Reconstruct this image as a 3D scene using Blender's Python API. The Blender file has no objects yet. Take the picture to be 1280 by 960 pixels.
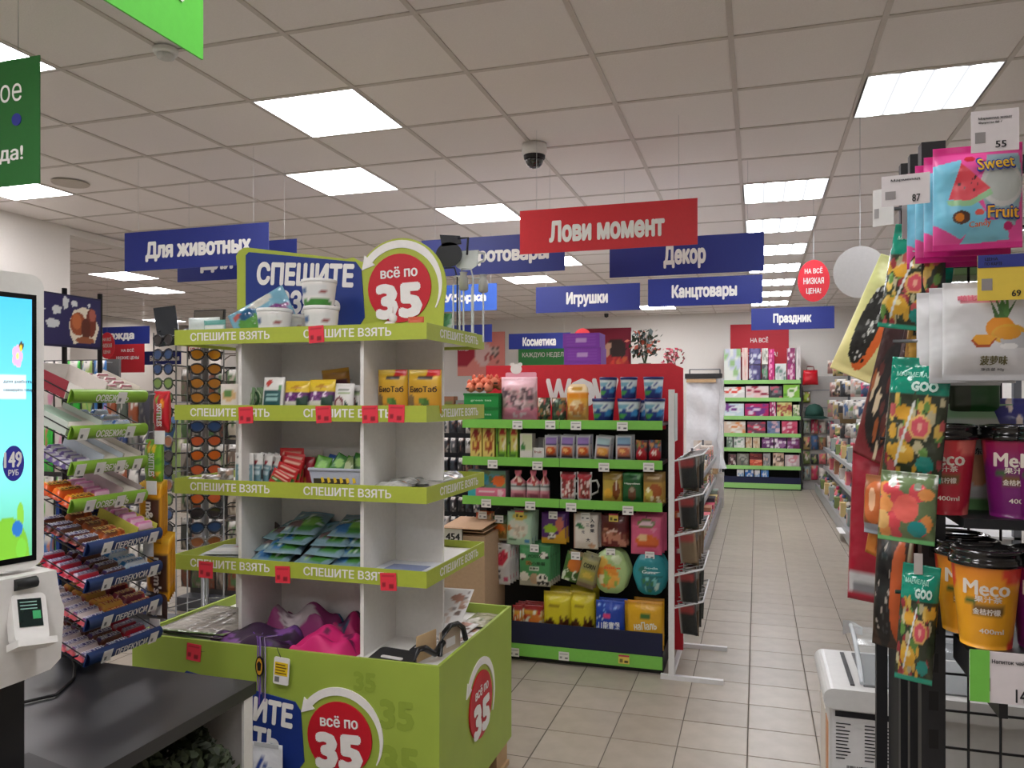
import bpy, bmesh, math, random
from mathutils import Vector, Matrix
from mathutils.geometry import delaunay_2d_cdt
R=math.radians
scene=bpy.context.scene
COL=scene.collection
# ---------------------------------------------------------------- camera, world, exposure
TH=R(17.34); CT,ST=math.cos(TH),math.sin(TH); F=980.0; HC=1.57; HZ=498.0; CEIL=3.11
cam=bpy.data.cameras.new('camera'); cam.sensor_width=36; cam.lens=F/1280*36; cam.shift_y=18/1280
cam.clip_start=0.02; cam.clip_end=100
camo=bpy.data.objects.new('camera',cam); COL.objects.link(camo)
camo.location=(0,0,HC); camo.rotation_euler=(R(90),0,TH); scene.camera=camo
wd=bpy.data.worlds.new('world'); scene.world=wd; wd.use_nodes=True
wd.node_tree.nodes['Background'].inputs[0].default_value=(0.9,0.92,1,1)
wd.node_tree.nodes['Background'].inputs[1].default_value=0.25
vs=scene.view_settings; vs.view_transform='Standard'; vs.look='None'; vs.exposure=0.64; vs.gamma=1
vs.use_curve_mapping=False
LIGHT=13.0           # radiance of the ceiling panels
# ---------------------------------------------------------------- pixel helpers (level camera)
def Xp(px,y):                       # world x on the plane y=const seen at column px
    k=(px-640)/F; return y*(k*CT-ST)/(CT+k*ST)
def Yp(px,x):                       # world y on the plane x=const
    k=(px-640)/F; return x*(CT+k*ST)/(k*CT-ST)
def dep(x,y): return -x*ST+y*CT
def Zp(py,x,y): return HC-(py-HZ)*dep(x,y)/F
# ---------------------------------------------------------------- materials
def lin(c):
    return tuple(((v/255)/12.92 if v/255<=0.04045 else ((v/255+0.055)/1.055)**2.4) for v in c[:3])
_m={}
def mat(c,rough=0.5,metal=0.0,emit=0,alpha=1,trans=0,noise=0.06,bump=0,scale=60,name=None,ior=1.45,coat=0):
    key=(tuple(c),rough,metal,emit,alpha,trans,noise,bump,scale,coat)
    if key in _m: return _m[key]
    m=bpy.data.materials.new(name or 'surface'); m.use_nodes=True
    nt=m.node_tree; b=nt.nodes['Principled BSDF']; L=lin(c)
    b.inputs['Roughness'].default_value=rough; b.inputs['Metallic'].default_value=metal
    b.inputs['IOR'].default_value=ior; b.inputs['Coat Weight'].default_value=coat
    tc=nt.nodes.new('ShaderNodeTexCoord'); nz=nt.nodes.new('ShaderNodeTexNoise')
    nz.inputs['Scale'].default_value=scale; nt.links.new(tc.outputs['Object'],nz.inputs['Vector'])
    mx=nt.nodes.new('ShaderNodeMix'); mx.data_type='RGBA'
    mx.inputs[6].default_value=tuple(v*(1-noise) for v in L)+(1,)
    mx.inputs[7].default_value=tuple(min(1,v*(1+noise)) for v in L)+(1,)
    nt.links.new(nz.outputs['Fac'],mx.inputs[0]); nt.links.new(mx.outputs[2],b.inputs['Base Color'])
    if emit:
        nt.links.new(mx.outputs[2],b.inputs['Emission Color']); b.inputs['Emission Strength'].default_value=emit
    if alpha<1: b.inputs['Alpha'].default_value=alpha
    if trans: b.inputs['Transmission Weight'].default_value=trans
    if bump:
        bp=nt.nodes.new('ShaderNodeBump'); bp.inputs['Strength'].default_value=bump; bp.inputs['Distance'].default_value=0.01
        nt.links.new(nz.outputs['Fac'],bp.inputs['Height']); nt.links.new(bp.outputs[0],b.inputs['Normal'])
    _m[key]=m; return m
def printmat(name,rough,bump=0,emit=0,alpha=1):
    m=bpy.data.materials.new(name); m.use_nodes=True; nt=m.node_tree; b=nt.nodes['Principled BSDF']
    a=nt.nodes.new('ShaderNodeAttribute'); a.attribute_name='col'
    nt.links.new(a.outputs['Color'],b.inputs['Base Color']); b.inputs['Roughness'].default_value=rough
    if emit: nt.links.new(a.outputs['Color'],b.inputs['Emission Color']); b.inputs['Emission Strength'].default_value=emit
    b.inputs['Alpha'].default_value=alpha
    if bump:
        tc=nt.nodes.new('ShaderNodeTexCoord'); nz=nt.nodes.new('ShaderNodeTexNoise'); nz.inputs['Scale'].default_value=25
        nt.links.new(tc.outputs['Object'],nz.inputs['Vector'])
        bp=nt.nodes.new('ShaderNodeBump'); bp.inputs['Strength'].default_value=bump; bp.inputs['Distance'].default_value=0.02
        nt.links.new(nz.outputs['Fac'],bp.inputs['Height']); nt.links.new(bp.outputs[0],b.inputs['Normal'])
    return m
PG=printmat('printed_foil',0.28,0.25); PM=printmat('printed_card',0.6); PS=printmat('lit_screen',0.3,0,0.75)
PC=printmat('clear_film_print',0.12,0.5)
WHITE=mat((228,226,222),0.5,name='white_laminate'); BLACK=mat((28,28,30),0.5,name='black_metal')
STEEL=mat((150,152,155),0.3,0.9,name='wire_steel'); PAPER=mat((232,230,228),0.7,name='paper')
GREENLIP=mat((126,196,84),0.4,name='shelf_edge_green'); WPLAST=mat((224,222,218),0.4,name='white_plastic')
GREY=mat((120,120,120),0.6); DARK=mat((45,46,50),0.6); INK=mat((35,35,40),0.7)
CLEAR=mat((235,240,240),0.08,alpha=0.28,name='clear_plastic')
# ---------------------------------------------------------------- object helpers
def add(name,me,parent=None,loc=(0,0,0),rot=(0,0,0)):
    o=bpy.data.objects.new(name,me); COL.objects.link(o); o.location=loc; o.rotation_euler=rot
    if parent: o.parent=parent
    return o
def tag(o,label=None,cat=None,group=None,kind=None):
    if label: o['label']=label
    if cat: o['category']=cat
    if group: o['group']=group
    if kind: o['kind']=kind
    return o
def thing(name,label,cat,loc=(0,0,0),rot=(0,0,0),group=None):
    return tag(add(name,None,None,loc,rot),label,cat,group)
def dup(o,loc=None,rot=None,label=None,parent=None,group=None):
    c=o.copy(); COL.objects.link(c)
    if loc is not None: c.location=loc
    if rot is not None: c.rotation_euler=rot
    if parent is not None: c.parent=parent
    if label: c['label']=label
    if group: c['group']=group
    for ch in o.children:
        dup(ch,parent=c)
    return c
class MB:
    def __init__(s): s.v=[]; s.f=[]; s.c=[]; s.mi=[]; s.sm=[]
    def box(s,x0,x1,y0,y1,z0,z1,c=None,m=0):
        b=len(s.v)
        s.v+=[(x0,y0,z0),(x1,y0,z0),(x1,y1,z0),(x0,y1,z0),(x0,y0,z1),(x1,y0,z1),(x1,y1,z1),(x0,y1,z1)]
        for q in ((0,3,2,1),(4,5,6,7),(0,1,5,4),(1,2,6,5),(2,3,7,6),(3,0,4,7)):
            s.f.append([b+i for i in q]); s.mi.append(m); s.sm.append(False)
        s.c+=[c or (0.5,)*3]*8; return s
    def tube(s,pts,r,n=6,c=None,m=0):
        pts=[Vector(p) for p in pts]; b=len(s.v); k=len(pts)
        for i,p in enumerate(pts):
            t=(pts[min(i+1,k-1)]-pts[max(i-1,0)]).normalized()
            a=Vector((0,0,1)) if abs(t.z)<0.9 else Vector((1,0,0))
            u=t.cross(a).normalized(); w=t.cross(u)
            for j in range(n):
                an=2*math.pi*j/n; s.v.append(tuple(p+(u*math.cos(an)+w*math.sin(an))*r)); s.c.append(c or (0.5,)*3)
        for i in range(k-1):
            for j in range(n):
                s.f.append([b+i*n+j,b+i*n+(j+1)%n,b+(i+1)*n+(j+1)%n,b+(i+1)*n+j]); s.mi.append(m); s.sm.append(True)
        s.f.append([b+j for j in range(n)]); s.f.append([b+(k-1)*n+j for j in reversed(range(n))])
        s.mi+=[m,m]; s.sm+=[False,False]; return s
    def plate(s,pts,y0,y1,m=0,c=None):             # polygon in XZ extruded along Y (front at y0)
        b=len(s.v); n=len(pts)
        for y in (y0,y1):
            for x,z in pts: s.v.append((x,y,z)); s.c.append(c or (0.5,)*3)
        ar=sum(pts[i][0]*pts[(i+1)%n][1]-pts[(i+1)%n][0]*pts[i][1] for i in range(n))
        fr=list(range(b,b+n)); bk=list(range(b+n,b+2*n))
        if ar<0: fr.reverse(); bk.reverse()
        s.f.append(fr); s.f.append(bk[::-1])
        for i in range(n):
            s.f.append([fr[(i+1)%n],fr[i],bk[i],bk[(i+1)%n]])
        s.mi+=[m]*(n+2); s.sm+=[False]*(n+2); return s
    def lathe(s,prof,n=20,paint=None,m=0,cx=0,cy=0):   # prof list of (r,z); paint(u around 0..1 front centre .5, i)
        b=len(s.v); k=len(prof)
        for i,(r,z) in enumerate(prof):
            for j in range(n):
                an=2*math.pi*j/n+math.pi/2
                s.v.append((cx+r*math.cos(an),cy+r*math.sin(an),z))
                s.c.append(paint(j/n,i) if paint else (0.5,)*3)
        for i in range(k-1):
            for j in range(n):
                s.f.append([b+i*n+j,b+i*n+(j+1)%n,b+(i+1)*n+(j+1)%n,b+(i+1)*n+j]); s.mi.append(m); s.sm.append(True)
        s.f.append([b+j for j in reversed(range(n))]); s.f.append([b+(k-1)*n+j for j in range(n)])
        s.mi+=[m,m]; s.sm+=[False,False]; return s
    def grid(s,nx,ny,fn,col=None,m=0,smooth=True,flip=False):
        b=len(s.v)
        for j in range(ny+1):
            for i in range(nx+1):
                s.v.append(tuple(fn(i/nx,j/ny))); s.c.append(col(i/nx,j/ny) if col else (0.5,)*3)
        for j in range(ny):
            for i in range(nx):
                a=b+j*(nx+1)+i; q=[a,a+1,a+nx+2,a+nx+1]
                s.f.append(q[::-1] if flip else q); s.mi.append(m); s.sm.append(smooth)
        return s
    def mesh(s,mats,colors=False,name='mesh'):
        me=bpy.data.meshes.new(name); me.from_pydata(s.v,[],s.f)
        for m in (mats if isinstance(mats,(list,tuple)) else [mats]): me.materials.append(m)
        me.polygons.foreach_set('material_index',s.mi); me.polygons.foreach_set('use_smooth',s.sm)
        if colors:
            a=me.attributes.new('col','FLOAT_COLOR','POINT'); fl=[]
            for c in s.c: fl+=[c[0],c[1],c[2],1]
            a.data.foreach_set('color',fl)
        me.update(); return me
    def obj(s,name,mats,parent=None,loc=(0,0,0),rot=(0,0,0),colors=False):
        return add(name,s.mesh(mats,colors,name),parent,loc,rot)
def bx(name,x0,x1,y0,y1,z0,z1,m,parent=None,loc=(0,0,0),rot=(0,0,0)):
    return MB().box(x0,x1,y0,y1,z0,z1).obj(name,m,parent,loc,rot)
def struct(o,lab=None,cat=None):
    o['kind']='structure'
    if lab: o['label']=lab; o['category']=cat or 'structure'
    return o
# text ------------------------------------------------------------------------------
_t={}
def textgeo(s,bold=0.02):
    k=(s,bold)
    if k not in _t:
        c=bpy.data.curves.new('lettering','FONT'); c.body=s; c.size=1; c.resolution_u=2; c.fill_mode='NONE'
        o=bpy.data.objects.new('lettering',c); me=bpy.data.meshes.new_from_object(o)
        vs_=[Vector((p.co.x,p.co.y)) for p in me.vertices]; nx_={}
        for e_ in me.edges: nx_.setdefault(e_.vertices[0],[]).append(e_.vertices[1]); nx_.setdefault(e_.vertices[1],[]).append(e_.vertices[0])
        seen=set(); segs=[]
        for i0 in range(len(vs_)):
            if i0 in seen or i0 not in nx_: continue
            lp=[i0]; seen.add(i0); cur=i0+1 if i0+1 in nx_[i0] else nx_[i0][0]
            while cur not in seen:
                lp.append(cur); seen.add(cur); nb=[q for q in nx_[cur] if q not in seen]
                if not nb: break
                cur=nb[0]
            segs+=[(vs_[lp[i]].x,vs_[lp[i]].y,vs_[lp[(i+1)%len(lp)]].x,vs_[lp[(i+1)%len(lp)]].y) for i in range(len(lp))]
        rs=delaunay_2d_cdt(vs_,[tuple(e_.vertices) for e_ in me.edges],[],1,1e-6); v=[(p.x,p.y) for p in rs[0]]; f=[]
        for t_ in rs[2]:
            gx=sum(v[i][0] for i in t_)/len(t_); gy=sum(v[i][1] for i in t_)/len(t_); wn=0
            for ax,ay,bx_,by in segs:
                if (ay<=gy)!=(by<=gy) and ax+(gy-ay)/(by-ay)*(bx_-ax)>gx: wn+=1 if by>ay else -1
            if wn: f.append(list(t_))
        x0=min(p[0] for p in v); x1=max(p[0] for p in v); y0=min(p[1] for p in v); y1=max(p[1] for p in v)
        _t[k]=(v,f,x0,x1,y0,y1)
        bpy.data.objects.remove(o); bpy.data.meshes.remove(me); bpy.data.curves.remove(c)
    return _t[k]
def text(parent,s,cx,cz,w,h,m,y=-0.001,face='front',rot=0,bold=0.02,surf=None,name='lettering',yy=None,bend=0):
    """lettering fitted into a w x h box centred at (cx,cz); front = XZ plane facing -Y, right = YZ plane facing +X"""
    v0,f0,x0,x1,y0,y1=textgeo(s,0.0); out=[]; v=[]; f=[]
    for i,(dx,dy) in enumerate((((-bold,0),(0,bold*.5),(bold,0),(0,-bold*.5)) if bold<.045 else [(bold*math.cos(q*.6283),bold*math.sin(q*.6283)) for q in range(10)]) if bold else ((0,0),)):
        f+=[[q+len(v) for q in p] for p in f0]; v+=[(a+dx,b+dy) for a,b in v0]
    cr,sr=math.cos(rot),math.sin(rot)
    sg=-1 if face=='front' else 1
    for n_,(a,b) in enumerate(v):
        dd=(n_//len(v0))*.00015*sg
        p=(a-(x0+x1)/2)/(x1-x0)*w; q=(b-(y0+y1)/2)/(y1-y0)*h
        if bend: q-=bend*p*p
        p,q=p*cr-q*sr,p*sr+q*cr
        p+=cx; q+=cz
        if face=='front': out.append((p,(surf(p,q) if surf else y)+dd,q))
        elif face=='right': out.append((y+dd,p,q))
        elif face=='top': out.append((p,q,y+dd))
    me=bpy.data.meshes.new('lettering'); me.from_pydata(out,[],f); me.materials.append(m)
    return add(name,me,parent)
# print painting ---------------------------------------------------------------------
def inpoly(pts,u,v):
    c=False; j=len(pts)-1
    for i in range(len(pts)):
        xi,yi=pts[i]; xj,yj=pts[j]
        if (yi>v)!=(yj>v) and u<(xj-xi)*(v-yi)/(yj-yi)+xi: c=not c
        j=i
    return c
def art(base,*L):
    """colour function (u,v)->linear rgb from a stack of printed shapes"""
    B=lin(base); ls=[]
    for l in L:
        k=l[0]
        if k=='dots':                       # ('dots',u0,v0,u1,v1,n,size,colours,seed)
            rd=random.Random(l[8])
            for _ in range(l[5]):
                ls.append(('e',rd.uniform(l[1],l[3]),rd.uniform(l[2],l[4]),l[6]*rd.uniform(.6,1.2),l[6]*rd.uniform(.6,1.2),lin(rd.choice(l[7]))))
        elif k=='lines':                    # fake small print lines
            n=l[5]
            for i in range(n):
                vv=l[2]+(l[4]-l[2])*(i+.5)/n; hh=(l[4]-l[2])/n*.25
                ls.append(('r',l[1],vv-hh,l[3],vv+hh,lin(l[6])))
        elif k=='g': ls.append(('g',l[1],l[2],lin(l[3]),lin(l[4])))
        elif k=='p': ls.append(('p',l[1],lin(l[2])))
        else: ls.append(l[:-1]+(lin(l[-1]),))
    def fn(u,v):
        c=B
        for l in ls:
            k=l[0]
            if k=='r':
                if l[1]<=u<=l[3] and l[2]<=v<=l[4]: c=l[5]
            elif k=='e':
                if ((u-l[1])/l[3])**2+((v-l[2])/l[4])**2<=1: c=l[5]
            elif k=='p':
                if inpoly(l[1],u,v): c=l[2]
            elif k=='g':
                if l[1]<=v<=l[2]:
                    t=(v-l[1])/(l[2]-l[1]); c=tuple(l[3][i]*(1-t)+l[4][i]*t for i in range(3))
        return c
    return fn
def pouch_fn(w,h,t,seal=.06,shape=None,wr=0.0,seed=0):
    rd=random.Random(seed); ph=[rd.uniform(0,6.28) for _ in range(4)]
    def th(u,v):
        e=max(0,1-abs(2*u-1)**2.6)**.6
        a=min(1,max(0,(v-seal)/.22)); b=min(1,max(0,(1-seal-v)/.22))
        f=math.sin(a*math.pi/2)*math.sin(b*math.pi/2)
        return t/2*e*f*(1+wr*(math.sin(9*u+ph[0]+5*v)+math.sin(13*v+ph[1]-4*u)))
    def xz(u,v):
        sc,off=(shape(v) if shape else (1,0))
        return ((u-.5)*w*sc+off*w, v*h)
    return th,xz
def pouch_mesh(w,h,t,paint,nx=10,ny=12,seal=.06,shape=None,wr=.06,seed=0,m=None,back=None):
    th,xz=pouch_fn(w,h,t,seal,shape,wr,seed); s=MB()
    bk=back or (lambda u,v: paint(1-u,v))
    s.grid(nx,ny,lambda u,v:(xz(u,v)[0],-th(u,v)-.0004,xz(u,v)[1]),paint)
    n=len(s.v)
    s.grid(nx,ny,lambda u,v:(xz(u,v)[0],th(u,v)+.0004,xz(u,v)[1]),bk,flip=True)
    ring=[i for i in range(nx+1)]+[j*(nx+1)+nx for j in range(1,ny+1)]+[ny*(nx+1)+i for i in range(nx-1,-1,-1)]+[j*(nx+1) for j in range(ny-1,0,-1)]
    k=len(ring)
    for i in range(k):
        a,b=ring[i],ring[(i+1)%k]; s.f.append([b,a,n+a,n+b]); s.mi.append(0); s.sm.append(True)
    return s.mesh(m or PG,True,'pouch')
def pouch(name,label,cat,loc,w,h,t,paint,rot=(0,0,0),group=None,**k):
    return tag(add(name,pouch_mesh(w,h,t,paint,**k),None,loc,rot),label,cat,group)
def box_mesh(w,d,h,paint,side=(180,180,180),top=None,nx=8,ny=10,m=None,lid=None):
    s=MB(); c=lin(side); t=lin(top or side); x=w/2
    s.grid(nx,ny,lambda u,v:((u-.5)*w,0,v*h),paint,smooth=False)
    def face(pts,cc):
        b=len(s.v); s.v+=pts; s.c+=[cc]*4; s.f.append([b,b+1,b+2,b+3]); s.mi.append(0); s.sm.append(False)
    face([(x,0,0),(x,d,0),(x,d,h),(x,0,h)],c); face([(-x,d,0),(-x,0,0),(-x,0,h),(-x,d,h)],c)
    face([(x,d,0),(-x,d,0),(-x,d,h),(x,d,h)],c); face([(-x,0,h),(x,0,h),(x,d,h),(-x,d,h)],t); face([(-x,d,0),(x,d,0),(x,0,0),(-x,0,0)],c)
    return s.mesh(m or PM,True,'carton')
def carton(name,label,cat,loc,w,d,h,paint,rot=(0,0,0),group=None,**k):
    return tag(add(name,box_mesh(w,d,h,paint,**k),None,loc,rot),label,cat,group)
def rrect(x0,x1,z0,z1,r,n=5):
    p=[]
    for cx,cz,a in ((x1-r,z1-r,0),(x0+r,z1-r,90),(x0+r,z0+r,180),(x1-r,z0+r,270)):
        for i in range(n+1): an=R(a+90*i/n); p.append((cx+r*math.cos(an),cz+r*math.sin(an)))
    return p
def disc(cx,cz,rx,rz=None,n=36):
    rz=rz or rx; return [(cx+rx*math.cos(2*math.pi*i/n),cz+rz*math.sin(2*math.pi*i/n)) for i in range(n)]
def arrow(cx,cz,r,w,a0,a1,head,n=26):            # tapered arc with an arrow head at a1
    out=[];inn=[]
    for i in range(n+1):
        t=i/n; a=R(a0+(a1-a0)*t); ww=w*(.15+.85*min(1,t*2))
        out.append((cx+(r+ww/2)*math.cos(a),cz+(r+ww/2)*math.sin(a))); inn.append((cx+(r-ww/2)*math.cos(a),cz+(r-ww/2)*math.sin(a)))
    a=R(a1); ex,ez=cx+r*math.cos(a),cz+r*math.sin(a); tx,tz=-math.sin(a),math.cos(a); nx_,nz_=math.cos(a),math.sin(a)
    hd=[(ex+nx_*head*.75,ez+nz_*head*.75),(ex+tx*head*1.3,ez+tz*head*1.3),(ex-nx_*head*.75,ez-nz_*head*.75)]
    return out+hd+inn[::-1]

def ptext(o,w,h,t,sx,u,v,wu,hv,m,bold=.03,rot=0,eps=.0012,**k):
    th,xz=pouch_fn(w,h,t,k.get('seal',.06),None,0); 
    return text(o,sx,(u-.5)*w,v*h,wu*w,hv*h,m,rot=rot,bold=bold,surf=lambda x,z:-th(min(1,max(0,x/w+.5)),min(1,max(0,z/h)))*1.06-eps)
ORD=['first','second','third','fourth','fifth','sixth','seventh','eighth','ninth','tenth','eleventh','twelfth','thirteenth','fourteenth','fifteenth','sixteenth','seventeenth']
def m_(c,r=.5): return mat(c,r)

def tagmesh(w,h,paint,nx=14,ny=12,th=.002):
    key=('tag',round(w,4),round(h,4),id(paint))
    if key not in _m:
        b=MB().grid(nx,ny,lambda u,v:((u-.5)*w,-th,(v-.5)*h),paint,smooth=False); b.box(-w/2,w/2,-th*.9,0,-h/2,h/2,c=paint(0,0)); _m[key]=b.mesh(PM,True,'tag')
    return _m[key]
STKA=art((226,52,70),('lines',.12,.66,.9,.88,2,(186,36,52)),('r',.1,.2,.3,.42,(150,26,40)),('r',.55,.14,.85,.34,(140,24,36)))
TAGA=art((230,228,226),('lines',.1,.72,.9,.92,2,(150,150,152)),('r',.14,.2,.32,.46,(150,150,154)),('r',.62,.18,.88,.34,(90,90,96)))
TAGY=art((230,206,96),('r',0,.8,1,1,(196,60,90)),('lines',.1,.6,.9,.76,2,(150,130,60)),('r',.12,.15,.36,.5,(120,110,60)),('r',.55,.14,.9,.4,(70,64,40)))
# ================================================================ the room
BACKY=14.6; XL=-12.0; XR=4.2; YB=-3.2; XW=-5.9; YW=5.55
WALLM=mat((226,222,216),0.8,noise=.03,name='wall_paint'); WALL2=mat((214,206,196),0.8,noise=.03,name='wall_paint_warm')
def wall(name,x0,x1,y0,y1,z0=0,z1=CEIL+.05,m=WALLM): return struct(bx(name,x0,x1,y0,y1,z0,z1,m))
wall('wall_back',XL,XR,BACKY,BACKY+.12)
wall('wall_front',XW,XR,YB-.12,YB)
wall('wall_right',XR,XR+.12,YB,BACKY)
wall('wall_left',XW-.12,XW,YB,YW)
wall('wall_left_return',XL,XW-.12,YW-.12,YW)
wall('wall_far_left',XL-.12,XL,YW,BACKY,m=WALL2)
struct(bx('trim_1',XW-.14,XW,YW,BACKY,CEIL-.07,CEIL-.005,WALLM))
struct(bx('trim_2',XL,XR,BACKY-.02,BACKY,0,.09,GREY))
# wall pilaster on the back wall
struct(bx('trim_3',Xp(788,BACKY-.2),Xp(806,BACKY-.2),BACKY-.12,BACKY,0,CEIL-.3,WALLM))
# floor with single tiles
GROUT=mat((104,98,90),0.9,name='grout')
fl=struct(bx('floor',XL,XR,YB,BACKY,-.12,-.003,GROUT))
def tilem():
    m=bpy.data.materials.new('floor_tile'); m.use_nodes=True; nt=m.node_tree; b=nt.nodes['Principled BSDF']
    b.inputs['Roughness'].default_value=.33
    oi=nt.nodes.new('ShaderNodeObjectInfo'); tc=nt.nodes.new('ShaderNodeTexCoord')
    nz=nt.nodes.new('ShaderNodeTexNoise'); nz.inputs['Scale'].default_value=9; nz.inputs['Detail'].default_value=6
    nt.links.new(tc.outputs['Object'],nz.inputs['Vector'])
    ad=nt.nodes.new('ShaderNodeMath'); ad.operation='MULTIPLY_ADD'; ad.inputs[1].default_value=.35
    nt.links.new(oi.outputs['Random'],ad.inputs[0]); nt.links.new(nz.outputs['Fac'],ad.inputs[2])
    cr=nt.nodes.new('ShaderNodeValToRGB'); cr.color_ramp.elements[0].position=.3; cr.color_ramp.elements[1].position=1.0
    cr.color_ramp.elements[0].color=lin((150,140,127))+(1,); cr.color_ramp.elements[1].color=lin((174,164,150))+(1,)
    nt.links.new(ad.outputs[0],cr.inputs[0]); nt.links.new(cr.outputs[0],b.inputs['Base Color'])
    return m
TILEM=tilem(); TP=.303; TX0,TY0=.263,4.81
def tile_mesh():
    s=MB(); h=TP/2-.0025; e=.003
    s.v=[(-h,-h,-.003),(h,-h,-.003),(h,h,-.003),(-h,h,-.003),(-h,-h,-.001),(h,-h,-.001),(h,h,-.001),(-h,h,-.001),(-h+e,-h+e,0),(h-e,-h+e,0),(h-e,h-e,0),(-h+e,h-e,0)]
    s.f=[[0,1,5,4],[1,2,6,5],[2,3,7,6],[3,0,4,7],[4,5,9,8],[5,6,10,9],[6,7,11,10],[7,4,8,11],[8,9,10,11]]
    s.mi=[0]*9; s.sm=[False]*9; s.c=[(1,1,1)]*12; return s.mesh(TILEM,name='floor_tile')
tm=tile_mesh()
sing=set()
for i in range(-4,3):
    for j in range(-8,32):
        x,y=TX0+(i+.5)*TP,TY0+(j+.5)*TP
        if y<8.6 or (-.6<x<1.0): sing.add((i,j))
for (i,j) in sorted(sing,key=lambda q:q[1]): add('floor_tile',tm,fl,(TX0+(i+.5)*TP,TY0+(j+.5)*TP,0))
s=MB()
for i in range(int((XL-TX0)/TP)-1,int((XR-TX0)/TP)+1):
    for j in range(int((YB-TY0)/TP)-1,int((BACKY-TY0)/TP)+1):
        if (i,j) in sing: continue
        x,y=TX0+(i+.5)*TP,TY0+(j+.5)*TP
        if x<XL+.16 or x>XR-.16 or y<YB+.16 or y>BACKY-.16: continue
        h=TP/2-.003; b=len(s.v); s.v+=[(x-h,y-h,0),(x+h,y-h,0),(x+h,y+h,0),(x-h,y+h,0)]; s.c+=[(1,1,1)]*4
        s.f.append([b,b+1,b+2,b+3]); s.mi.append(0); s.sm.append(False)
o=s.obj('floor_tile_field',TILEM,fl); o['kind']='stuff'
# ceiling: slab, T-bar grid, lay-in tiles
CT_M=mat((234,228,224),0.9,noise=.05,bump=.15,scale=140,name='mineral_fibre_tile'); BARM=mat((200,192,184),0.5,name='ceiling_bar')
ce=struct(bx('ceiling',XL,XR,YB,BACKY,CEIL+.05,CEIL+.15,mat((120,118,115),.9)))
GX,GY,GP=-.105,3.47,.6
cells=[(.495,4.07,1)]+[(-.105,5.87+1.2*k,1) for k in range(7)]+[(-2.505,3.47,0),(-3.105,4.67,0),(-2.505,5.87,0),(-2.505,7.07,0),(-2.505,8.27,0),(-3.105,9.47,0),(-2.505,10.67,0),(-1.905,13.07,0),
  (-3.705,2.27,0),(-5.505,4.07,0),(-7.905,7.67,0),(-8.505,8.87,0),(-11.505,12.47,0),(-5.505,10.67,0),(-5.505,7.07,0),(-8.505,12.47,0),
  (-2.505,.47,0),(-4.305,-.73,0),(-.105,-1.93,0),(-1.305,-.13,0),(-2.505,-1.93,0),(-.705,1.07,0),(2.295,4.07,1),(2.295,7.67,1),(2.295,11.27,1)]  # panels behind the viewpoint are unseen, added to brighten the fronts
def ci(x,y): return (round((x-GX)/GP),round((y-GY)/GP))
lit={ci(x,y) for x,y,_ in cells}
def ctile():
    s=MB(); h=GP/2-.008; s.box(-h,h,-h,h,.002,.014); return s.mesh(CT_M,name='ceiling_tile')
ctm=ctile(); field=MB(); n1=0
for i in range(-20,8):
    for j in range(-11,19):
        x,y=GX+(i+.5)*GP,GY+(j+.5)*GP
        if x-.3<XL or x+.3>XR or y-.3<YB or y+.3>BACKY+.3 or (i,j) in lit: continue
        if x<XW and y<YW: continue
        near=-6<x<3.2 and 2<y<9.9 and abs((x*CT+y*ST)/dep(x,y))<.75
        if near and n1<295: add('ceiling_tile',ctm,ce,(x,y,CEIL)); n1+=1
        else: field.box(x-.292,x+.292,y-.292,min(y+.292,BACKY),CEIL+.002,CEIL+.014)
o=field.obj('ceiling_tile_field',CT_M,ce); o['kind']='stuff'
for i in range(-19,8):
    x=GX+i*GP; y0=YB if x>XW else YW
    bx('grid_bar',x-.012,x+.012,y0,BACKY,CEIL-.004,CEIL+.003,BARM,ce)
for j in range(-11,19):
    y=GY+j*GP; x0=XW if y<YW else XL
    if y>YB: bx('grid_bar',x0,XR,y-.012,y+.012,CEIL-.003,CEIL+.0025,BARM,ce)
# lights
def lightmat(tubes):
    m=bpy.data.materials.new('light_diffuser'); m.use_nodes=True; nt=m.node_tree; nt.nodes.clear()
    o=nt.nodes.new('ShaderNodeOutputMaterial'); e=nt.nodes.new('ShaderNodeEmission'); nt.links.new(e.outputs[0],o.inputs[0])
    e.inputs[0].default_value=(.94,.96,1,1) if tubes else (1,.965,.99,1); e.inputs[1].default_value=LIGHT
    if tubes:
        tc=nt.nodes.new('ShaderNodeTexCoord'); sp=nt.nodes.new('ShaderNodeSeparateXYZ'); nt.links.new(tc.outputs['Object'],sp.inputs[0])
        a=nt.nodes.new('ShaderNodeMath'); a.operation='MULTIPLY'; a.inputs[1].default_value=2*math.pi/.145; nt.links.new(sp.outputs[0],a.inputs[0])
        c=nt.nodes.new('ShaderNodeMath'); c.operation='COSINE'; nt.links.new(a.outputs[0],c.inputs[0])
        mr=nt.nodes.new('ShaderNodeMapRange'); mr.inputs[1].default_value=1; mr.inputs[2].default_value=-1; mr.inputs[3].default_value=.55; mr.inputs[4].default_value=LIGHT*1.5
        nt.links.new(c.outputs[0],mr.inputs[0])
        pw=nt.nodes.new('ShaderNodeMapRange'); nt.links.new(mr.outputs[0],e.inputs[1])
    return m
LM=[lightmat(0),lightmat(1)]
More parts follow.
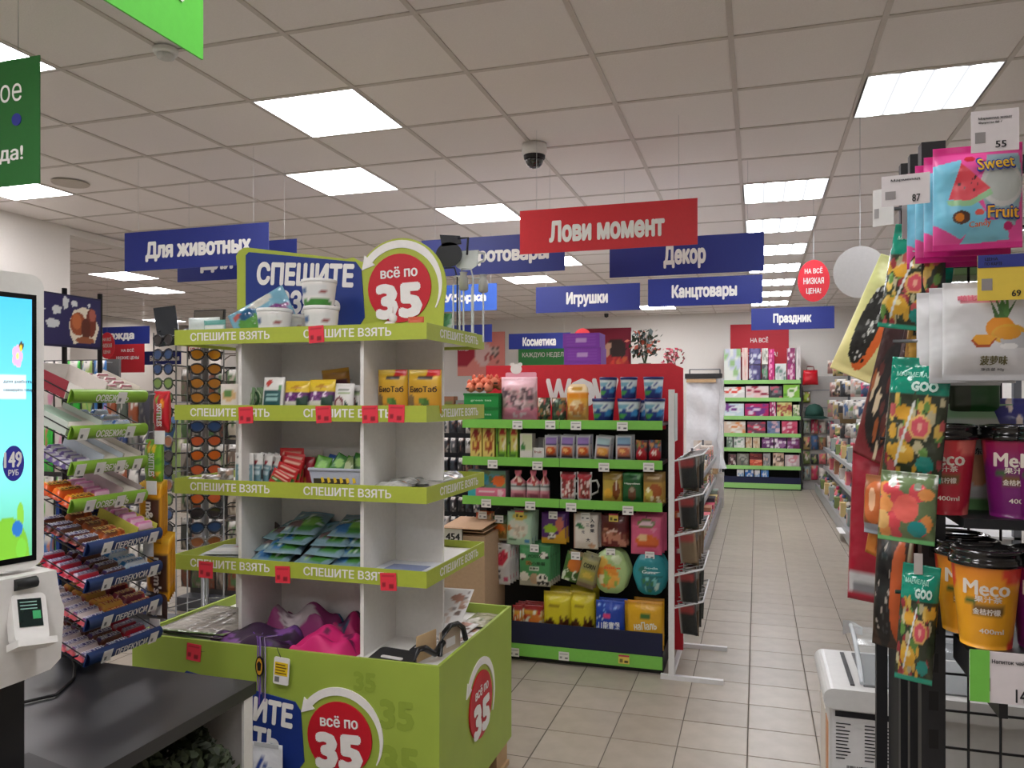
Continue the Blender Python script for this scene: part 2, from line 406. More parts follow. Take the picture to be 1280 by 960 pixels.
for q,(x,y,tb) in enumerate(cells):
    where='over the right aisle' if tb else 'left of the aisle'
    lab={0:'square tube ceiling light at upper right above the black snack rack',8:'largest white ceiling light panel at upper left, left of the dome camera',
         9:'second white ceiling light panel behind the largest one at upper left',10:'white ceiling light panel above the electrical goods sign',
         16:'white ceiling light partly behind the dark green sign',17:'white ceiling light at left edge below the dark green sign',
         12:'ceiling light glimpsed between the electrical goods sign and the red sign',13:'ceiling light panel above the toys sign, left of it',15:'small far ceiling light between the toys and stationery signs',
         18:'diamond shaped far ceiling light above the clothing sign',19:'far ceiling light right of the clothing sign top'}.get(q,
         ('ceiling light number %s in the row running above the right aisle'%['one','two','three','four','five','six','seven'][q-1] if 1<=q<=7 else 'square white ceiling light panel '+('added behind the viewpoint as unseen fill light' if y<2 else 'right of the aisle row, behind the snack rack' if x>2 else 'in the distance left of the aisle')))
    t=thing('ceiling_light',lab,'ceiling light',(x+.3,y+.3,CEIL),group='ceiling light panels')
    MB().box(-.285,.285,-.285,.285,-.002,0).obj('diffuser',LM[tb],t)
    f=MB()
    for a in ((-.295,.295,-.295,-.285),(-.295,.295,.285,.295),(-.295,-.285,-.285,.285),(.285,.295,-.285,.285)): f.box(*a,-.004,.012)
    f.obj('frame',WPLAST,t)
# smoke detector, dome camera, speaker grille
def ceil_at(px,py):
    d=(CEIL-HC)*F/(HZ-py); r=(px-640)/F*d; return (r*CT-d*ST, r*ST+d*CT)
x,y=ceil_at(207,60); t=thing('smoke_detector','round white smoke detector on the ceiling at upper left','smoke detector',(x,y,CEIL))
MB().lathe([(.052,-.004),(.052,-.022),(.047,-.03)][::-1],20).obj('base',WPLAST,t); MB().lathe([(.036,-.03),(.036,-.045),(.02,-.052)][::-1],18).obj('sensor',mat((206,204,200),.5),t)
x,y=ceil_at(668,180); t=thing('dome_camera','white dome security camera with black glass hanging from the ceiling','camera',(x,y,CEIL-.004))
MB().lathe([(.074,0),(.076,-.055),(.07,-.068)][::-1],26).obj('housing',WPLAST,t)
MB().lathe([(.066,-.066),(.064,-.085),(.06,-.09)][::-1],26).obj('collar',BLACK,t)
MB().lathe([(.056*math.cos(a*math.pi/16),-.088-.058*math.sin(a*math.pi/16)) for a in range(8,-1,-1)],24).obj('dome',mat((14,14,16),.06,coat=1),t)
x,y=ceil_at(88,228); tag(MB().lathe([(.12,-.012),(.125,-.004)],24).obj('ceiling_speaker',mat((186,176,164),.7),None,(x,y,CEIL)),'flat round ceiling speaker beside the light at far left','speaker')
for px,py,l in ((758,397,'left of the aisle'),(1032,382,'near the party goods sign')):
    x=Xp(px,13.8); t=thing('bullet_camera','tiny black camera under the far ceiling '+l,'camera',(x,13.8,CEIL-.004))
    MB().lathe([(.03,-.03),(.035,0)],12).obj('base',WPLAST,t); MB().lathe([(.01,-.1),(.035,-.085),(.04,-.03)],12).obj('dome',BLACK,t)
# ---------------------------------------------------------------- hanging signs
NAVY=mat((34,48,128),.45,name='sign_blue'); RED=mat((206,34,44),.45,name='sign_red'); SW=mat((238,236,232),.6,name='sign_letter')
def hang_sign(txt,label,px0,px1,y,m,zb=2.39,h=.25,tw=.62,th=.5,tx=.5,x1=None,grp='hanging department signs'):
    xa=Xp(px0,y); xb=Xp(px1,y) if x1 is None else xa+x1; w=xb-xa
    t=thing('hanging_sign',label,'sign',((xa+xb)/2,y,zb),group=grp)
    bx('panel',-w/2,w/2,-.002,.002,0,h,m,t)
    if txt: text(t,txt,(tx-.5)*w,h*.47,w*tw,h*th,SW,y=-.0035,bold=.055)
    for s_ in (-.4,.4):
        MB().tube([(s_*w,0,h-.01),(s_*w,0,CEIL-zb-.004)],.0012,4).obj('cord',mat((200,200,198),.5),t)
    return t
def ysign(pxr,pyb,z=2.39): d=(z-HC)*F/(HZ-pyb); r=(pxr-640)/F*d; return r*ST+d*CT
hang_sign('Лови момент','only red hanging department sign, reading Лови момент',650,872,4.33,RED,zb=2.4,tw=.64,th=.44,tx=.5)
hang_sign('Декор','widest blue sign reading Декор directly behind the red hanging sign',762,955,5.29,NAVY,tw=.265,th=.58,tx=.5)
hang_sign('Игрушки','blue hanging sign reading Игрушки left of the stationery sign, below the red sign',670,800,7.28,NAVY,tw=.39,th=.52,tx=.5)
hang_sign('Канцтовары','blue hanging sign reading Канцтовары, longest word, under the décor sign',810,953,7.1,NAVY,tw=.56,th=.52,tx=.5)
hang_sign('Косметика','small distant blue sign reading Косметика above the green wall poster',636,713,11.6,NAVY,zb=2.33,h=.24,tw=.53,th=.5)
hang_sign('Праздник','blue hanging sign reading Праздник above the paper shelf',939,1043,9.4,NAVY,zb=2.35,tw=.45,th=.48)
hang_sign('Для животных','nearest blue hanging sign reading Для животных at upper left',156,336,4.1,NAVY,tw=.72,th=.46,tx=.52)
hang_sign('Для авто','blue hanging sign partly hidden behind the pet goods sign',222,371,ysign(370,345),NAVY,tw=.62,th=.46,tx=.52)
hang_sign('Электротовары','blue hanging sign reading Электротовары partly behind the red sign',527,706,ysign(706,338),NAVY,tw=.78,th=.44,tx=.5)
hang_sign('Одежда','blue hanging sign reading Одежда at left above the red poster',110,187,9.0,NAVY,zb=2.34,tw=.6,th=.5,tx=.45)
hang_sign('Бытовая химия','small blue hanging sign behind the sunglasses rack at left',180,232,12.0,NAVY,zb=2.2,tw=.7,th=.36,tx=.5)
hang_sign('Уборка','bright blue hanging sign behind the standing rods on the promo shelf',548,621,6.9,mat((52,96,190),.45),tw=.7,th=.36,tx=.46)
hang_sign('Обувь','dark blue hanging sign lowest behind the standing rods',540,615,10.5,NAVY,zb=2.37,tw=.5,th=.35,tx=.5)
# round tags
def round_tag(label,px,py,y,rx,rz,m,lines,cat='tag'):
    x=Xp(px,y); z=Zp(py,x,y); t=thing('round_price_tag',label,cat,(x,y,z-rz))
    MB().plate(disc(0,rz,rx,rz),-.002,.002).obj('disc',m,t)
    for k,(sx,ww) in enumerate(lines): text(t,sx,0,rz+(len(lines)/2-.5-k)*rz*.5,rx*ww,rz*.3,SW,y=-.0035,bold=.03)
    MB().tube([(0,0,2*rz-.005),(0,0,CEIL-z+rz-.004)],.0012,4).obj('cord',STEEL,t); return t
round_tag('red oval hanging tag reading НА ВСЁ НИЗКАЯ ЦЕНА beside the right aisle',1017,351,6.4,.115,.16,mat((230,52,66),.45),[('НА ВСЁ',1.1),('НИЗКАЯ',1.25),('ЦЕНА!',.9)])
round_tag('pale white round hanging disc left of the black snack rack',1075,340,4.6,.135,.14,mat((216,214,214),.5),[],'tag')
round_tag('red round tag at left beside the candy rack header',134,432,7.6,.115,.16,mat((230,52,66),.45),[('НА ВСЁ',1.1),('НИЗКАЯ',1.25),('ЦЕНА!',.9)])
round_tag('small red round tag above the purple boxes',728,424,10.6,.13,.15,mat((220,50,60),.45),[('НА ВСЁ',1.2),('НИЗКАЯ',1.3)])
# posters on the back wall and far left
def poster(label,px0,px1,py0,py1,y,paint,nx=20,ny=16,txt=()):
    xa,xb=Xp(px0,y),Xp(px1,y); z1=Zp(py0,xa,y); z0=Zp(py1,xa,y)
    t=tag(add('wall_poster',None,None,((xa+xb)/2,y,z0)),label,'poster'); w,h=xb-xa,z1-z0
    b=MB().grid(nx,ny,lambda u,v:((u-.5)*w,0,v*h),paint,smooth=False); b.grid(1,1,lambda u,v:((u-.5)*w,.012,v*h),lambda u,v:paint(0,1),flip=True)
    o=b.obj('sheet',PM,t,colors=True)
    for sx,cx,cz,ww,hh in txt: text(t,sx,(cx-.5)*w,cz*h,ww*w,hh*h,SW,y=-.003)
    return t
YB2=BACKY-.015
poster('salmon pink wall poster with round cosmetics right of the promo stand',572,631,416,470,YB2,art((240,150,140),('e',.08,.7,.33,.5,(176,38,60)),('e',.55,.5,.18,.3,(240,205,200)),('e',.8,.55,.09,.12,(80,70,70)),('e',.8,.55,.06,.08,(220,190,180)),('e',.66,.42,.07,.09,(180,60,60)),('e',.66,.42,.04,.06,(240,200,190)),('e',.85,.3,.05,.04,(140,60,50))),txt=[('для вас',.13,.7,.2,.06),('всегда',.13,.6,.2,.06)])
poster('green wall poster reading КАЖДУЮ НЕДЕЛЮ below the cosmetics sign',648,716,428,476,YB2,art((58,142,74)),txt=[('КАЖДУЮ НЕДЕЛЮ',.5,.66,.85,.14)])
poster('dark red wall poster showing a person with red flowers',730,789,411,476,YB2,art((134,22,50),('dots',.25,.0,.95,.28,26,.1,[(150,40,60),(180,40,60),(90,16,40)],3),('e',.68,.6,.22,.2,(60,34,30)),('e',.55,.5,.13,.22,(206,160,136)),('e',.72,.56,.16,.22,(50,30,28)),('e',.62,.3,.3,.16,(196,52,46)),('dots',.3,.05,.95,.42,40,.06,[(214,60,46),(170,34,40),(200,90,50)],5),('p',[(.12,0),(.3,.3),(.4,.26),(.32,0)],(206,160,136))),30,30)
poster('red wall poster reading НА ВСЁ НИЗКАЯ ЦЕНА behind the paper shelf',913,986,406,475,YB2,art((196,38,54)),txt=[('НА ВСЁ',.5,.72,.3,.1),('НИЗКАЯ ЦЕНА!',.5,.45,.62,.1)])
poster('red poster reading НА ВСЁ НИЗКИЕ ЦЕНЫ at far left below the clothing sign',135,180,421,466,9.6,art((178,32,42)),txt=[('НА ВСЁ',.55,.62,.35,.1),('НИЗКИЕ ЦЕНЫ',.55,.4,.62,.1)])
# near green signs at upper left
GS=mat((34,104,42),.45,name='sign_dark_green'); GS2=mat((96,200,72),.45,name='sign_bright_green')
y=2.15; xa,xb=Xp(-130,y),Xp(50,y); z0=Zp(229,xb,y); z1=Zp(69,xb,y)
t=thing('hanging_sign','dark green hanging sign with white letters cut by the left edge','sign',(xb,y,z0)); w=xb-xa; h=z1-z0
bx('panel',-w,0,-.002,.002,0,h,GS,t); text(t,'вкусное',-.08-.18,h*.71,.36,h*.19,SW,y=-.004,bold=.0); text(t,'выгода!',-.075-.145,h*.245,.29,h*.13,SW,y=-.004,bold=.03)
MB().plate(disc(-.105,h*.52,.022),-.004,-.002).obj('dot',mat((44,52,140),.5),t)
for sx in (-w*.8,-.1): MB().tube([(sx,0,h-.01),(sx,0,CEIL-z0-.004)],.0012,4).obj('cord',STEEL,t)
x=-1.05; ya,yb=Yp(120,x)-.25,Yp(253,x); z0=Zp(75,x,yb); h=CEIL-.03-z0
t=thing('hanging_sign','bright green hanging sign with white letters at the top edge','sign',(x,yb,z0))
bx('panel',-.002,.002,ya-yb,0,0,h,GS2,t); text(t,'Акция для',-.34,.15,.56,.19,SW,y=.004,face='right',bold=.03)
for sy in (ya-yb+.1,-.1): MB().tube([(0,sy,h-.01),(0,sy,CEIL-z0-.004)],.0012,4).obj('cord',STEEL,t)
# ================================================================ promo pallet stand
LIPG=mat((172,186,66),.42,name='promo_green_edge'); BING=mat((156,178,70),.45,noise=.12,scale=6,name='promo_green_card'); PBLUE=mat((24,52,130),.45,name='promo_blue')
PRED=mat((196,24,42),.45,name='promo_red'); STK=mat((224,48,66),.6,name='red_price_sticker'); WOOD=mat((190,158,118),.7,noise=.2,scale=12,name='pallet_wood')
BX0,BX1,BY0,BY1=-2.262,-1.005,2.41,3.21
SX0,SX1,SY0,SY1=-2.145,-1.09,2.50,3.10
ps=thing('promo_stand','green promo pallet stand with four shelves reading СПЕШИТЕ ВЗЯТЬ','display stand',(0,0,0))
for k,y in enumerate((2.43,2.76,3.09)):
    bx('pallet_runner',BX0+.01,BX1-.01,y-.02,y+.12,0,.02,WOOD,ps)
    for x in (BX0+.02,-1.68,BX1-.165): bx('pallet_block',x,x+.145,y-.02,y+.12,.02,.098,WOOD,ps)
for k in range(7): bx('pallet_plank',BX0+.01+k*.183,BX0+.01+k*.183+.13,BY0+.01,BY1-.01,.098,.118,WOOD,ps)
bf=bx('bin_front',BX0,BX1,BY0,BY0+.012,.12,.68,BING,ps); br=bx('bin_side',BX1-.012,BX1,BY0+.012,BY1-.012,.12,.68,BING,ps)
bx('bin_side',BX0,BX0+.012,BY0+.012,BY1-.012,.12,.68,BING,ps); bx('bin_back',BX0,BX1,BY1-.012,BY1,.12,.68,BING,ps)
bx('bin_deck',BX0+.012,BX1-.012,BY0+.012,BY1-.012,.625,.64,WHITE,ps)
bx('spine_panel',-2.085,-1.15,2.793,2.807,.64,1.80,WHITE,ps)
for x in (-1.87,-1.355): bx('partition',x-.007,x+.007,2.53,3.07,.64,1.80,WHITE,ps)
LZ=[1.833,1.545,1.262,.97]; SHZ=[z-.03 for z in LZ]
def sticker(parent,px,py,y,w=.062,h=.062,m=STK):
    x=Xp(px,y); z=Zp(py,x,y); return add('price_sticker',tagmesh(w,h,STKA),parent,(x,y-.0025,z),(0,R(random.Random(px).uniform(-4,4)),0))
stks=[[(396,418)],[(308,519),(405,518),(463,518),(496,517)],[],[(258,712),(354,718),(486,727)]]
for k,z in enumerate(LZ):
    sh=bx('shelf',SX0+.004,SX1-.004,SY0+.004,SY1-.004,z-.045,z-.03,WHITE,ps)
    fr=bx('front_edge',SX0,SX1,SY0,SY0+.004,z-.058,z,LIPG,sh); bx('side_edge',SX1-.004,SX1,SY0+.004,SY1-.004,z-.058,z,LIPG,sh)
    bx('side_edge',SX0,SX0+.004,SY0+.004,SY1-.004,z-.058,z,LIPG,sh); bx('back_edge',SX0,SX1,SY1-.004,SY1,z-.058,z,LIPG,sh)
    for cx in (-1.895,-1.40): text(sh,'СПЕШИТЕ ВЗЯТЬ',cx,z-.028,.35,.030,SW,y=SY0-.001,bold=.03)
    text(sh,'СПЕШИТЕ ВЗЯТЬ',2.82,z-.028,.40,.030,SW,y=SX1+.001,face='right',bold=.03)
    for px,py in stks[k]: sticker(sh,px,py,SY0)
sticker(ps,243,815,BY0)
def promo_art(parent,y,cx,cz,s=1.0,blue=True):
    """round price roundel with arrow, and the blue call-out left of it"""
    MB().plate(disc(cx,cz,.134*s),y-.006,y).obj('price_roundel',PRED,parent)
    MB().plate(arrow(cx,cz,.172*s,.03*s,-28,138,.04*s),y-.004,y).obj('round_arrow',SW,parent)
    text(parent,'всё по',cx,cz+.062*s,.155*s,.042*s,SW,y=y-.008,rot=R(2),bold=.035); text(parent,'35',cx,cz-.05*s,.175*s,.12*s,SW,y=y-.008,rot=R(2),bold=.06)
    if blue:
        MB().plate([(cx-.70*s,cz+.165*s),(cx-.685*s,cz+.178*s),(cx-.19*s,cz+.112*s),(cx-.165*s,cz+.08*s),(cx-.15*s,cz-.11*s),(cx-.18*s,cz-.15*s),(cx-.70*s,cz-.17*s)],y-.004,y).obj('blue_callout',PBLUE,parent)
        text(parent,'СПЕШИТЕ',cx-.42*s,cz+.072*s,.44*s,.085*s,SW,y=y-.006,rot=R(-4),bold=.05); text(parent,'ВЗЯТЬ',cx-.40*s,cz-.042*s,.28*s,.085*s,SW,y=y-.006,rot=R(-4),bold=.05)
hd=bx('header_rail',-2.06,-1.15,2.79,2.81,1.80,1.835,WHITE,ps)
hc,hz=-1.327,1.999
pl=[(-2.072,1.81),(-2.072,2.12)]+[(-2.03+.05*math.cos(R(a)),2.148+.05*math.sin(R(a))) for a in (160,130,100,80)]+[(-1.56,2.125),(-1.53,2.13)]+[(hc+.195*math.cos(R(a)),hz+.195*math.sin(R(a))) for a in range(146,-20,-6)]+[(-1.148,1.81)]
MB().plate(pl,2.783,2.789).obj('header_board',LIPG,hd)
promo_art(hd,2.783,hc,hz)
hx=Xp(425,BY0); hzz=Zp(922,hx,BY0); promo_art(ps,BY0-.0005,hx,hzz,.93)
MB().plate([(hx-.36,hzz-.2),(hx-.17,hzz-.19),(hx-.10,hzz-.34),(hx-.36,hzz-.34)],BY0-.004,BY0-.0005).obj('red_callout',PRED,ps)
text(ps,'СПЕШИТЬ',hx-.32,hzz-.235,.3,.05,SW,y=BY0-.006)
# right side roundel: built flat then turned to face +X
e=add('side_print',None,ps,(BX1,0,0),(0,0,R(90))); yc=Yp(600,BX1); zc=Zp(880,BX1,yc); promo_art(e,-.0005,yc,zc,.93,False)
GHOST=mat((142,164,60),.45)
for gx,gz,gs in ((-1.16,.50,.09),(-1.28,.6,.06),(-1.15,.34,.1),(-1.35,.3,.07)): text(ps,'35',gx,gz,gs*1.3,gs,GHOST,y=BY0-.0008,bold=.05)
# ================================================================ checkout table with shelf, kiosk
TBM=mat((46,46,48),.35,noise=.15,scale=5,name='dark_laminate'); TZ=.74
tb=thing('checkout_table','dark grey checkout table with white back panel at lower left','table',(0,0,0))
bx('table_top',-3.3,-1.40,.75,1.97,TZ-.035,TZ,TBM,tb); bx('back_panel',-3.25,-1.405,1.93,1.95,0,TZ-.035,mat((196,194,190),.5),tb)
bx('edge_strip',-1.41,-1.402,1.915,1.955,0,TZ-.035,WHITE,tb); bx('side_panel',-3.27,-3.25,.8,1.93,0,TZ-.035,WHITE,tb)
bx('side_panel',-2.1,-2.08,.8,1.93,0,TZ-.035,WHITE,tb)
sh=bx('lower_shelf',-2.08,-1.405,1.35,1.93,.26,.28,mat((196,194,190),.5),tb)
# shrub in a black pot under the table
pt=thing('potted_shrub','dark green artificial shrub in a black pot under the checkout table','plant',(-1.56,1.74,.28))
MB().lathe([(.075,0),(.095,.10),(.1,.105),(.088,.105),(.08,.09)],20).obj('pot',mat((24,24,26),.4),pt)
MB().tube([(0,0,.09),(.01,.01,.2)],.012).obj('stem',mat((70,56,40),.8),pt)
rd=random.Random(5); s=MB()
for i in range(2600):
    a=rd.uniform(0,6.283); q=rd.random()**.5; e_=rd.uniform(-1,1)
    rr=.2*math.sqrt(max(0,1-e_*e_))*(.5+.5*q)*(1+.18*math.sin(5*a)); p=Vector((rr*math.cos(a),rr*math.sin(a)*.9,.255+.135*e_))
    if p.y+1.74>1.915: p.y=.17
    u=Vector((rd.gauss(0,1),rd.gauss(0,1),rd.gauss(0,1))).normalized(); w=u.orthogonal().normalized(); L=rd.uniform(.014,.024)
    b=len(s.v); s.v+=[tuple(p-u*L),tuple(p+w*L*.45),tuple(p+u*L),tuple(p-w*L*.45)]; s.c+=[(1,1,1)]*4; s.f.append([b,b+1,b+2,b+3]); s.mi.append(i%2); s.sm.append(False)
o=s.obj('foliage',[mat((44,52,36),.6),mat((60,70,46),.6)],pt); o['kind']='stuff'
# self checkout kiosk
ko=thing('self_checkout_kiosk','white self checkout kiosk with bright touch screen at the left edge','kiosk',(-1.49,1.32,TZ),(0,0,R(77.6)))
kz=lambda py: Zp(py,-1.49,1.32)-TZ
zt,zb=kz(346),kz(705); KW=.42
fb=rrect(-KW,0,zb,zt,.028)
MB().plate(fb,-.02,.03).obj('monitor_frame',WPLAST,ko)
bx('screen_border',-KW+.02,-.0165,-.0215,-.02,kz(697),kz(371),mat((10,10,12),.2),ko)
sz0,sz1=kz(690),kz(377); sw0,sw1=-KW+.028,-.0265
def sU(px):                                    # screen u of a picture column
    best=min((abs((lambda x,y:640+F*(x*CT+y*ST)/dep(x,y))(-1.49-s_*.215/1,1.32-s_*.977)-px),s_) for s_ in [i*.002 for i in range(120)]); return (-best[1]-sw0)/(sw1-sw0)
sV=lambda py:(kz(py)-sz0)/(sz1-sz0)
uf=sU(14); ub=sU(20)
scr=art((110,200,225),('g',0,.35,(90,170,120),(120,214,214)),('g',.35,1,(120,214,214),(70,176,222)),('e',.7,.32,.12,.16,(214,226,232)),
  ('r',0,sV(499),sU(26),sV(469),(206,224,232)),('e',sU(2),.0,.12,.16,(110,170,50)),('e',sU(18),sV(640),.02,.05,(120,180,60)),('e',sU(14),sV(655),.03,.03,(40,100,170)),('e',sU(20),sV(680),.03,.04,(110,180,60)),
  *[('e',uf+.016*math.cos(q*1.2566),sV(447)+.026*math.sin(q*1.2566),.014,.02,(238,166,204)) for q in range(5)],('e',uf,sV(447),.008,.012,(240,220,120)),('e',ub,sV(434),.014,.014,(60,50,30)),('e',ub-.003,sV(437),.008,.012,(230,190,60)))
s=MB().grid(320,130,lambda u,v:(sw0+u*(sw1-sw0),-.0222,sz0+v*(sz1-sz0)),scr); s.obj('screen',PS,ko,colors=True)
uc=sw0+sU(10)*(sw1-sw0); zc2=kz(576)
MB().plate(disc(uc,zc2,.021,.037),-.0235,-.0222).obj('price_badge',mat((36,36,110),.4,emit=.5),ko)
text(ko,'149',uc-.002,zc2+.008,.034,.032,SW,y=-.0245,bold=.04); text(ko,'РУБ',uc-.001,zc2-.019,.02,.012,SW,y=-.0245,bold=.03)
for k,sx in enumerate(('для работы','сканируйте товар')): text(ko,sx,sw1-.028-.0,kz(478+k*10),.06,.008,INK,y=-.0236,bold=.01)
# lower housing
s=MB(); s.plate([(-KW+.02,zb-.01),(.012,zb-.01),(.02,kz(742)),(.03,kz(760)),(.022,kz(822)),(.0,kz(832)),(-.06,kz(836)),(-KW+.02,kz(850))],-.045,.05); s.obj('housing',WPLAST,ko)
MB().tube([(-.075,0,kz(720)),(-.03,0,kz(720))],.012,8).obj('scanner_slot',BLACK,ko,(0,-.045,0))
bx('pole',-.1,-.03,.0,.05,0,kz(835),BLACK,ko); bx('foot',-.2,.05,-.09,.13,0,.012,BLACK,ko)
pt=MB(); pt.plate(rrect(-.045,.025,0,.1,.012),-.012,.012); tz=pt.obj('card_terminal',WPLAST,ko,(-.05,-.075,kz(788)),(R(-24),R(8),0))
bx('terminal_screen',-.034,.014,-.0135,-.012,.03,.088,mat((18,34,32),.2),tz); bx('terminal_icon',-.006,.010,-.0145,-.0135,.045,.062,mat((50,130,80),.3,emit=.4),tz)
for k in range(3): bx('terminal_text',-.03,.004,-.0145,-.0135,.066+.007*k,.068+.007*k,mat((150,190,180),.4),tz)
bx('terminal_shelf',-.05,.03,-.03,.012,-.012,.002,WPLAST,tz)
MB().tube([(-.02,.0,.03),(-.02,.05,.02)],.018,10).obj('terminal_neck',STEEL,tz)
cb=MB().tube([(-2.06,1.93,TZ+.06),(-2.0,1.9,TZ+.008),(-1.92,1.82,TZ+.006),(-1.86,1.70,TZ+.006),(-1.92,1.60,TZ+.006),(-2.05,1.56,TZ+.006),(-2.2,1.5,TZ+.006)],.0045,8).obj('power_cable',mat((16,16,18),.5)); tag(cb,'black power cable curling over the dark table','cable')
# ================================================================ candy rack
CRX,CY0,CY1=-1.92,1.85,2.15
cr=thing('candy_rack','candy rack with green and blue shelf edges behind the checkout table','rack',(0,0,0))
RB=mat((26,58,128),.4,name='rack_blue'); LIPB=mat((34,56,104),.4,name='rack_navy_edge')
bx('back_panel',-2.185,-2.17,2.0,CY1+.02,.02,1.28,RB,cr); bx('base',-2.25,-2.05,1.99,2.3,0,.02,BLACK,cr)
for y in (2.01,CY1+.005): MB().tube([(-2.16,y,.02),(-2.16,y,1.93)],.008,8).obj('post',BLACK,cr)
hy0,hy1=1.875,2.115
hb=add('header',None,cr,(-2.12,0,0),(0,0,R(90)))
def candyart():
    L=[('p',[(.47,.45),(.55,.72),(.72,.82),(.86,.74),(.98,.4),(.9,.08),(.55,.04),(.5,.2)],(226,214,196)),('e',.62,.45,.13,.24,(150,72,36)),('e',.6,.5,.08,.16,(186,100,54)),('e',.84,.5,.09,.3,(112,44,26)),('e',.86,.66,.06,.13,(170,90,76)),('e',.75,.36,.08,.22,(92,36,22)),('e',.74,.12,.16,.07,(150,84,52))]
    for (a,b,c,d,r) in ((.28,.7,.075,.1,.2),(.22,.42,.11,.1,-.3),(.42,.86,.05,.14,.4),(.56,.86,.055,.07,0),(.06,.68,.05,.02,0),(.8,.86,.02,.05,0)):
        L.append(('p',[(a-c,b+d*.3),(a-c*.3,b+d),(a+c,b+d*.5),(a+c*.8,b-d*.7),(a-c*.6,b-d)],(206,208,212)))
    return art((36,30,84),*L)
s=MB().grid(60,44,lambda u,v:(hy0+u*(hy1-hy0),-.002,1.742+v*.158),candyart()); s.obj('header_print',PM,hb,colors=True)
bx('header_board',hy0-.004,hy1+.004,-.0005,.008,1.735,1.905,mat((26,22,60),.5),hb)
CXS=[-1.98]*4+[CRX]*4; CZ=[Zp(p,x,CY0) for p,x in zip((503,549,594,641,695,741,789,833),CXS)]
TILT=R(21); CTL,STL=math.cos(TILT),math.sin(TILT)
trays=[]
for k,z in enumerate(CZ):
    grn=k<4; tr=add('tray',None,cr,(CXS[k],CY0,z),(0,TILT,0))      # local: -x = back (rises), y = along the edge
    trays.append(tr); L_=CY1-CY0; D=.225 if k>3 else .18
    s=MB()
    for q in range(7): s.tube([(-D*q/6,0,.004),(-D*q/6,L_,.004)],.0022,5)
    for q in range(5): s.tube([(-D,L_*q/4,.004),(0,L_*q/4,.004)],.0022,5)
    s.tube([(-D,0,.035),(0,0,.03)],.0022,5).tube([(-D,L_,.035),(0,L_,.03)],.0022,5)
    o=s.obj('wire_tray',BLACK,tr)
    n=12; lp=MB()                                            # rounded edge strip
    pr=[(.004+.016*math.cos(R(a)),.0215+.0215*math.sin(R(a))) for a in range(-90,91,18)]
    lp.grid(10,1,lambda u,v:(pr[round(u*10)][0],v*L_,pr[round(u*10)][1]),flip=True); lp.box(.0,.005,0,L_,0,.043)
    lp.obj('edge_strip',(mat((128,170,58),.35) if grn else LIPB),tr)
    text(tr,'ОСВЕЖИСЬ' if grn else 'ПЕРЕКУСИ',L_*(.5 if grn else .55),.022,.13,.022,SW,y=.0206,face='right',bold=.03)
    rd=random.Random(k)
    for f_ in ([.62] if k==0 else [.12,.74] if k==1 else [.08,.33,.6,.84] if k==2 else [.2,.6,.88] if k==3 else [.22,.86]):
        bx('price_tag',.0205,.0215,f_*L_-.018,f_*L_+.018,.003,.042,PAPER,tr); 
        bx('tag_print',.0216,.022,f_*L_-.01,f_*L_-.001,.01,.022,GREY,tr)
# ================================================================ end cap gondola
EY,EB=4.49,4.9; EX0,EX1=-1.72,-.51
eg=thing('end_cap_shelf','black end cap shelf with green edges and a red back board reading WOW','shelf',(0,0,0))
bb=bx('back_board',-1.707,-.43,EB-.01,EB+.01,.03,1.755,mat((206,34,50),.45),eg)
MB().plate([(-1.707,1.755),(-1.707,1.785),(-.50,1.785),(-.43,1.755)],EB-.01,EB+.01).obj('top_edge',mat((206,34,50),.45),bb)
for w_,x in (('W',Xp(699,EB)),('O',Xp(728,EB)),('W',Xp(757,EB))): text(bb,w_,x,1.60,.155,.17,SW,y=EB-.0125,bold=.05)
bx('inner_back',EX0+.02,EX1-.0,EB-.03,EB-.011,.1,1.38,mat((22,22,24),.6),eg)
for x in (EX0+.005,EX1-.02): bx('post',x,x+.03,EB-.055,EB-.03,0,1.42,BLACK,eg)
bx('base',EX0+.02,EX1,EY+.03,EB-.011,0,.105,BLACK,eg)
EZ=[1.443,1.217,.977]; EL=mat((128,200,86),.35,name='green_shelf_edge')
tagpx=[[(647,531),(688,531),(720,532),(778,533)],[(616,580),(672,582),(755,584),(811,584)],[(608,629),(663,632),(714,634),(785,638)]]
def shelf_tag(parent,px,py,y,w=.062,h=.05,m=PAPER):
    x=Xp(px,y); z=Zp(py,x,y); o=add('price_tag',tagmesh(w,h,TAGA if m is PAPER else TAGY),parent,(x,y-.003,z))
    return o
for k,z in enumerate(EZ):
    sh=bx('shelf',EX0,EX1-.003,EY+.004,EB-.03,z-.03,z-.012,BLACK,eg)
    bx('edge_strip',EX0,-1.1115,EY,EY+.004,z-.052,z,EL,sh); bx('edge_strip',-1.1085,EX1,EY,EY+.004,z-.052,z,EL,sh)
    for p in tagpx[k]: shelf_tag(sh,p[0],p[1],EY)
bs=bx('base_edge',EX0,EX1,EY,EY+.004,.03,.104,EL,eg)
for p,mm_ in (((643,815),PAPER),((705,820),PAPER),((780,824),mat((230,210,110),.6))): shelf_tag(bs,p[0],p[1],EY,m=mm_)
bi=bx('bin_front',EX0+.02,EX1,EY+.006,EY+.012,.105,.235,mat((22,28,62),.45),eg); bx('bin_deck',EX0+.02,EX1,EY+.012,EB-.03,.105,.12,BLACK,eg)
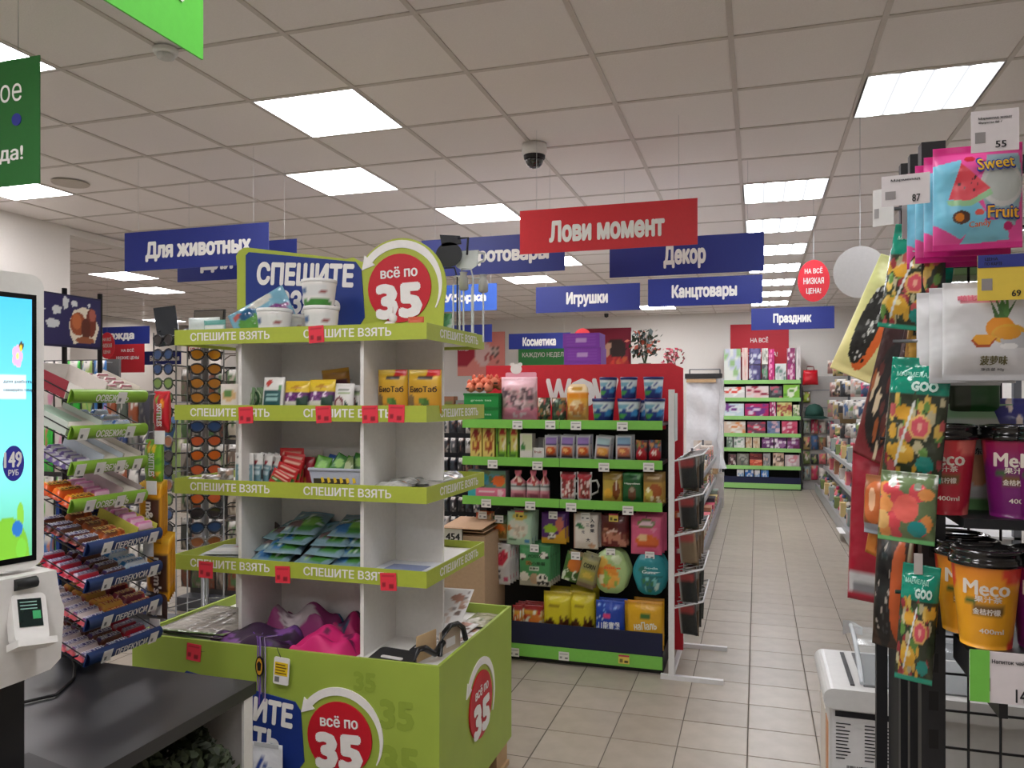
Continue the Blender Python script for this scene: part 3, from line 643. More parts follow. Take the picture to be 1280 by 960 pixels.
# ================================================================ white wire stand right of the end cap
ws=thing('wire_stand','white wire stand with hanging packs at the right end of the end cap','stand',(0,0,0))
WM=mat((226,226,228),.35,name='white_wire'); wy0,wy1=4.45,5.05; wx=-.455
for y,px in ((wy0,0),(wy1,0)):
    bx('post',wx-.016,wx+.016,y-.012,y+.012,.025,1.62,WM,ws); bx('foot',wx-.06,wx+.28,y-.014,y+.014,0,.025,WM,ws)
bx('foot_bar',wx-.012,wx+.012,wy0,wy1,.0,.022,WM,ws)
bx('tag_holder',wx+.017,wx+.02,wy0-.01,wy0+.14,1.33,1.6,mat((190,200,200),.3),ws)
wire_lv=[1.22,1.0,.80,.58,.40]
for z in wire_lv:
    s=MB(); s.tube([(wx+.016,wy0,z),(wx+.17,wy0+.02,z+.04),(wx+.17,wy1-.02,z+.04),(wx+.016,wy1,z)],.005,6)
    for q in range(6): y=wy0+.05+q*.1; s.tube([(wx+.016,y,z),(wx+.17,y,z+.04)],.003,5)
    s.obj('wire_tray',WM,ws)
# ================================================================ gondolas behind
DK=mat((88,90,96),.5,name='grey_shelf_metal')
tg=thing('tall_gondola','tall shelf unit behind the red end cap board','shelf',(0,0,0))
bx('core',-1.22,-1.18,5.0,8.5,.1,1.70,WHITE,tg); bx('base',-1.66,-.80,5.0,8.5,0,.12,DK,tg); bx('top_board',-1.66,-.78,5.0,8.5,1.70,1.72,WHITE,tg)
for z in (.5,.9,1.3): bx('shelf',-1.66,-.80,5.0,8.5,z,z+.02,WHITE,tg)
lg=thing('low_gondola','low grey shelf with stacked goods along the left of the aisle','shelf',(0,0,0))
bx('base',-.745,-.50,5.15,11.5,0,.1,DK,lg); lt=bx('base_tray',-.745,-.50,5.15,11.5,.1,.13,mat((150,152,156),.4,.4),lg); bx('edge_strip',-.50,-.47,5.15,11.5,.03,.16,mat((140,142,148),.35,.5),lt)
bx('core',-.76,-.745,5.15,11.5,0,.95,WHITE,lg)
for z in (.42,.72): sh=bx('shelf',-.745,-.57,5.6 if z<.5 else 6.2,11.5,z,z+.015,DK,lg); bx('edge_strip',-.57,-.55,5.6 if z<.5 else 6.2,11.5,z-.02,z+.03,mat((170,172,176),.35,.4),sh)
for y in (5.2,7.6,9.5,11.46): bx('upright',-.745,-.72,y,y+.04,.13,.98,DK,lg)
rg=thing('right_gondola','long shelf unit along the right side of the aisle','shelf',(0,0,0))
bx('base',.95,1.6,5.2,13.9,0,.12,DK,rg); lt=bx('base_tray',.95,1.6,5.2,13.9,.12,.14,mat((176,178,182),.4,.3),rg); bx('edge_strip',.92,.95,5.2,13.9,.03,.17,mat((176,178,182),.35,.5),lt)
bx('back_panel',1.46,1.5,5.2,13.9,.14,1.95,WHITE,rg)
for y in (5.2,7.3,9.4,11.5,13.86): bx('upright',1.42,1.46,y,y+.04,.14,2.0,DK,rg)
for z in (.45,.75):
    sh=bx('shelf',1.06,1.46,5.2,13.8,z,z+.015,mat((190,190,192),.4),rg); bx('edge_strip',1.04,1.06,5.2,13.8,z-.02,z+.03,mat((186,188,192),.35,.4),sh)
# far paper goods shelf
FY=14.15; FX0,FX1=Xp(903,FY),Xp(1001,FY); fs=thing('paper_goods_shelf','tall far shelf of paper goods with green edges at the aisle end','shelf',(0,0,0))
bx('back_panel',FX0+.02,FX1,FY+.38,FY+.42,.0,1.92,BLACK,fs); 
for x in (FX0-.01,FX1-.02): bx('upright',x,x+.03,FY+.02,FY+.42,0,1.92,BLACK,fs)
FL=mat((150,206,120),.35); fz=[]
for py in (475,497,520,541.5,560,582): z=Zp(py,0,FY); fz.append(z); sh=bx('shelf',FX0+.02,FX1-.02,FY+.006,FY+.38,z-.035,z-.01,BLACK,fs); bx('edge_strip',FX0,FX1,FY,FY+.006,z-.065,z,FL,sh)
z0=Zp(604,0,FY); bx('base',FX0+.02,FX1-.02,FY+.02,FY+.38,0,z0,BLACK,fs); bx('base_edge',FX0,FX1,FY,FY+.006,.02,z0,FL,fs)
bx('bin_front',FX0+.02,FX1,FY+.008,FY+.014,z0,Zp(596,0,FY),mat((22,28,62),.45),fs)
fz.append(z0)
# ================================================================ black snack rack on the right
RX,RY=.26,1.385
FR=mat((30,31,34),.45,name='black_frame')
sr=thing('snack_rack','black mesh snack rack filling the right edge','rack',(0,0,0))
zt=Zp(180,RX,RY)
bx('post',RX-.012,RX+.022,RY-.012,RY+.016,0,zt,FR,sr)
pz=MB()
for k in range(24): pz.box(RX-.002,RX+.012,RY-.0125,RY-.011,.3+k*.06,.33+k*.06)
pz.obj('slots',mat((10,10,11),.6),sr)['kind']='stuff'
bx('post',RX-.012,RX+.01,1.47,1.49,0,zt+.01,FR,sr); bx('post',RX-.012,RX+.01,1.56,1.58,0,zt+.02,FR,sr); bx('post',RX-.012,RX+.01,1.86,1.88,0,1.6,FR,sr); bx('post',.86,.89,RY-.012,RY+.016,0,zt,FR,sr)
bx('top_rail',RX+.022,.86,RY-.006,RY+.012,zt-.055,zt-.03,FR,sr); bx('side_rail',RX-.008,RX+.008,RY+.016,1.58,zt-.055,zt-.03,FR,sr); bx('side_rail',RX-.008,RX+.008,1.58,1.88,1.55,1.58,FR,sr)
bx('inner_panel',RX+.012,RX+.02,1.5,1.86,.5,zt-.1,mat((24,24,26),.7),sr)
bx('foot',RX-.03,.92,RY-.06,1.9,0,.04,FR,sr)
def mesh_panel(parent,x0,x1,y,z0,z1,dx,dz,r=.0022):
    for k in range(int((x1-x0)/dx)+1):
        MB().tube([(x0+k*dx,y,z0),(x0+k*dx,y,z1)],r,6).obj('mesh_wire',FR,parent)
    for k in range(int((z1-z0)/dz)+1):
        MB().tube([(x0,y,z0+k*dz),(x1,y,z0+k*dz)],r,6).obj('mesh_wire',FR,parent)
mesh_panel(sr,RX+.03,.86,1.475,.55,zt-.06,.047,.062)
# shelf for the cups, tilted nothing, black
CSZ=1.212; CSY=1.14; STZ=1.388
cs=bx('cup_shelf',RX+.04,.86,CSY-.02,1.46,CSZ-.012,CSZ,FR,sr); bx('shelf_bracket',RX+.035,RX+.045,CSY,RY,CSZ-.05,CSZ-.012,FR,cs); bx('step_shelf',RX+.04,.86,1.34,1.47,STZ-.015,STZ,FR,sr)
# freezer
fx,fy=.176,2.07; FZ=.86
fz_=thing('chest_freezer','small white chest freezer with open glass lid behind the snack rack','freezer',(0,0,0))
FW=mat((206,206,204),.35,name='freezer_white')
s=MB(); s.plate(rrect(fx-.005,1.0,.06,FZ-.03,.012),fy+.012,fy+.30); s.obj('body',FW,fz_)
s=MB(); s.plate(rrect(fx-.02,1.02,FZ-.05,FZ,.024),fy-.005,fy+.315); s.obj('top_rim',FW,fz_)
bx('foot',fx+.03,fx+.08,fy+.05,fy+.1,0,.06,BLACK,fz_); bx('foot',.9,.95,fy+.05,fy+.1,0,.06,BLACK,fz_); bx('foot',.9,.95,fy+.2,fy+.25,0,.06,BLACK,fz_); bx('foot',fx+.03,fx+.08,fy+.2,fy+.25,0,.06,BLACK,fz_)
bx('seal',fx+.045,fx+.055,fy+.03,fy+.29,FZ,FZ+.003,BLACK,fz_); bx('inner_tray',fx+.075,.98,fy+.03,fy+.29,FZ,FZ+.004,mat((120,122,124),.25,.3),fz_)
gl=MB().grid(12,2,lambda u,v:(fx+.075+v*.75,fy+.03+u*.25,FZ+.006+.075*math.sin(u*math.pi/2)),flip=False).obj('glass_lid',mat((190,200,204),.05,alpha=.35),fz_)
gl2=MB().tube([(fx+.072,fy+.03+u*.25/10,FZ+.008+.075*math.sin(u/10*math.pi/2)) for u in range(11)],.006,6).obj('lid_frame',mat((215,222,226),.12,alpha=.7),fz_)
MB().grid(6,3,lambda u,v:(fx+.05+.05*v,fy+.26+.03*math.sin(v*3),FZ+.06+.04*u*(1-.4*v))).obj('lid_handle',mat((220,226,230),.1,alpha=.55),fz_)
MB().box(fx+.002,fx+.2,fy+.0105,fy+.012,FZ-.27,FZ-.055).obj('rating_label',mat((214,214,214),.5),fz_)
lb=MB(); lb.box(fx+.008,fx+.19,fy+.0095,fy+.0104,FZ-.072,FZ-.058); lb.box(fx+.19-.038,fx+.19-.008,fy+.0095,fy+.0104,FZ-.165,FZ-.135)
rd=random.Random(2)
for k in range(11): lb.box(fx+.01,fx+.01+rd.uniform(.02,.034),fy+.0095,fy+.0104,FZ-.09-k*.0085,FZ-.0875-k*.0085); lb.box(fx+.075,fx+.075+rd.uniform(.02,.03),fy+.0095,fy+.0104,FZ-.09-k*.0085,FZ-.0875-k*.0085); lb.box(fx+.12,fx+.13,fy+.0095,fy+.0104,FZ-.09-k*.0085,FZ-.0875-k*.0085)
for k in range(22): lb.box(fx+.035+k*.0028,fx+.035+k*.0028+rd.uniform(.0008,.0022),fy+.0095,fy+.0104,FZ-.21,FZ-.19)
lb.obj('label_print',INK,fz_)['kind']='stuff'
bx('side_stripe',fx-.0065,fx-.005,fy+.04,fy+.10,.12,FZ-.1,mat((196,140,100),.5),fz_); bx('side_stripe',fx-.0065,fx-.005,fy+.13,fy+.27,.1,FZ-.1,mat((214,206,196),.5),fz_)
# ================================================================ goods on the end cap
def W3(c,*L): return art(c,*L)
LINE=(90,90,90)
def epos(px0,px1,py0,py1,y,z=None):
    xa,xb=Xp(px0,y),Xp(px1,y); x=(xa+xb)/2; zb=Zp(py1,x,y) if z is None else z
    return x,zb,xb-xa,Zp(py0,x,y)-zb
def ep(name,label,px0,px1,py0,py1,paint,z=None,t=.05,dy=.05,cat='pouch',roll=0,yaw=0,group=None,n=0,**k):
    y=EY+dy; x,zb,w,h=epos(px0,px1,py0,py1,y,z)
    o=pouch(name,label,cat,(x,y+t/2,zb),w,h,t,paint,(0,R(roll),R(yaw)),group,**k); o['_wh']=(w,h,t); 
    for q in range(n): dup(o,(x+.008*(q+1),y+t/2+(t+.004)*(q+1),zb+.004*(q+1)),label='%s%s'%(' '.join(label.split()[:11]),', '+('just behind the front one','two behind the front one','three behind the front one','rearmost')[q]))
    return o
def eb(name,label,px0,px1,py0,py1,paint,z=None,d=.1,dy=.05,cat='box',side=(180,180,180),group=None,**k):
    y=EY+dy; x,zb,w,h=epos(px0,px1,py0,py1,y,z); o=carton(name,label,cat,(x,y,zb),w,d,h,paint,(0,0,0),group,side=side,**k); o['_wh']=(w,h,d); return o
Z1,Z2,Z3=[z-.012 for z in EZ]
# --- top shelf
gx,gz,gw,gh=epos(580,623,491,523,EY+.05,Z1)
for k in range(2):
    o=thing('green_crate','%s green plastic crate at the left end of the end cap top shelf'%('lower','upper')[k],'crate',(gx,EY+.05,Z1+k*gh/2),group='green crates'); s=MB(); hh=gh/2-.002
    s.box(-gw/2,gw/2,0,.006,0,hh); s.box(-gw/2,gw/2,.19,.196,0,hh); s.box(-gw/2,-gw/2+.006,.006,.19,0,hh); s.box(gw/2-.006,gw/2,.006,.19,0,hh); s.box(-gw/2+.006,gw/2-.006,.006,.19,0,.005); s.obj('body',m_((20,136,58)),o)
    MB().box(-gw/2-.003,gw/2+.003,-.004,0,hh-.014,hh).obj('rim',m_((16,116,48)),o)
    text(o,'green tea',0,hh*.45,gw*.6,.014,m_((180,220,180)),y=-.002)
rd=random.Random(3); cx0,cz0=gx,Z1+gh
for k in range(9):
    o=thing('coral_plush','small coral plush toy in the heap on the green crate, %s from left'%ORD[k],'toy',(gx-gw*.36+gw*.085*k,EY+.09+.05*(k%3),cz0+.002+.016*((k*2)%3)),(0,0,rd.uniform(-1,1)),'coral plush toys')
    s=MB(); s.lathe([(.004,0),(.026,.012),(.03,.035),(.02,.058),(.003,.064)],10); s.obj('body',m_((226,134,104),.9),o)
    for sx in (-.018,.018): MB().lathe([(.002,0),(.012,.006),(.014,.02),(.003,.034)],8,cx=sx).obj('ear',m_((214,110,84),.9),o,(0,0,.048))
    MB().box(-.012,.012,-.034,-.028,.02,.03).obj('muzzle',m_((70,50,44),.8),o)
px,pz,pw,ph=epos(624,671,473,523,EY+.08,Z1)
o=ep('glitter_pouch','pink pouch with a white bear head tab on the top shelf',625,670,471,523,W3((238,190,200),('r',0,.0,1,.28,(232,150,170)),('r',.0,.28,1,.72,(190,160,160)),('dots',.05,.3,.95,.72,60,.05,[(230,200,205),(150,120,125),(210,150,160),(90,70,80)],1),('dots',.3,.1,.7,.2,6,.04,[(246,226,230)],3)),Z1,.06,.09,nx=16,ny=18)
MB().plate(rrect(-.1,.1,0,.30,.01),0,.002).obj('back_card',m_((242,172,190)),o,(0,.034,.0)); bh=add('bear_tab',None,o,(-.03,.033,.29)); MB().plate(disc(0,.03,.036,.03),-.004,.002).obj('bear_face',m_((240,234,230)),bh)
for sx in (-.026,.026): MB().plate(disc(sx,.058,.013),-.0045,.0015).obj('bear_ear',m_((240,234,230)),bh)
for k,(a,b) in enumerate(((671,687),(689,707))):
    ep('floral_pack','dark floral snack pack, %s of the pair on the top shelf'%('left','right')[k],a,b,497,523,W3((46,60,46),('dots',0,0,1,1,46,.1,[(170,80,70),(220,200,180),(36,50,40),(150,110,60),(80,110,80)],k)),Z1,.04,.06,group='dark floral packs')
o=ep('cream_pouch','cream and orange stand up pouch between floral packs and blue tubs',707,734,480,523,W3((240,214,170),('r',0,.62,1,.78,(238,150,40)),('g',.0,.62,(240,190,110),(236,170,60)),('e',.5,.35,.36,.22,(230,200,150)),('dots',.25,.2,.75,.45,14,.08,[(196,120,60),(240,220,180),(214,150,80)],4),('r',.25,.84,.75,.9,(200,150,60))),Z1,.07,.07,shape=lambda v:(1 if v<.82 else 1-.35*((v-.82)/.18)**2,0),nx=14,ny=20)
# blue tubs
def tub(label,x,y,z,w,h,body,label_art,lidc,group,name='plastic_tub',cat='tub'):
    t=thing(name,label,cat,(x,y,z),(0,0,0),group); r=w/2; n=28
    pr=[(r*.80,0),(r*.82,.004)]+[(r*(.82+.15*k/9),h*.9*k/9) for k in range(1,10)]
    MB().lathe(pr,n,lambda u,i:label_art((u-.25)*2 if .25<=u<=.75 else 0,pr[i][1]/(h*.9))).obj('body',PG,t).data  if False else None
    s=MB(); s.lathe(pr,n,lambda u,i:label_art(min(1,max(0,(u-.22)/.56)),pr[i][1]/(h*.9))); s.obj('body',PG,t,colors=True)
    MB().lathe([(r*.99,h*.88),(r,h*.9),(r,h*.985),(r*.94,h)],n).obj('lid',m_(lidc,.35),t); return t
tart=W3((22,40,110),('r',.06,.32,.94,.92,(210,220,220)),('r',.1,.62,.5,.86,(120,170,190)),('p',[(.06,.3),(.4,.62),(.6,.45),(.94,.62),(.94,.3)],(26,54,130)),('e',.3,.3,.16,.12,(70,150,70)),('e',.7,.42,.13,.16,(60,140,200)),('dots',.15,.6,.85,.85,8,.06,[(60,80,140),(220,230,235)],2))
for k,(a,b,c,d,dd) in enumerate(((737,766,498,524,.06),(769,799,498,524,.06),(803,830,498,525,.06),(748,770,473,498,.1),(774,796,473,498,.1),(803,829,473,498,.1),(790,806,500,524,.22))):
    y=EY+dd; x,zb,w,h=epos(a,b,c,d,y,Z1 if k in (0,1,2,6) else None); w=min(w,.152)
    if k in (3,4,5): h=.125; zb=Z1+hb_
    if k==0: hb_=h+.001
    if k in (1,2): h=hb_-.001
    if k==6: w=.09
    tub('blue snack tub with white label, %s on the end cap top shelf'%('bottom row left','bottom row middle','bottom row right','upper row left','upper row middle','upper row right','set back')[k],x,y+.075 if k<3 else (y+.035 if k<6 else y+.08),zb,w,h,None,tart,(18,32,96),'blue snack tubs')
# --- second shelf
for k,(a,b) in enumerate(((588,602),(603.5,618))):
    eb('candy_carton','tall yellow carton with red print, %s of the yellow pair'%('left','right')[k],a,b,534,573,W3((232,206,112),('e',.5,.82,.3,.14,(150,40,36)),('e',.5,.4,.32,.2,(160,60,30)),('e',.45,.42,.16,.1,(230,190,90)),('dots',.1,.55,.9,.7,8,.05,[(190,110,40)],1),('e',.75,.12,.1,.06,(50,40,20)),('r',.2,.04,.7,.09,(150,110,40))),Z2,.07,.04,side=(214,186,96),group='yellow cartons')
for k,(a,b) in enumerate(((620,633),(634.5,647))):
    eb('candy_carton','tall green carton with dark stripe, %s of the green pair'%('left','right')[k],a,b,534,574,W3((124,180,44),('p',[(.0,1),(.12,1),(.35,.15),(.2,.15)],(40,60,30)),('r',.35,.3,1,.98,(206,196,100)),('e',.62,.82,.26,.12,(170,40,40)),('dots',.4,.3,.95,.6,8,.09,[(196,90,50),(230,220,190)],2),('r',.2,.06,.8,.14,(60,110,30))),Z2,.07,.04,side=(90,150,40),group='green cartons')
eb('tea_box','small white box with green picture on the second shelf',650,665,542,573,W3((222,218,206),('r',.15,.4,1,.98,(206,214,176)),('e',.25,.48,.2,.12,(60,130,60)),('r',.1,.1,.9,.32,(226,222,214)),('lines',.2,.14,.8,.28,2,(170,110,100))),Z2,.08,.03,side=(216,212,202))
o=thing('open_carton','empty white open carton beside the tea box on the second shelf','box',((Xp(665,EY+.04)+Xp(680,EY+.04))/2,EY+.04,Z2)); w=Xp(680,EY+.04)-Xp(665,EY+.04)
MB().box(-w/2,w/2,0,.002,0,.07).obj('front',PAPER,o); MB().box(-w/2,-w/2+.002,.002,.14,0,.12).obj('side_wall',m_((200,198,194)),o); MB().box(w/2-.002,w/2,.002,.14,0,.12).obj('side_wall',m_((200,198,194)),o); MB().box(-w/2,w/2,.14,.142,0,.125).obj('back',m_((190,188,184)),o); text(o,'fruit',0,.045,w*.6,.015,m_((170,110,100)),y=-.0015); MB().box(-w/2+.002,w/2-.002,.002,.14,0,.002).obj('bottom',PAPER,o)
spa=lambda hue,top:W3((190,192,198),('r',.1,.1,.9,.92,(206,190,186)),('r',.1,.68,.9,.9,top),('r',.1,.58,.9,.68,(70,60,110)),('g',.1,.5,(120,50,40),(220,170,150)),('e',.5,.38,.34,.16,hue),('e',.42,.4,.16,.09,(236,180,110)),('r',.1,.1,.9,.15,(50,40,60)),('r',0,0,.08,1,(196,198,204)),('r',.92,0,1,1,(196,198,204)))
for k,(a,b) in enumerate(((680,697),(699,717),(720,738))):
    ep('silver_pouch','silver foil pouch with purple band and orange picture, %s of three'%('left','middle','right')[k],a,b,544,574,spa((206,90,40),(150,120,190)),Z2,.035,.03,roll=(0,2,-1)[k],group='purple band pouches',n=1,nx=14,ny=16)
ep('silver_pouch','silver foil pouch with pale blue band leaning right of the purple ones',742,762,545,575,spa((226,160,70),(170,200,206)),Z2,.035,.03,roll=5,n=1,nx=14,ny=16)
ep('silver_pouch','silver foil pouch with blue band beside the red fruit packs',769,790,544,575,spa((200,110,80),(130,170,200)),Z2,.035,.03,n=1,nx=14,ny=16)
for k,(a,b) in enumerate(((794,809),(810,826))):
    ep('fruit_pack','red %s pack at the right end of the second shelf'%('tomato shaped fruit','strawberry picture')[k],a,b,550,577,W3((60,50,70),('r',0,.5,1,1,(90,80,90)),('dots',.1,.5,.9,.95,14,.1,[(190,60,60),(110,140,70),(90,120,150),(200,140,80)],k),('e',.5,.32,.46,.34,(190,36,50)),('e',.4,.4,.12,.12,(236,220,214)),('e',.62,.42,.08,.09,(236,214,200)) if k else ('r',.0,0,.0,.0,(0,0,0))),Z2,.04,.04)
# --- third shelf
o=eb('toy_box','toy box with teal figure and pink lower band on the third shelf',585,632,588,622,W3((90,130,110),('dots',0,.4,1,1,30,.12,[(60,110,70),(120,150,90),(70,130,150),(90,100,60)],7),('e',.35,.74,.2,.16,(30,130,140)),('e',.82,.62,.17,.2,(232,110,40)),('r',0,0,1,.36,(232,120,150)),('r',0,0,.2,.36,(70,180,190)),('e',.85,.18,.08,.14,(246,200,210)),('lines',.3,.1,.7,.26,2,(246,214,224))),Z3,.09,.03,side=(140,150,150),nx=26,ny=18)
bot=lambda v:(1 if v<.62 else (1-.62*(v-.62)/.14 if v<.76 else (.34 if v<.84 else .46)),0)
for k,(a,b) in enumerate(((637,656),(657,674),(674,686))):
    ep('bottle_pouch','pink bottle shaped pouch, %s of three on the third shelf'%('left','middle','narrow right')[k],a,b,588,623,W3((226,150,164),('r',0,.3,1,.5,(206,206,206)),('r',0,.42,1,.47,(100,110,110)),('dots',.2,.55,.8,.75,9,.12,[(190,70,70),(236,210,200),(160,60,60)],k),('r',.3,.05,.9,.2,(200,110,130)),('r',0,.78,1,1,(236,130,150))),Z3,.045,.03,shape=bot,nx=12,ny=18,group='bottle shaped pouches',seal=.02)
for k,(a,b) in enumerate(((700,719),(721,739))):
    o=ep('mug_pouch','red and white mug shaped pouch, %s of the pair'%('left','right')[k],a,b,590,625,W3((214,214,214),('r',.12,.08,.88,.9,(200,110,110)),('dots',.15,.15,.85,.7,34,.09,[(236,220,216),(150,40,50),(220,200,196),(120,50,44)],k),('e',.5,.86,.5,.14,(190,44,60)),('r',.1,.9,.9,1,(110,40,44))),Z3,.03,.03,group='mug shaped pouches',nx=14,ny=18,seal=.02,shape=lambda v:(1-.12*(v<.08)+.06*(v>.8),0))
    w,h,t=o['_wh']; MB().tube([(w/2-.004,0,h*.68),(w/2+.03,0,h*.72),(w/2+.042,0,h*.55),(w/2+.036,0,h*.33),(w/2-.004,0,h*.22)],.007,6).obj('handle',m_((206,208,208)),o)
for k,(a,b,c1,lab) in enumerate(((753,777,(196,150,50),'olive yellow flat pouch with a glass picture'),(778,802,(36,96,48),'dark green pouch with white lettering'),(804,829,(190,140,60),'amber pouch with a round bread picture'))):
    pa=[W3((186,160,70),('r',0,.75,1,1,(150,124,50)),('e',.7,.4,.2,.3,(130,70,30)),('e',.3,.3,.22,.18,(220,170,60)),('r',.68,.4,.76,.75,(240,230,210)),('lines',.3,.82,.8,.94,2,(110,90,40))),W3((30,92,46),('e',.5,.32,.22,.24,(110,70,50)),('e',.5,.45,.12,.1,(160,150,130)),('r',.1,.9,1,1,(50,130,60)),('dots',.6,.8,1,1,6,.08,[(60,140,60)],2)),W3((176,140,64),('r',0,.72,1,1,(140,110,60)),('e',.6,.42,.32,.22,(160,84,40)),('e',.3,.3,.2,.2,(206,190,90)),('e',.25,.45,.1,.08,(240,236,200)),('dots',.4,.05,.9,.2,6,.08,[(236,226,190)],1),('lines',.2,.8,.8,.95,2,(200,170,120)))][k]
    o=ep('snack_pouch',lab+' at the right of the third shelf',a,b,591,626+k*.5,pa,Z3,.03,.03,nx=18,ny=18,n=1)
    if k==1: w,h,t=o['_wh']; ptext(o,w,h,t,'Hippolino',.5,.64,.8,.07,m_((226,236,226)))
# --- hanging rows
def hook(z,x,y,parent=eg,tagx=True,yel=False):
    hk=MB().tube([(0,EB-.031-y,0),(0,-.012,0),(0,-.016,.012)],.0025,5).obj('hook',STEEL,parent,(x,y,z))
    if tagx: add('price_tag',tagmesh(.054,.046,TAGY if yel else TAGA),hk,(0,-.019,-.002))
def hp(name,label,px0,px1,py0,py1,paint,txt=(),roll=0,yaw=0,t=.035,n=1,dy=.06,tg=True,yel=False,**k):
    o=ep(name,label,px0,px1,py0,py1,paint,None,t,dy,roll=roll,yaw=yaw,n=n,nx=k.pop('nx',16),ny=k.pop('ny',18),**k); w,h,t=o['_wh']
    for (s_,u,v,wu,hv,c) in txt: ptext(o,w,h,t,s_,u,v,wu,hv,m_(c))
    x,y,z=o.location; hook(z+h*math.cos(R(roll))-.012,x+h*math.sin(R(roll)),y,tagx=tg,yel=yel); return o
hp('snack_pouch','orange chips pouch at the left of the upper hanging row',594,613,641,673,W3((206,96,44),('dots',0,0,1,.9,26,.12,[(226,140,70),(170,60,30),(236,180,110)],1),('r',.1,.7,.9,.9,(190,150,110))))
hp('snack_pouch','brown and green pouch with orange picture in the upper hanging row',615,633,646,676,W3((60,84,44),('r',.0,.0,1,.7,(150,110,50)),('e',.5,.45,.4,.24,(216,110,40)),('dots',.1,.05,.9,.4,12,.1,[(206,150,60),(120,90,40)],2),('r',0,0,1,.06,(190,180,160))))
hp('snack_pouch','large mint green pouch with a yellow cap print in the upper hanging row',632,664,640,682,W3((186,220,196),('e',.45,.5,.4,.3,(222,224,210)),('e',.5,.86,.3,.1,(220,200,90)),('dots',.3,.32,.75,.55,12,.07,[(220,160,150),(236,226,210),(206,190,170)],3),('e',.8,.14,.1,.06,(80,150,200)),('e',.12,.5,.08,.1,(220,140,70)),('lines',.1,.1,.4,.2,2,(90,140,100))),n=2,roll=2,yel=True)
hp('snack_pouch','purple and yellow pouch with a panda face in the upper hanging row',676,707,641,680,W3((88,40,120),('r',0,0,1,.22,(216,166,40)),('p',[(.5,.2),(1,.55),(1,.2)],(216,166,40)),('e',.38,.48,.26,.14,(150,190,50)),('e',.75,.62,.14,.24,(200,110,90)),('e',.42,.24,.16,.11,(232,230,226)),('e',.34,.28,.05,.05,(40,36,40)),('e',.5,.28,.05,.05,(40,36,40)),('e',.42,.17,.1,.05,(60,56,60))))
hp('snack_pouch','cream pouch with vertical dark characters in the upper hanging row',716,747,643,687,W3((226,212,200),('r',.08,.05,.95,.95,(234,226,218)),('e',.25,.68,.14,.07,(60,120,80)),('e',.35,.62,.1,.05,(80,140,90)),('e',.75,.1,.16,.07,(226,180,150)),('r',0,0,.05,1,(210,150,130))),txt=[('入',.78,.82,.17,.1,(40,40,60)),('参',.78,.68,.17,.1,(40,40,60)),('果',.78,.54,.17,.1,(40,40,60)),('三',.6,.7,.12,.08,(60,60,90)),('大',.62,.28,.16,.1,(40,40,60)),('元',.42,.5,.12,.08,(60,60,90))],t=.05)
hp('snack_pouch','dark red translucent pouch of dried meat in the upper hanging row',751,783,644,684,W3((110,34,36),('r',0,.5,1,1,(92,30,34)),('dots',.05,.02,.95,.5,36,.11,[(150,60,56),(110,36,36),(190,130,110),(130,80,60)],5),('p',[(.2,.45),(.5,.56),(.8,.46),(.78,.42),(.5,.5),(.22,.41)],(220,190,180))),yel=True,n=1)
hp('snack_pouch','pink pouch with orange candy picture at the right of the upper hanging row',788,827,645,694,W3((228,104,144),('e',.5,.8,.32,.1,(110,130,60)),('e',.5,.8,.22,.05,(236,200,210)),('e',.55,.36,.38,.16,(226,110,50)),('e',.4,.45,.16,.1,(240,200,150)),('r',.25,.22,.85,.27,(200,70,40)),('e',.75,.66,.1,.06,(236,150,180))),tg=False,t=.05,n=2)
hp('snack_pouch','mottled brown nut pouch at the lower left behind the promo edge',590,608,694,722,W3((110,90,56),('dots',0,0,1,.9,34,.14,[(150,130,80),(80,60,40),(176,150,110),(90,96,60)],2)))
o=hp('snack_pouch','white pouch with a pink watermelon half in the lower hanging row',609,637,680,731,W3((222,220,222),('p',[(.25,.62),(.3,.5),(.5,.42),(.75,.44),(.95,.58),(.98,.75),(.85,.86)],(240,236,236)),('p',[(.28,.66),(.35,.52),(.55,.46),(.75,.5),(.9,.64),(.88,.8),(.72,.85)],(226,58,92)),('dots',.4,.5,.85,.8,14,.03,[(244,130,150),(190,40,70)],2),('e',.15,.52,.07,.06,(150,160,80)),('e',.8,.15,.1,.06,(210,90,130)),('lines',.1,.1,.6,.26,3,(120,120,126)),('r',.1,.3,.6,.36,(50,50,60)),('r',.1,.365,.6,.375,(222,220,222))),n=3,t=.03)
o=hp('snack_pouch','green pouch with panda pictures in the lower hanging row',649,688,682,733,W3((70,142,90),('r',0,0,1,.16,(170,166,150)),('e',.15,.22,.16,.12,(230,226,216)),('e',.48,.18,.14,.14,(190,160,130)),('e',.74,.18,.18,.14,(236,232,224)),('e',.68,.22,.05,.05,(30,30,30)),('e',.82,.22,.05,.05,(30,30,30)),('e',.75,.1,.06,.04,(40,40,40)),('e',.6,.08,.06,.05,(30,30,30)),('e',.88,.08,.06,.05,(30,30,30)),('e',.1,.72,.1,.07,(226,222,216)),('e',.1,.66,.06,.04,(30,30,30)),('e',.78,.76,.13,.08,(226,222,216)),('e',.7,.8,.04,.03,(30,30,30)),('e',.88,.72,.05,.04,(30,30,30)),('e',.3,.56,.1,.06,(150,110,60)),('r',.32,.4,.62,.48,(206,216,200))),n=4,t=.022,txt=[('小小熊猫',.55,.56,.55,.09,(40,70,44)),('能量块',.48,.44,.26,.05,(50,60,50)),('POSSY',.5,.74,.4,.07,(40,80,50))],nx=26,ny=30)
hp('snack_pouch','green pouch with an orange fruit leaning left in the lower hanging row',700,722,690,727,W3((70,110,50),('e',.6,.6,.38,.26,(206,116,50)),('dots',0,0,1,.3,16,.12,[(110,160,70),(220,230,210),(60,100,40)],3),('r',.1,.9,.9,1,(150,130,90))),roll=14,t=.03)
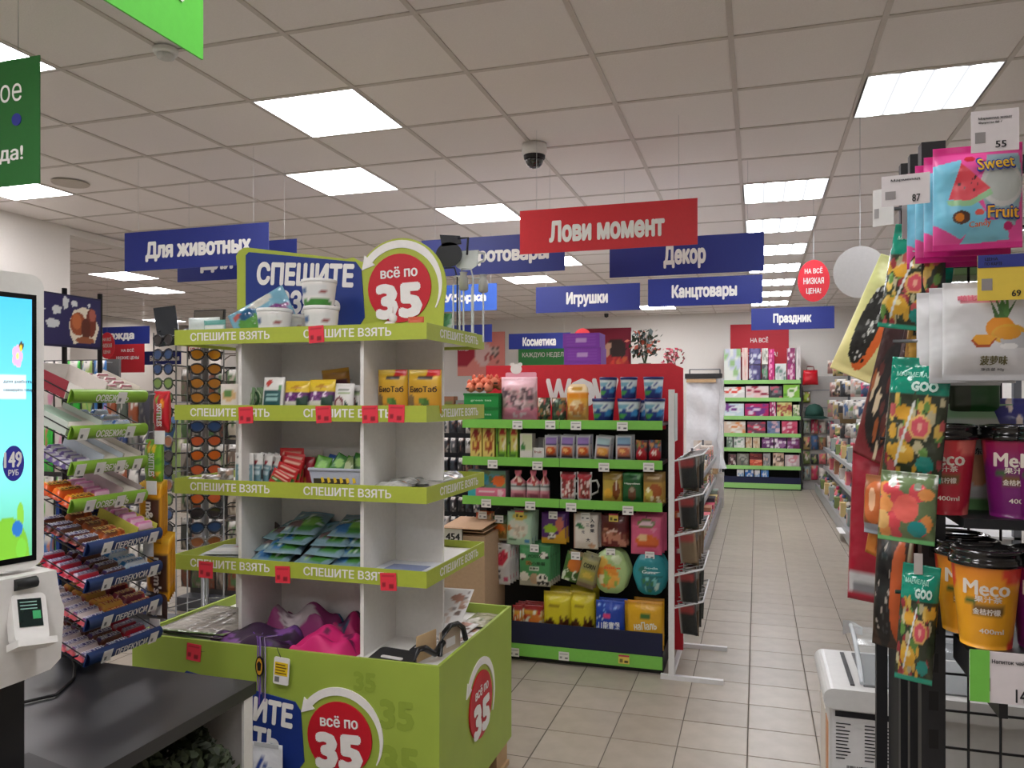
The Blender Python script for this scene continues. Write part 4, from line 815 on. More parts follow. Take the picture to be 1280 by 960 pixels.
hp('snack_pouch','olive corn snack pouch leaning beside the green one',719,741,692,735,W3((150,146,96),('r',0,0,1,.12,(130,110,84)),('r',.1,.25,.9,.5,(170,160,70)),('e',.5,.38,.3,.08,(206,180,80)),('r',0,.86,1,1,(120,118,80))),roll=14,dy=.03,t=.03,tg=False,txt=[('CORN',.5,.66,.66,.14,(40,44,36))])
rb=lambda v:(max(.35,(1-abs(2*v-1)**5)**.5)*(1-.1*math.sin(v*9)),0)
o=hp('snack_pouch','pale green blob shaped gummy bag in the lower hanging row',742,784,688,743,W3((176,206,140),('e',.42,.4,.32,.28,(232,150,60)),('e',.5,.3,.3,.16,(240,180,80)),('e',.2,.72,.22,.12,(232,190,90)),('dots',.2,.2,.8,.5,10,.08,[(236,120,60),(230,220,180),(150,180,80),(240,200,120)],4),('e',.7,.8,.16,.1,(206,222,180))),shape=rb,t=.06,n=1,seal=.02,txt=[('Juice',.55,.6,.5,.07,(236,110,70))],nx=20,ny=24)
hp('snack_pouch','teal rounded gummy bag at the right of the lower hanging row',792,832,692,745,W3((44,142,152),('e',.5,.3,.3,.2,(40,110,120)),('e',.75,.22,.1,.1,(180,210,200)),('dots',.3,.1,.8,.4,9,.06,[(20,90,100),(120,190,190),(60,120,80)],3),('e',.3,.6,.12,.1,(50,120,110)),('r',.3,.42,.85,.48,(30,110,110))),shape=rb,t=.06,n=1,seal=.02,txt=[('Soda',.55,.66,.42,.05,(200,236,236)),('Gummy',.58,.55,.62,.1,(230,242,242))],nx=20,ny=24)
# --- bottom bin
for k,(a,b) in enumerate(((640,652),(649,678))):
    ep('sachet','%s red and yellow sachet at the left of the bottom bin'%('smaller','larger')[k],a,b,757,786,W3((212,160,60),('r',0,.85,1,1,(150,30,36)),('e',.3,.4,.26,.34,(226,90,50)),('e',.7,.5,.22,.3,(236,140,60)),('dots',.05,.05,.95,.8,16,.07,[(236,210,160),(200,50,50),(250,180,80),(240,240,220)],k)),.125,.03,.03+.04*k,n=2,nx=16,ny=16)
for k,(a,b,c,d,dy) in enumerate(((678,714,741,790,.05),(711,743,741,792,.06),(686,712,734,780,.16),(712,740,733,780,.17),(722,748,730,770,.24))):
    o=ep('caramel_bag','yellow and brown bag of twists, %s in the bottom bin'%('front left','front right','behind the front left one','behind the front right one','rearmost right')[k],a,b,c,d,W3((214,200,40),('r',0,.9,1,1,(180,160,30)),('p',[(0,0),(0,.34),(.3,.5),(.5,.3),(.8,.46),(1,.3),(1,0)],(70,36,20)),('e',.3,.2,.22,.1,(226,206,176)),('e',.7,.16,.18,.09,(206,180,150)),('p',[(.55,.3),(.66,.62),(.72,.34)],(90,50,30)),('p',[(.75,.3),(.84,.6),(.9,.34)],(80,40,26)),('lines',.2,.6,.6,.75,2,(150,130,30))),.125,.07,dy,nx=16,ny=18,group='yellow twist bags')
o=ep('snack_pouch','bright blue pouch with white characters in the bottom bin',744,780,752,794,W3((24,66,170),('e',.5,.02,.4,.14,(232,226,206)),('dots',.05,.15,.95,.95,16,.03,[(190,210,240),(120,160,230)],4),('e',.4,.68,.14,.06,(226,70,130))),.125,.05,.03,nx=20,ny=20,n=1); w,h,t=o['_wh']; ptext(o,w,h,t,'11能寶堡',.48,.47,.74,.17,m_((236,240,246)))
for k,(a,b) in enumerate(((784,829),(780,797),(792,830))):
    o=ep('snack_pouch','%s golden yellow pouch at the right of the bottom bin'%('front','narrow left','rear')[k],a,b,(752,752,748)[k],794,W3((222,170,36),('e',.5,.7,.16,.06,(60,110,50)),('e',.5,.1,.42,.1,(236,214,130)),('r',0,.93,1,1,(200,140,30)),('dots',.2,.2,.8,.35,6,.04,[(240,200,90)],2)),.125,.04,(.03,.08,.13)[k],nx=18,ny=18)
    if k==0: w,h,t=o['_wh']; ptext(o,w,h,t,'наПаль',.5,.5,.62,.16,m_((236,236,220)),rot=.12)
# things on and behind the end cap
for k in range(3):
    y=5.25; x=(Xp(704,y)+Xp(752,y))/2; hh=.098
    o=carton('purple_box','purple carton on the tall shelf, %s of the stack'%('bottom','middle','top')[k],'box',(x-(.008 if k==2 else 0),y,1.72+k*(hh+.001)),Xp(750,y)-Xp(704,y),.2,hh,W3((112,44,150),('lines',.1,.1,.9,.9,4,(122,56,160)),('r',.35,.4,.65,.62,(170,140,190))),group='purple cartons',side=(96,36,132),nx=24,ny=10)
def flowers(label,px,y,z,h,cols,seed,n=60,rw=.12):
    t=thing('artificial_flowers',label,'flowers',(Xp(px,y),y,z)); rd=random.Random(seed)
    s=MB(); MB().lathe([(.035,0),(.045,.1),(.04,.1),(.03,.01)],14).obj('vase',m_((120,110,100)),t)
    for k in range(7):
        a=rd.uniform(0,6.28); s.tube([(0,0,.08),(rw*.4*math.cos(a),rw*.4*math.sin(a)*.5,h*.6),(rw*.7*math.cos(a),rw*.7*math.sin(a)*.5,h*rd.uniform(.8,1))],.003,4)
    s.obj('stems',m_((70,90,60)),t)['kind']='stuff'
    s=MB()
    for k in range(n):
        p=Vector((rd.gauss(0,rw*.5),rd.gauss(0,rw*.25),h*rd.uniform(.45,1))); L=rd.uniform(.014,.03); u=Vector((rd.gauss(0,1),rd.gauss(0,1),rd.gauss(0,1))).normalized(); w=u.orthogonal().normalized(); b=len(s.v)
        s.v+=[tuple(p-u*L),tuple(p+w*L*.7),tuple(p+u*L),tuple(p-w*L*.7)]; s.c+=[(1,1,1)]*4; s.f.append([b,b+1,b+2,b+3]); s.mi.append(k%len(cols)); s.sm.append(False)
    s.obj('blooms',[m_(c,.8) for c in cols],t)['kind']='stuff'
flowers('artificial flowers with grey blue spikes and dark leaves above the red board',806,5.6,1.72,.33,[(70,90,84),(130,150,150),(60,74,56),(206,110,90),(220,214,206)],1,150,.085)
flowers('small pink artificial flowers above the right corner of the red board',839,8.1,1.72,.36,[(196,60,84),(226,130,140),(120,60,60)],2,90,.1)
# cardboard boxes with the 1454 price sign, left of the end cap
y=4.30; xa,xb=Xp(548,y),Xp(606,y); zt=Zp(668,xa,y)
o=thing('cardboard_box','tall brown cardboard box with a white 1454 price sign beside the end cap','box',((xa+xb)/2,y,0)); w=xb-xa
MB().box(-w/2,w/2,0,.38,0,zt).obj('body',mat((190,160,132),.8,noise=.1),o)
for k in range(3): bx('flap',-w/2+.01*k,w/2-.005*k,.02,.36,zt+.002+k*.02,zt+.006+k*.02,mat((176,142,112),.8),o,rot=(R(1.5*k),0,0))
sx=Xp(566,y-.01)-(xa+xb)/2; sz=Zp(678,xa,y); bx('price_sign',sx-.075,sx+.055,-.006,-.002,sz-.1,sz+.09,PAPER,o); bx('sign_border',sx-.08,sx+.06,-.002,0,sz-.105,sz+.095,m_((60,60,66)),o); text(o,'1454',sx-.01,sz+.04,.105,.04,INK,y=-.008,bold=.04)
for k in range(4): bx('sign_line',sx-.06,sx+.03-.01*(k%2),-.0068,-.006,sz-.02-k*.02,sz-.012-k*.02,GREY,o)
# ================================================================ goods on the promo stand
S1,S2,S3,S4=[z for z in SHZ]; DECK=.64
def pp(name,label,px0,px1,py0,py1,paint,y,z=None,t=.02,cat='packet',roll=0,yaw=0,pitch=0,group=None,**k):
    xa,xb=Xp(px0,y),Xp(px1,y); x=(xa+xb)/2; zb=Zp(py1,x,y) if z is None else z; w,h=xb-xa,Zp(py0,x,y)-zb
    o=pouch(name,label,cat,(x,y,zb),w,h,t,paint,(R(pitch),R(roll),R(yaw)),group,**k); o['_wh']=(w,h,t); return o
def flat(name,label,cat,x,y,z,w,l,t,paint,yaw=0,group=None,rx=0,**k):         # pack lying on its back
    o=pouch(name,label,cat,(x,y,z+t/2),w,l,t,paint,(R(-90+rx),0,R(yaw)),group,**k); return o
# top shelf tubs
wt=art((232,230,226),('r',.2,.35,.8,.8,(220,222,220)),('r',.08,.55,.42,.75,(40,90,140)),('p',[(.2,0),(.3,.3),(.45,.2),(.6,.34),(.8,.26),(.95,0)],(70,140,60)),('e',.72,.55,.06,.12,(150,60,60)))
tub('white tub with green grass print, on top of the tub stack',Xp(399,2.62),2.62,S1+.115,.135,.1,None,wt,(228,228,226),'white fertiliser tubs')
tub('white tub with green grass print, bottom of the tub stack',Xp(402,2.62),2.62,S1,.135,.114,None,wt,(228,228,226),'white fertiliser tubs')
tub('white tub left of the tub stack on the top shelf',Xp(343,2.62),2.62,S1,.135,.112,None,wt,(228,228,226),'white fertiliser tubs')
tub('white tub set back between the two front tubs',Xp(378,2.74)-.02,2.73,S1,.09,.1,None,wt,(228,228,226),'white fertiliser tubs')
o=pouch('toy_bag','clear bag of purple and green toys leaning on the top shelf','toy bag',(Xp(290,2.64),2.66,S1+.03),.15,.26,.06,art((120,170,190),('e',.7,.75,.3,.2,(110,50,110)),('e',.75,.6,.2,.14,(140,80,130)),('e',.62,.3,.34,.22,(90,150,70)),('e',.15,.6,.14,.2,(190,190,180)),('e',.3,.35,.12,.14,(40,90,130)),('dots',.4,.5,.95,.95,10,.06,[(70,30,80),(160,110,150)],3),('e',.2,.15,.1,.08,(180,80,70))),(R(-8),R(62),0),m=PC,nx=20,ny=22,wr=.1)
pp('seed_packet','blue and green flat packet lying at the left of the top shelf',255,282,400,412,art((70,140,130),('r',.1,.4,.9,.7,(220,226,224)),('r',0,0,1,.3,(110,160,60))),2.56,S1,.02)
pp('foam_sheet','pale blue foam sheet leaning at the left of the top shelf',236,275,397,412,art((196,206,204),('r',.05,.1,.95,.5,(206,214,214))),2.64,S1,.02)
MBm=MB(); t=thing('framed_mirror','dark framed mirror standing at the left of the top shelf','mirror',(Xp(258,2.85),2.85,S1),(R(-6),0,0)); MB().box(-.08,.08,.004,.012,0,.155).obj('frame',m_((36,34,34)),t); MB().box(-.074,.074,0,.004,.006,.149).obj('glass',mat((150,146,140),.08,.85),t)
o=thing('white_plate','white plate edge on the right of the promo top shelf','plate',(Xp(458,2.6),2.6,S1)); MB().lathe([(.03,0),(.05,.006),(.07,.022),(.072,.026),(.05,.012),(.01,.008)],24).obj('dish',m_((226,230,236),.25),o); MB().lathe([(.068,.0225),(.0735,.0255)],24).obj('rim',m_((150,170,196),.3),o)
o=thing('unicorn_figure','small white animal figure in front of the red roundel','figurine',(Xp(487,2.62),2.62,S1),(0,0,R(20)))
MB().lathe([(.02,.0),(.03,.015),(.028,.035),(.012,.05)],12).obj('body',m_((230,226,222)),o); MB().lathe([(.006,0),(.015,.01),(.016,.024),(.005,.036)],10,cx=.012).obj('head',m_((234,230,226)),o,(0,0,.045)); MB().lathe([(.002,0),(.005,.0),(.001,.03)],8,cx=.012).obj('ear',m_((220,206,200)),o,(0,0,.075))
pp('orange_packet','small orange packet lying near the right of the top shelf',510,530,396,408,art((200,90,60),('r',.1,.3,.9,.6,(226,150,110))),2.6,S1,.02)
pp('green_packet','green glossy packet at the right rear of the top shelf',537,565,392,408,art((80,140,100),('dots',0,0,1,1,14,.12,[(190,210,200),(50,110,80)],3)),2.85,S1,.03,m=PC)
# wire stakes with pot and cup shapes
def stake(label,px,y,top,shape,m,bw=.05):
    x=Xp(px,y); t=thing('wire_stake',label,'garden stake',(x,y,S1)); zt=Zp(top,x,y)-S1
    MB().tube([(-bw/2,0,0),(-bw/2,0,zt*.86),(-bw/3,0,zt),(bw/3,0,zt),(bw/2,0,zt*.86),(bw/2,0,0)],.0035,6).obj('rod_frame',m,t)
    if shape=='pot':
        MB().plate(disc(0,zt+.055,.058,.052),-.002,.002).obj('pot_body',m,t); MB().plate([(-.03,zt+.09),(.055,zt+.095),(.05,zt+.13),(-.04,zt+.14)],-.002,.002).obj('pot_lid',m,t); MB().tube([(.04,0,zt+.12),(.085,0,zt+.12),(.08,0,zt+.05)],.005,6).obj('pot_handle',m,t)
    elif shape=='cup':
        MB().plate([(-.055,zt+.075),(.055,zt+.075),(.045,zt+.01),(.02,zt-.005),(-.02,zt-.005),(-.045,zt+.01)],-.002,.002).obj('cup_body',m,t); MB().tube([(.05,0,zt+.065),(.08,0,zt+.06),(.075,0,zt+.03),(.045,0,zt+.02)],.005,6).obj('cup_handle',m,t)
    else:
        MB().lathe([(.012,-.04),(.02,-.035),(.02,.01),(.014,.018),(.014,.03),(.018,.034)],12).obj('jar',m_((170,170,165),.2),t,(bw/2,0,zt-.02))
DKM=m_((34,36,44)); LT=m_((206,212,212),.35)
stake('black wire stake with coffee pot shape behind the roundel',561,3.02,335,'pot',DKM,.075); stake('white wire stake with cup shape behind the roundel',583,3.05,336,'cup',LT,.06)
stake('white wire stake with small jar, rightmost of the rods',597,3.06,348,'jar',LT,.05); stake('plain white wire stake between the pot and cup stakes',573,3.0,345,'none',LT,.045)
# second shelf
def coil(label,x,y,z,yaw):
    t=thing('incense_coil_pack',label,'packet',(x,y,z),(R(-12),0,R(yaw))); MB().plate(rrect(-.05,.05,0,.1,.008),0,.004).obj('card',m_((110,140,100)),t)
    for k in range(4): MB().tube([(.042*(1-k*.22)*math.cos(a*.4),-.003,.052+.042*(1-k*.22)*math.sin(a*.4)) for a in range(17)],.0035,5).obj('coil_ring',m_((60,110,66) if k%2 else (176,196,160)),t)
coil('green spiral coil pack standing at the left of the second shelf',Xp(322,2.7),2.72,S2,0); coil('green spiral coil pack lying low at the left of the second shelf',Xp(312,2.6),2.6,S2,10); coil('green spiral coil pack beside the left partition in front',Xp(300,2.57),2.58,S2,-8)
pp('seed_packet','white box with red print left on the second shelf',276,300,480,510,art((214,206,196),('e',.5,.6,.35,.2,(206,170,120)),('e',.45,.65,.25,.15,(90,130,70))),2.58,S2,.02)
pp('seed_packet','teal and white packet at the left of the second shelf row',327,353,471,509,art((222,222,216),('r',.1,0,.92,.62,(30,82,84)),('e',.3,.84,.14,.1,(180,60,50)),('e',.85,.7,.08,.06,(80,140,80)),('lines',.25,.3,.8,.52,3,(150,190,186)),('lines',.3,.05,.7,.2,2,(80,130,130))),2.56,S2,.02,pitch=-8,nx=16,ny=20)
yp=art((222,190,50),('r',0,.35,1,.62,(90,40,100)),('r',0,0,1,.36,(206,206,190)),('r',.55,.05,.95,.5,(40,70,56)),('e',.5,.78,.2,.06,(180,130,40)),('dots',.1,.38,.9,.58,10,.06,[(206,170,206),(236,220,236),(130,70,140)],3),('e',.25,.14,.2,.08,(80,100,60)))
pp('fertiliser_packet','yellow and purple fertiliser packet, left of the pair',355,386,476,509,yp,2.57,S2,.025,pitch=-6,group='yellow purple packets',nx=16,ny=18)
pp('fertiliser_packet','yellow and purple fertiliser packet, right of the pair',385,417,474,509,yp,2.565,S2,.025,pitch=-8,group='yellow purple packets',nx=16,ny=18)
wp=art((220,218,214),('e',.3,.3,.26,.26,(110,30,44)),('e',.3,.3,.16,.16,(196,180,170)),('p',[(.5,.0),(.62,.45),(.95,.05)],(40,70,56)),('r',.2,.75,.8,.82,(90,100,80)),('r',.2,.62,.85,.68,(150,170,120)),('p',[(.75,0),(.85,.3),(1,.0)],(110,130,110)))
pp('fertiliser_packet','white packet with dark red circle right of the yellow pair',417,441,479,509,wp,2.57,S2,.022,pitch=-8,nx=16,ny=18); pp('fertiliser_packet','narrow white packet against the right partition on the second shelf',439,451,481,509,wp,2.6,S2,.022,pitch=-8)
o=pp('fertiliser_packet','yellow brown packet lying on top at the back of the second shelf',404,438,461,476,art((170,120,40),('r',.1,.0,.9,.35,(80,40,50)),('r',.0,.8,1,1,(196,150,60))),2.72,S2+.1,.03,roll=-6); 
bkk=pp('fertiliser_packet','white packet stack supporting the yellow brown packet at the back',405,440,474,509,art((190,190,190),('r',.1,.2,.9,.7,(150,150,140))),2.73,S2,.08)
bio=art((206,160,40),('g',0,1,(190,130,40),(216,176,50)),('r',.6,.84,.98,1,(196,40,40)),('r',.35,.76,.75,.84,(60,50,40)),('e',.55,.26,.12,.1,(70,110,50)),('e',.45,.3,.1,.06,(90,130,60)),('dots',.05,.0,.95,.12,16,.06,[(110,40,30),(70,50,30),(170,60,40)],2),('e',.12,.3,.1,.16,(110,90,60)),('r',0,.9,.5,1,(220,190,80)))
for k,(a,b) in enumerate(((473,510),(511,552))):
    o=pp('fertiliser_pouch','golden stand up fertiliser pouch, %s of the pair on the right shelf'%('left','right')[k],a,b,462,508,bio,2.62-.0*k,S2,.04,nx=20,ny=24,group='golden fertiliser pouches',m=PG); w,h,t_=o['_wh']; ptext(o,w,h,t_,'БиоТаб',.5,.55,.8,.13,m_((50,36,26)))
# third shelf
for k in range(6):
    pp('seed_card','white and teal card packet, %s from left on the third shelf'%ORD[k],(294,309,320,327,333,339)[k],(317,328,336,343,349,355)[k],566,606,art((224,222,218),('r',.05,0,.95,.68,(104,140,150)),('e',.55,.74,.12,.06,(150,40,50)),('lines',.2,.3,.8,.6,3,(190,206,210)),('p',[(.1,.86),(.3,.95),(.25,.8)],(60,60,60)),('r',.9,.2,1,.5,(40,40,44)) if k else ('r',0,0,0,0,(0,0,0))),2.58+.018*k,S3,.008,roll=(0,2,10,14,18,20)[k],group='teal card packets',nx=14,ny=16)
rp=art((190,36,40),('r',.05,.35,.95,.5,(60,120,56)),('lines',.1,.6,.9,.9,3,(226,190,170)),('r',.1,.1,.7,.2,(226,140,100)),('r',.1,.38,.4,.47,(200,220,190)))
for k in range(5):
    pp('seed_packet','red seed packet fanned on the third shelf, %s in the fan'%ORD[k],(334,340,347,352,350)[k],(358,366,373,378,380)[k],(588,580,572,566,560)[k],607,rp,2.57+.02*k,S3,.008,roll=(26,20,12,6,0)[k],group='fanned red packets',nx=12,ny=14)
pp('seed_packet','dark red box beside the basket on the third shelf',377,394,571,607,art((150,30,44),('e',.3,.2,.2,.12,(206,130,50)),('r',.2,.5,.9,.9,(170,50,60)),('e',.4,.65,.1,.04,(236,226,220))),2.66,S3,.03)
pp('seed_packet','white card with leaves leaning at the back of the third shelf',378,404,562,590,art((214,206,196),('e',.6,.5,.3,.3,(80,120,60)),('e',.5,.55,.15,.15,(120,160,90))),2.75,S3,.01)
# basket with packets
x0,x1=Xp(386,2.56),Xp(451,2.56); bxc=(x0+x1)/2; bw=x1-x0
t=thing('plastic_basket','grey plastic basket with yellow pattern front on the third shelf','basket',(bxc,2.56,S3))
s=MB(); prf=[(-bw/2*.88,0,0),(bw/2*.88,0,0),(bw/2,-.005,.075),(-bw/2,-.005,.075)]
s.v=[(-bw*.44,.01,0),(bw*.44,.01,0),(bw*.44,.15,0),(-bw*.44,.15,0),(-bw*.5,0,.075),(bw*.5,0,.075),(bw*.5,.16,.075),(-bw*.5,.16,.075)]; s.c=[(1,1,1)]*8; s.f=[[0,1,5,4],[1,2,6,5],[2,3,7,6],[3,0,4,7],[3,2,1,0]]; s.mi=[0]*5; s.sm=[False]*5; s.obj('body',m_((176,182,196),.4),t)
MB().tube([(-bw*.5,0,.075),(bw*.5,0,.075),(bw*.5,.16,.075),(-bw*.5,.16,.075),(-bw*.5,0,.075)],.006,6).obj('rim',m_((190,196,208),.4),t)
MB().plate([(-bw*.4,.01),(bw*.25,.01),(bw*.28,.066),(-bw*.44,.066)],-.001,.001).obj('front_label',m_((52,44,26)),t,(0,.0,0),(R(-7.6),0,0))
for k in range(6): MB().plate([(-bw*.3+k*.026,.062),(-bw*.26+k*.026,.062),(-bw*.2+k*.026,.03),(-bw*.25+k*.026,.025)],-.0022,-.001).obj('label_stripe',m_((214,180,40)),t,(0,0,0),(R(-7.6),0,0))
gp=[art((90,150,50),('e',.5,.5,.3,.3,(130,190,80)),('r',.2,.1,.8,.3,(60,110,50))),art((50,90,170),('e',.5,.5,.4,.3,(190,210,236)),('r',.1,.1,.9,.25,(40,70,130))),art((110,130,80),('e',.5,.5,.4,.3,(180,190,150))),art((60,120,50),('e',.4,.6,.3,.2,(140,190,90)))]
for k in range(9):
    rd=random.Random(k+20); o=pouch('seed_sachet','%s sachet heaped in the grey basket, %s from left'%(('green','blue and white','olive','dark green')[k%4],ORD[k]),'packet',(bxc-bw*.38+k*bw*.095,2.585+.03*(k%3),S3+.04+.012*(k%2)),.06,.085,.012,gp[k%4],(R(-25+rd.uniform(-15,10)),R(rd.uniform(-35,35)),R(rd.uniform(-20,20))),'basket sachets')
for k in range(3): pp('film_bag','crumpled silver film bag at the left of the third shelf, %s'%('left','middle','right')[k],(232,252,272)[k],(256,276,292)[k],(596,593,585)[k],606,art((150,146,140),('dots',0,0,1,1,12,.15,[(220,220,216),(110,100,90),(180,150,130)],k)),2.58+.04*k,S3,.03,m=PC)
for k in range(6):
    x=Xp(484+k*17,2.62+.05*k); flat('clear_bag','clear bag with orange tie lying on the right shelf, %s from front'%ORD[k],'bag',min(x,-1.17),2.58+.07*k,S3+.006*(k%2),.11,.13,.03,art((170,172,168),('dots',0,0,1,1,16,.13,[(220,222,220),(140,142,138),(196,196,190)],k),('e',.8,.8,.18,.12,(232,140,50))),yaw=20*(k%3)-15,group='clear bags',m=PC,wr=.2,rx=0)
# fourth shelf: heap of green toy blisters
gb=lambda k:art((120,150,160),('e',.6,.35,.36,.26,(70,130,60)),('e',.66,.38,.22,.16,(120,176,80)),('r',0,.75,1,1,(120,170,190)),('e',.3,.25,.2,.14,(60,110,160)) if k%2 else ('e',.3,.3,.2,.14,(110,90,90)),('dots',.1,.1,.9,.7,10,.05,[(200,220,210),(50,100,60),(150,190,120)],k))
rows=[(305,690,2.58,0),(335,696,2.56,0),(385,698,2.56,0),(430,700,2.58,0),(310,676,2.6,1),(352,680,2.58,1),(402,684,2.58,1),(438,686,2.6,1),(320,664,2.64,2),(362,666,2.6,2),(410,668,2.6,2),(440,672,2.62,2),(372,652,2.62,3),(432,655,2.62,3)]
for k,(px,py,y,l) in enumerate(rows):
    rd=random.Random(k); x=Xp(px,y)+(.0 if l<3 else .0); x=max(-1.79,min(-1.435,x)); o=pouch('toy_blister','green toy in a clear bag, %s layer of the heap, %s from left'%(('bottom','second','third','top')[l],ORD[(k-(0,4,8,12)[l])]),'toy bag',(x,y,S4+.008+l*.034),.15,.2,.035,gb(k),(R(-72+rd.uniform(-3,3)),R(rd.uniform(-4,4)),R(rd.uniform(-16,16))),'green toy bags',m=PC,nx=14,ny=14,wr=.12)
for k in range(3):
    t=thing('sun_visor','brown %s behind the green toy heap'%('rounded visor at left','rounded visor in the middle','rounded visor at right')[k],'visor',(Xp((330,385,438)[k],2.74),2.735,S4),(R(-4),0,0)); MB().plate(disc(0,.085,.085,.055),0,.006).obj('lens',mat((84,74,70),.15,alpha=.9),t); MB().box(-.08,.08,-.002,.008,0,.04).obj('band',m_((60,50,48)),t)
for k in range(4): flat('flat_pack','flat white and red pack at the left of the fourth shelf, %s from bottom'%ORD[k],'packet',-2.02+.02*k,2.545,S4+.009*k,.17,.2,.008,art((190,196,196),('r',.1,.2,.9,.5,(226,228,226)),('r',.5,.6,.95,.7,(196,90,90)),('r',.1,.75,.6,.8,(70,80,86))),yaw=-8+7*k,group='flat white packs',seal=.02)
x=(Xp(500,2.6)+Xp(545,2.75))/2; o=thing('flat_board','flat blue and white board lying on the right fourth shelf','board',(-1.225,2.56,S4)); MB().box(-.12,.11,0,.2,0,.006).obj('board',m_((206,210,216)),o); MB().box(-.08,.07,.03,.13,.006,.007).obj('picture',m_((120,132,168)),o)
# poster card standing at left behind the shelf (map of animals)
t=thing('craft_board','white craft board with a black scribble outline standing behind the left shelf','board',(-2.03,2.95,S4),(R(-4),R(6),0)); MB().box(-.1,.1,0,.006,0,.25).obj('board',m_((206,200,192)),t); MB().box(-.03,.1,-.002,0,.03,.12).obj('picture',m_((196,170,70)),t)
MB().tube([(.03+(.075+.008*math.sin(a*4))*math.cos(a*.3),-.003,.1+(.08+.008*math.sin(a*4))*math.sin(a*.3)) for a in range(16)],.002,5).obj('drawn_outline',INK,t)
# bin
for k in range(6):
    flat('flat_pack','silver film flat pack in the left of the bin, %s from bottom'%ORD[k],'packet',-2.045+.008*(k%3),2.44,DECK+.009*k+.003,.30,.36,.012,art((150,144,136),('g',0,1,(170,164,156),(130,124,116)),('r',.05,.05,.3,.95,(186,180,170)),('r',0,0,1,.05,(90,120,60) if k%2 else (60,56,50))),yaw=-10+6*(k%3),group='silver flat packs',seal=.02,m=PC if k==5 else PG)
def cloth(name,label,x,y,z,w,l,h,c,seed,cat='clothing',yaw=0,spots=None):
    rd=random.Random(seed); a=[rd.uniform(0,6.28) for _ in range(6)]
    fn=lambda u,v:((u-.5)*w,(v-.5)*l,max(0,h*(math.sin(min(1,max(0,u*6))*1.57)*math.sin(min(1,max(0,(1-u)*6))*1.57)*math.sin(min(1,v*6)*1.57)*math.sin(min(1,(1-v)*6)*1.57))*(.65+.18*math.sin(11*u+a[0]+3*v)+.17*math.sin(9*v+a[1]-6*u))))
    s=MB(); pc=art(c,*(spots or [])); s.grid(26,26,fn,pc); s.grid(1,1,lambda u,v:((u-.5)*w,(v-.5)*l,0),lambda u,v:lin(c),flip=True)
    return tag(s.obj(name,PM,None,(x,y,z),(0,0,R(yaw)),colors=True),label,cat)
cloth('fabric_pile','dark purple and black fabric bag in the bin by the left partition',-1.79,2.52,DECK,.34,.2,.085,(52,26,58),1,'fabric',4,[('dots',0,0,1,1,26,.07,[(90,50,120),(30,20,34),(130,80,150)],2)])
cloth('swim_bag','purple bag with a pale grey print behind the dark fabric',-1.68,2.68,DECK,.30,.17,.135,(130,44,100),2,'bag',0,[('e',.5,.3,.34,.22,(176,166,170)),('dots',.2,.15,.8,.5,10,.06,[(120,100,110),(196,186,190)],4),('r',.6,.8,1,1,(40,110,140))])
cloth('pink_shorts','bright pink cloth garment with dark marks in the bin',-1.50,2.53,DECK,.24,.2,.09,(206,30,110),3,'clothing',-6,[('dots',.3,.3,.9,.9,7,.06,[(110,20,70)],3)])
cloth('pink_shorts','dark pink patterned garment behind the bright pink one',-1.46,2.685,DECK,.17,.18,.12,(150,22,84),4,'clothing',0,[('dots',.1,.1,.9,.9,14,.09,[(60,20,60),(30,60,80),(110,16,70)],5)])
# cords hanging over the bin front with tags
for k,(c,dx) in enumerate((((110,70,150),0),((130,110,160),.012),((60,50,70),.022),((150,130,170),.03),((96,60,140),.007))):
    x=Xp(322,2.40)+dx; o=MB().tube([(x-.09+.03*k,2.50,.70),(x-.03,2.44,.705),(x,2.402,.69),(x+.002*k,2.398-.001*k,.6),(x+.004,2.398-.001*k,.53-.012*k)],.0022,5).obj('drawstring',m_(c,.8)); tag(o,'thin %s drawstring hanging over the bin front, %s from left'%(('purple','lilac grey','dark grey','pale lilac','violet')[k],ORD[(0,2,3,4,1)[k]]),'cord',group='drawstrings')
t=thing('oval_tag','black and yellow oval tag hanging on the bin front','tag',(Xp(324,2.39),2.3925,Zp(845,-1.7,2.39))); MB().plate(disc(0,.035,.017,.036),-.002,.002).obj('tag_body',m_((26,24,26)),t); MB().plate(disc(0,.035,.012,.03),-.003,-.002).obj('tag_face',m_((206,150,40)),t); MB().plate([(-.009,.045),(0,.055),(.009,.045),(.006,.02),(-.006,.02)],-.0036,-.003).obj('tag_mark',m_((26,24,26)),t)
t=thing('product_tag','white and yellow product tag hanging on the bin front','tag',(Xp(350,2.39),2.394,Zp(856,-1.6,2.39)),(0,R(4),0)); MB().plate(rrect(-.031,.031,0,.095,.006),-.002,.002).obj('tag_body',PAPER,t); MB().box(-.026,.026,-.003,-.002,.032,.078).obj('yellow_field',m_((230,196,30)),t)
for k in range(4): MB().box(-.022,.022-.006*(k%2),-.0036,-.003,.038+k*.01,.042+k*.01).obj('print_line',m_((120,90,20)),t)
MB().box(-.024,-.006,-.003,-.002,.008,.026).obj('barcode',GREY,t)
tag(MB().tube([(Xp(350,2.39),2.394,Zp(822,-1.6,2.39)),(Xp(345,2.40),2.403,.69),(Xp(365,2.43)-.02,2.44,.69)],.0015,5).obj('tag_cord',INK),'thin black cord holding the yellow product tag','cord')
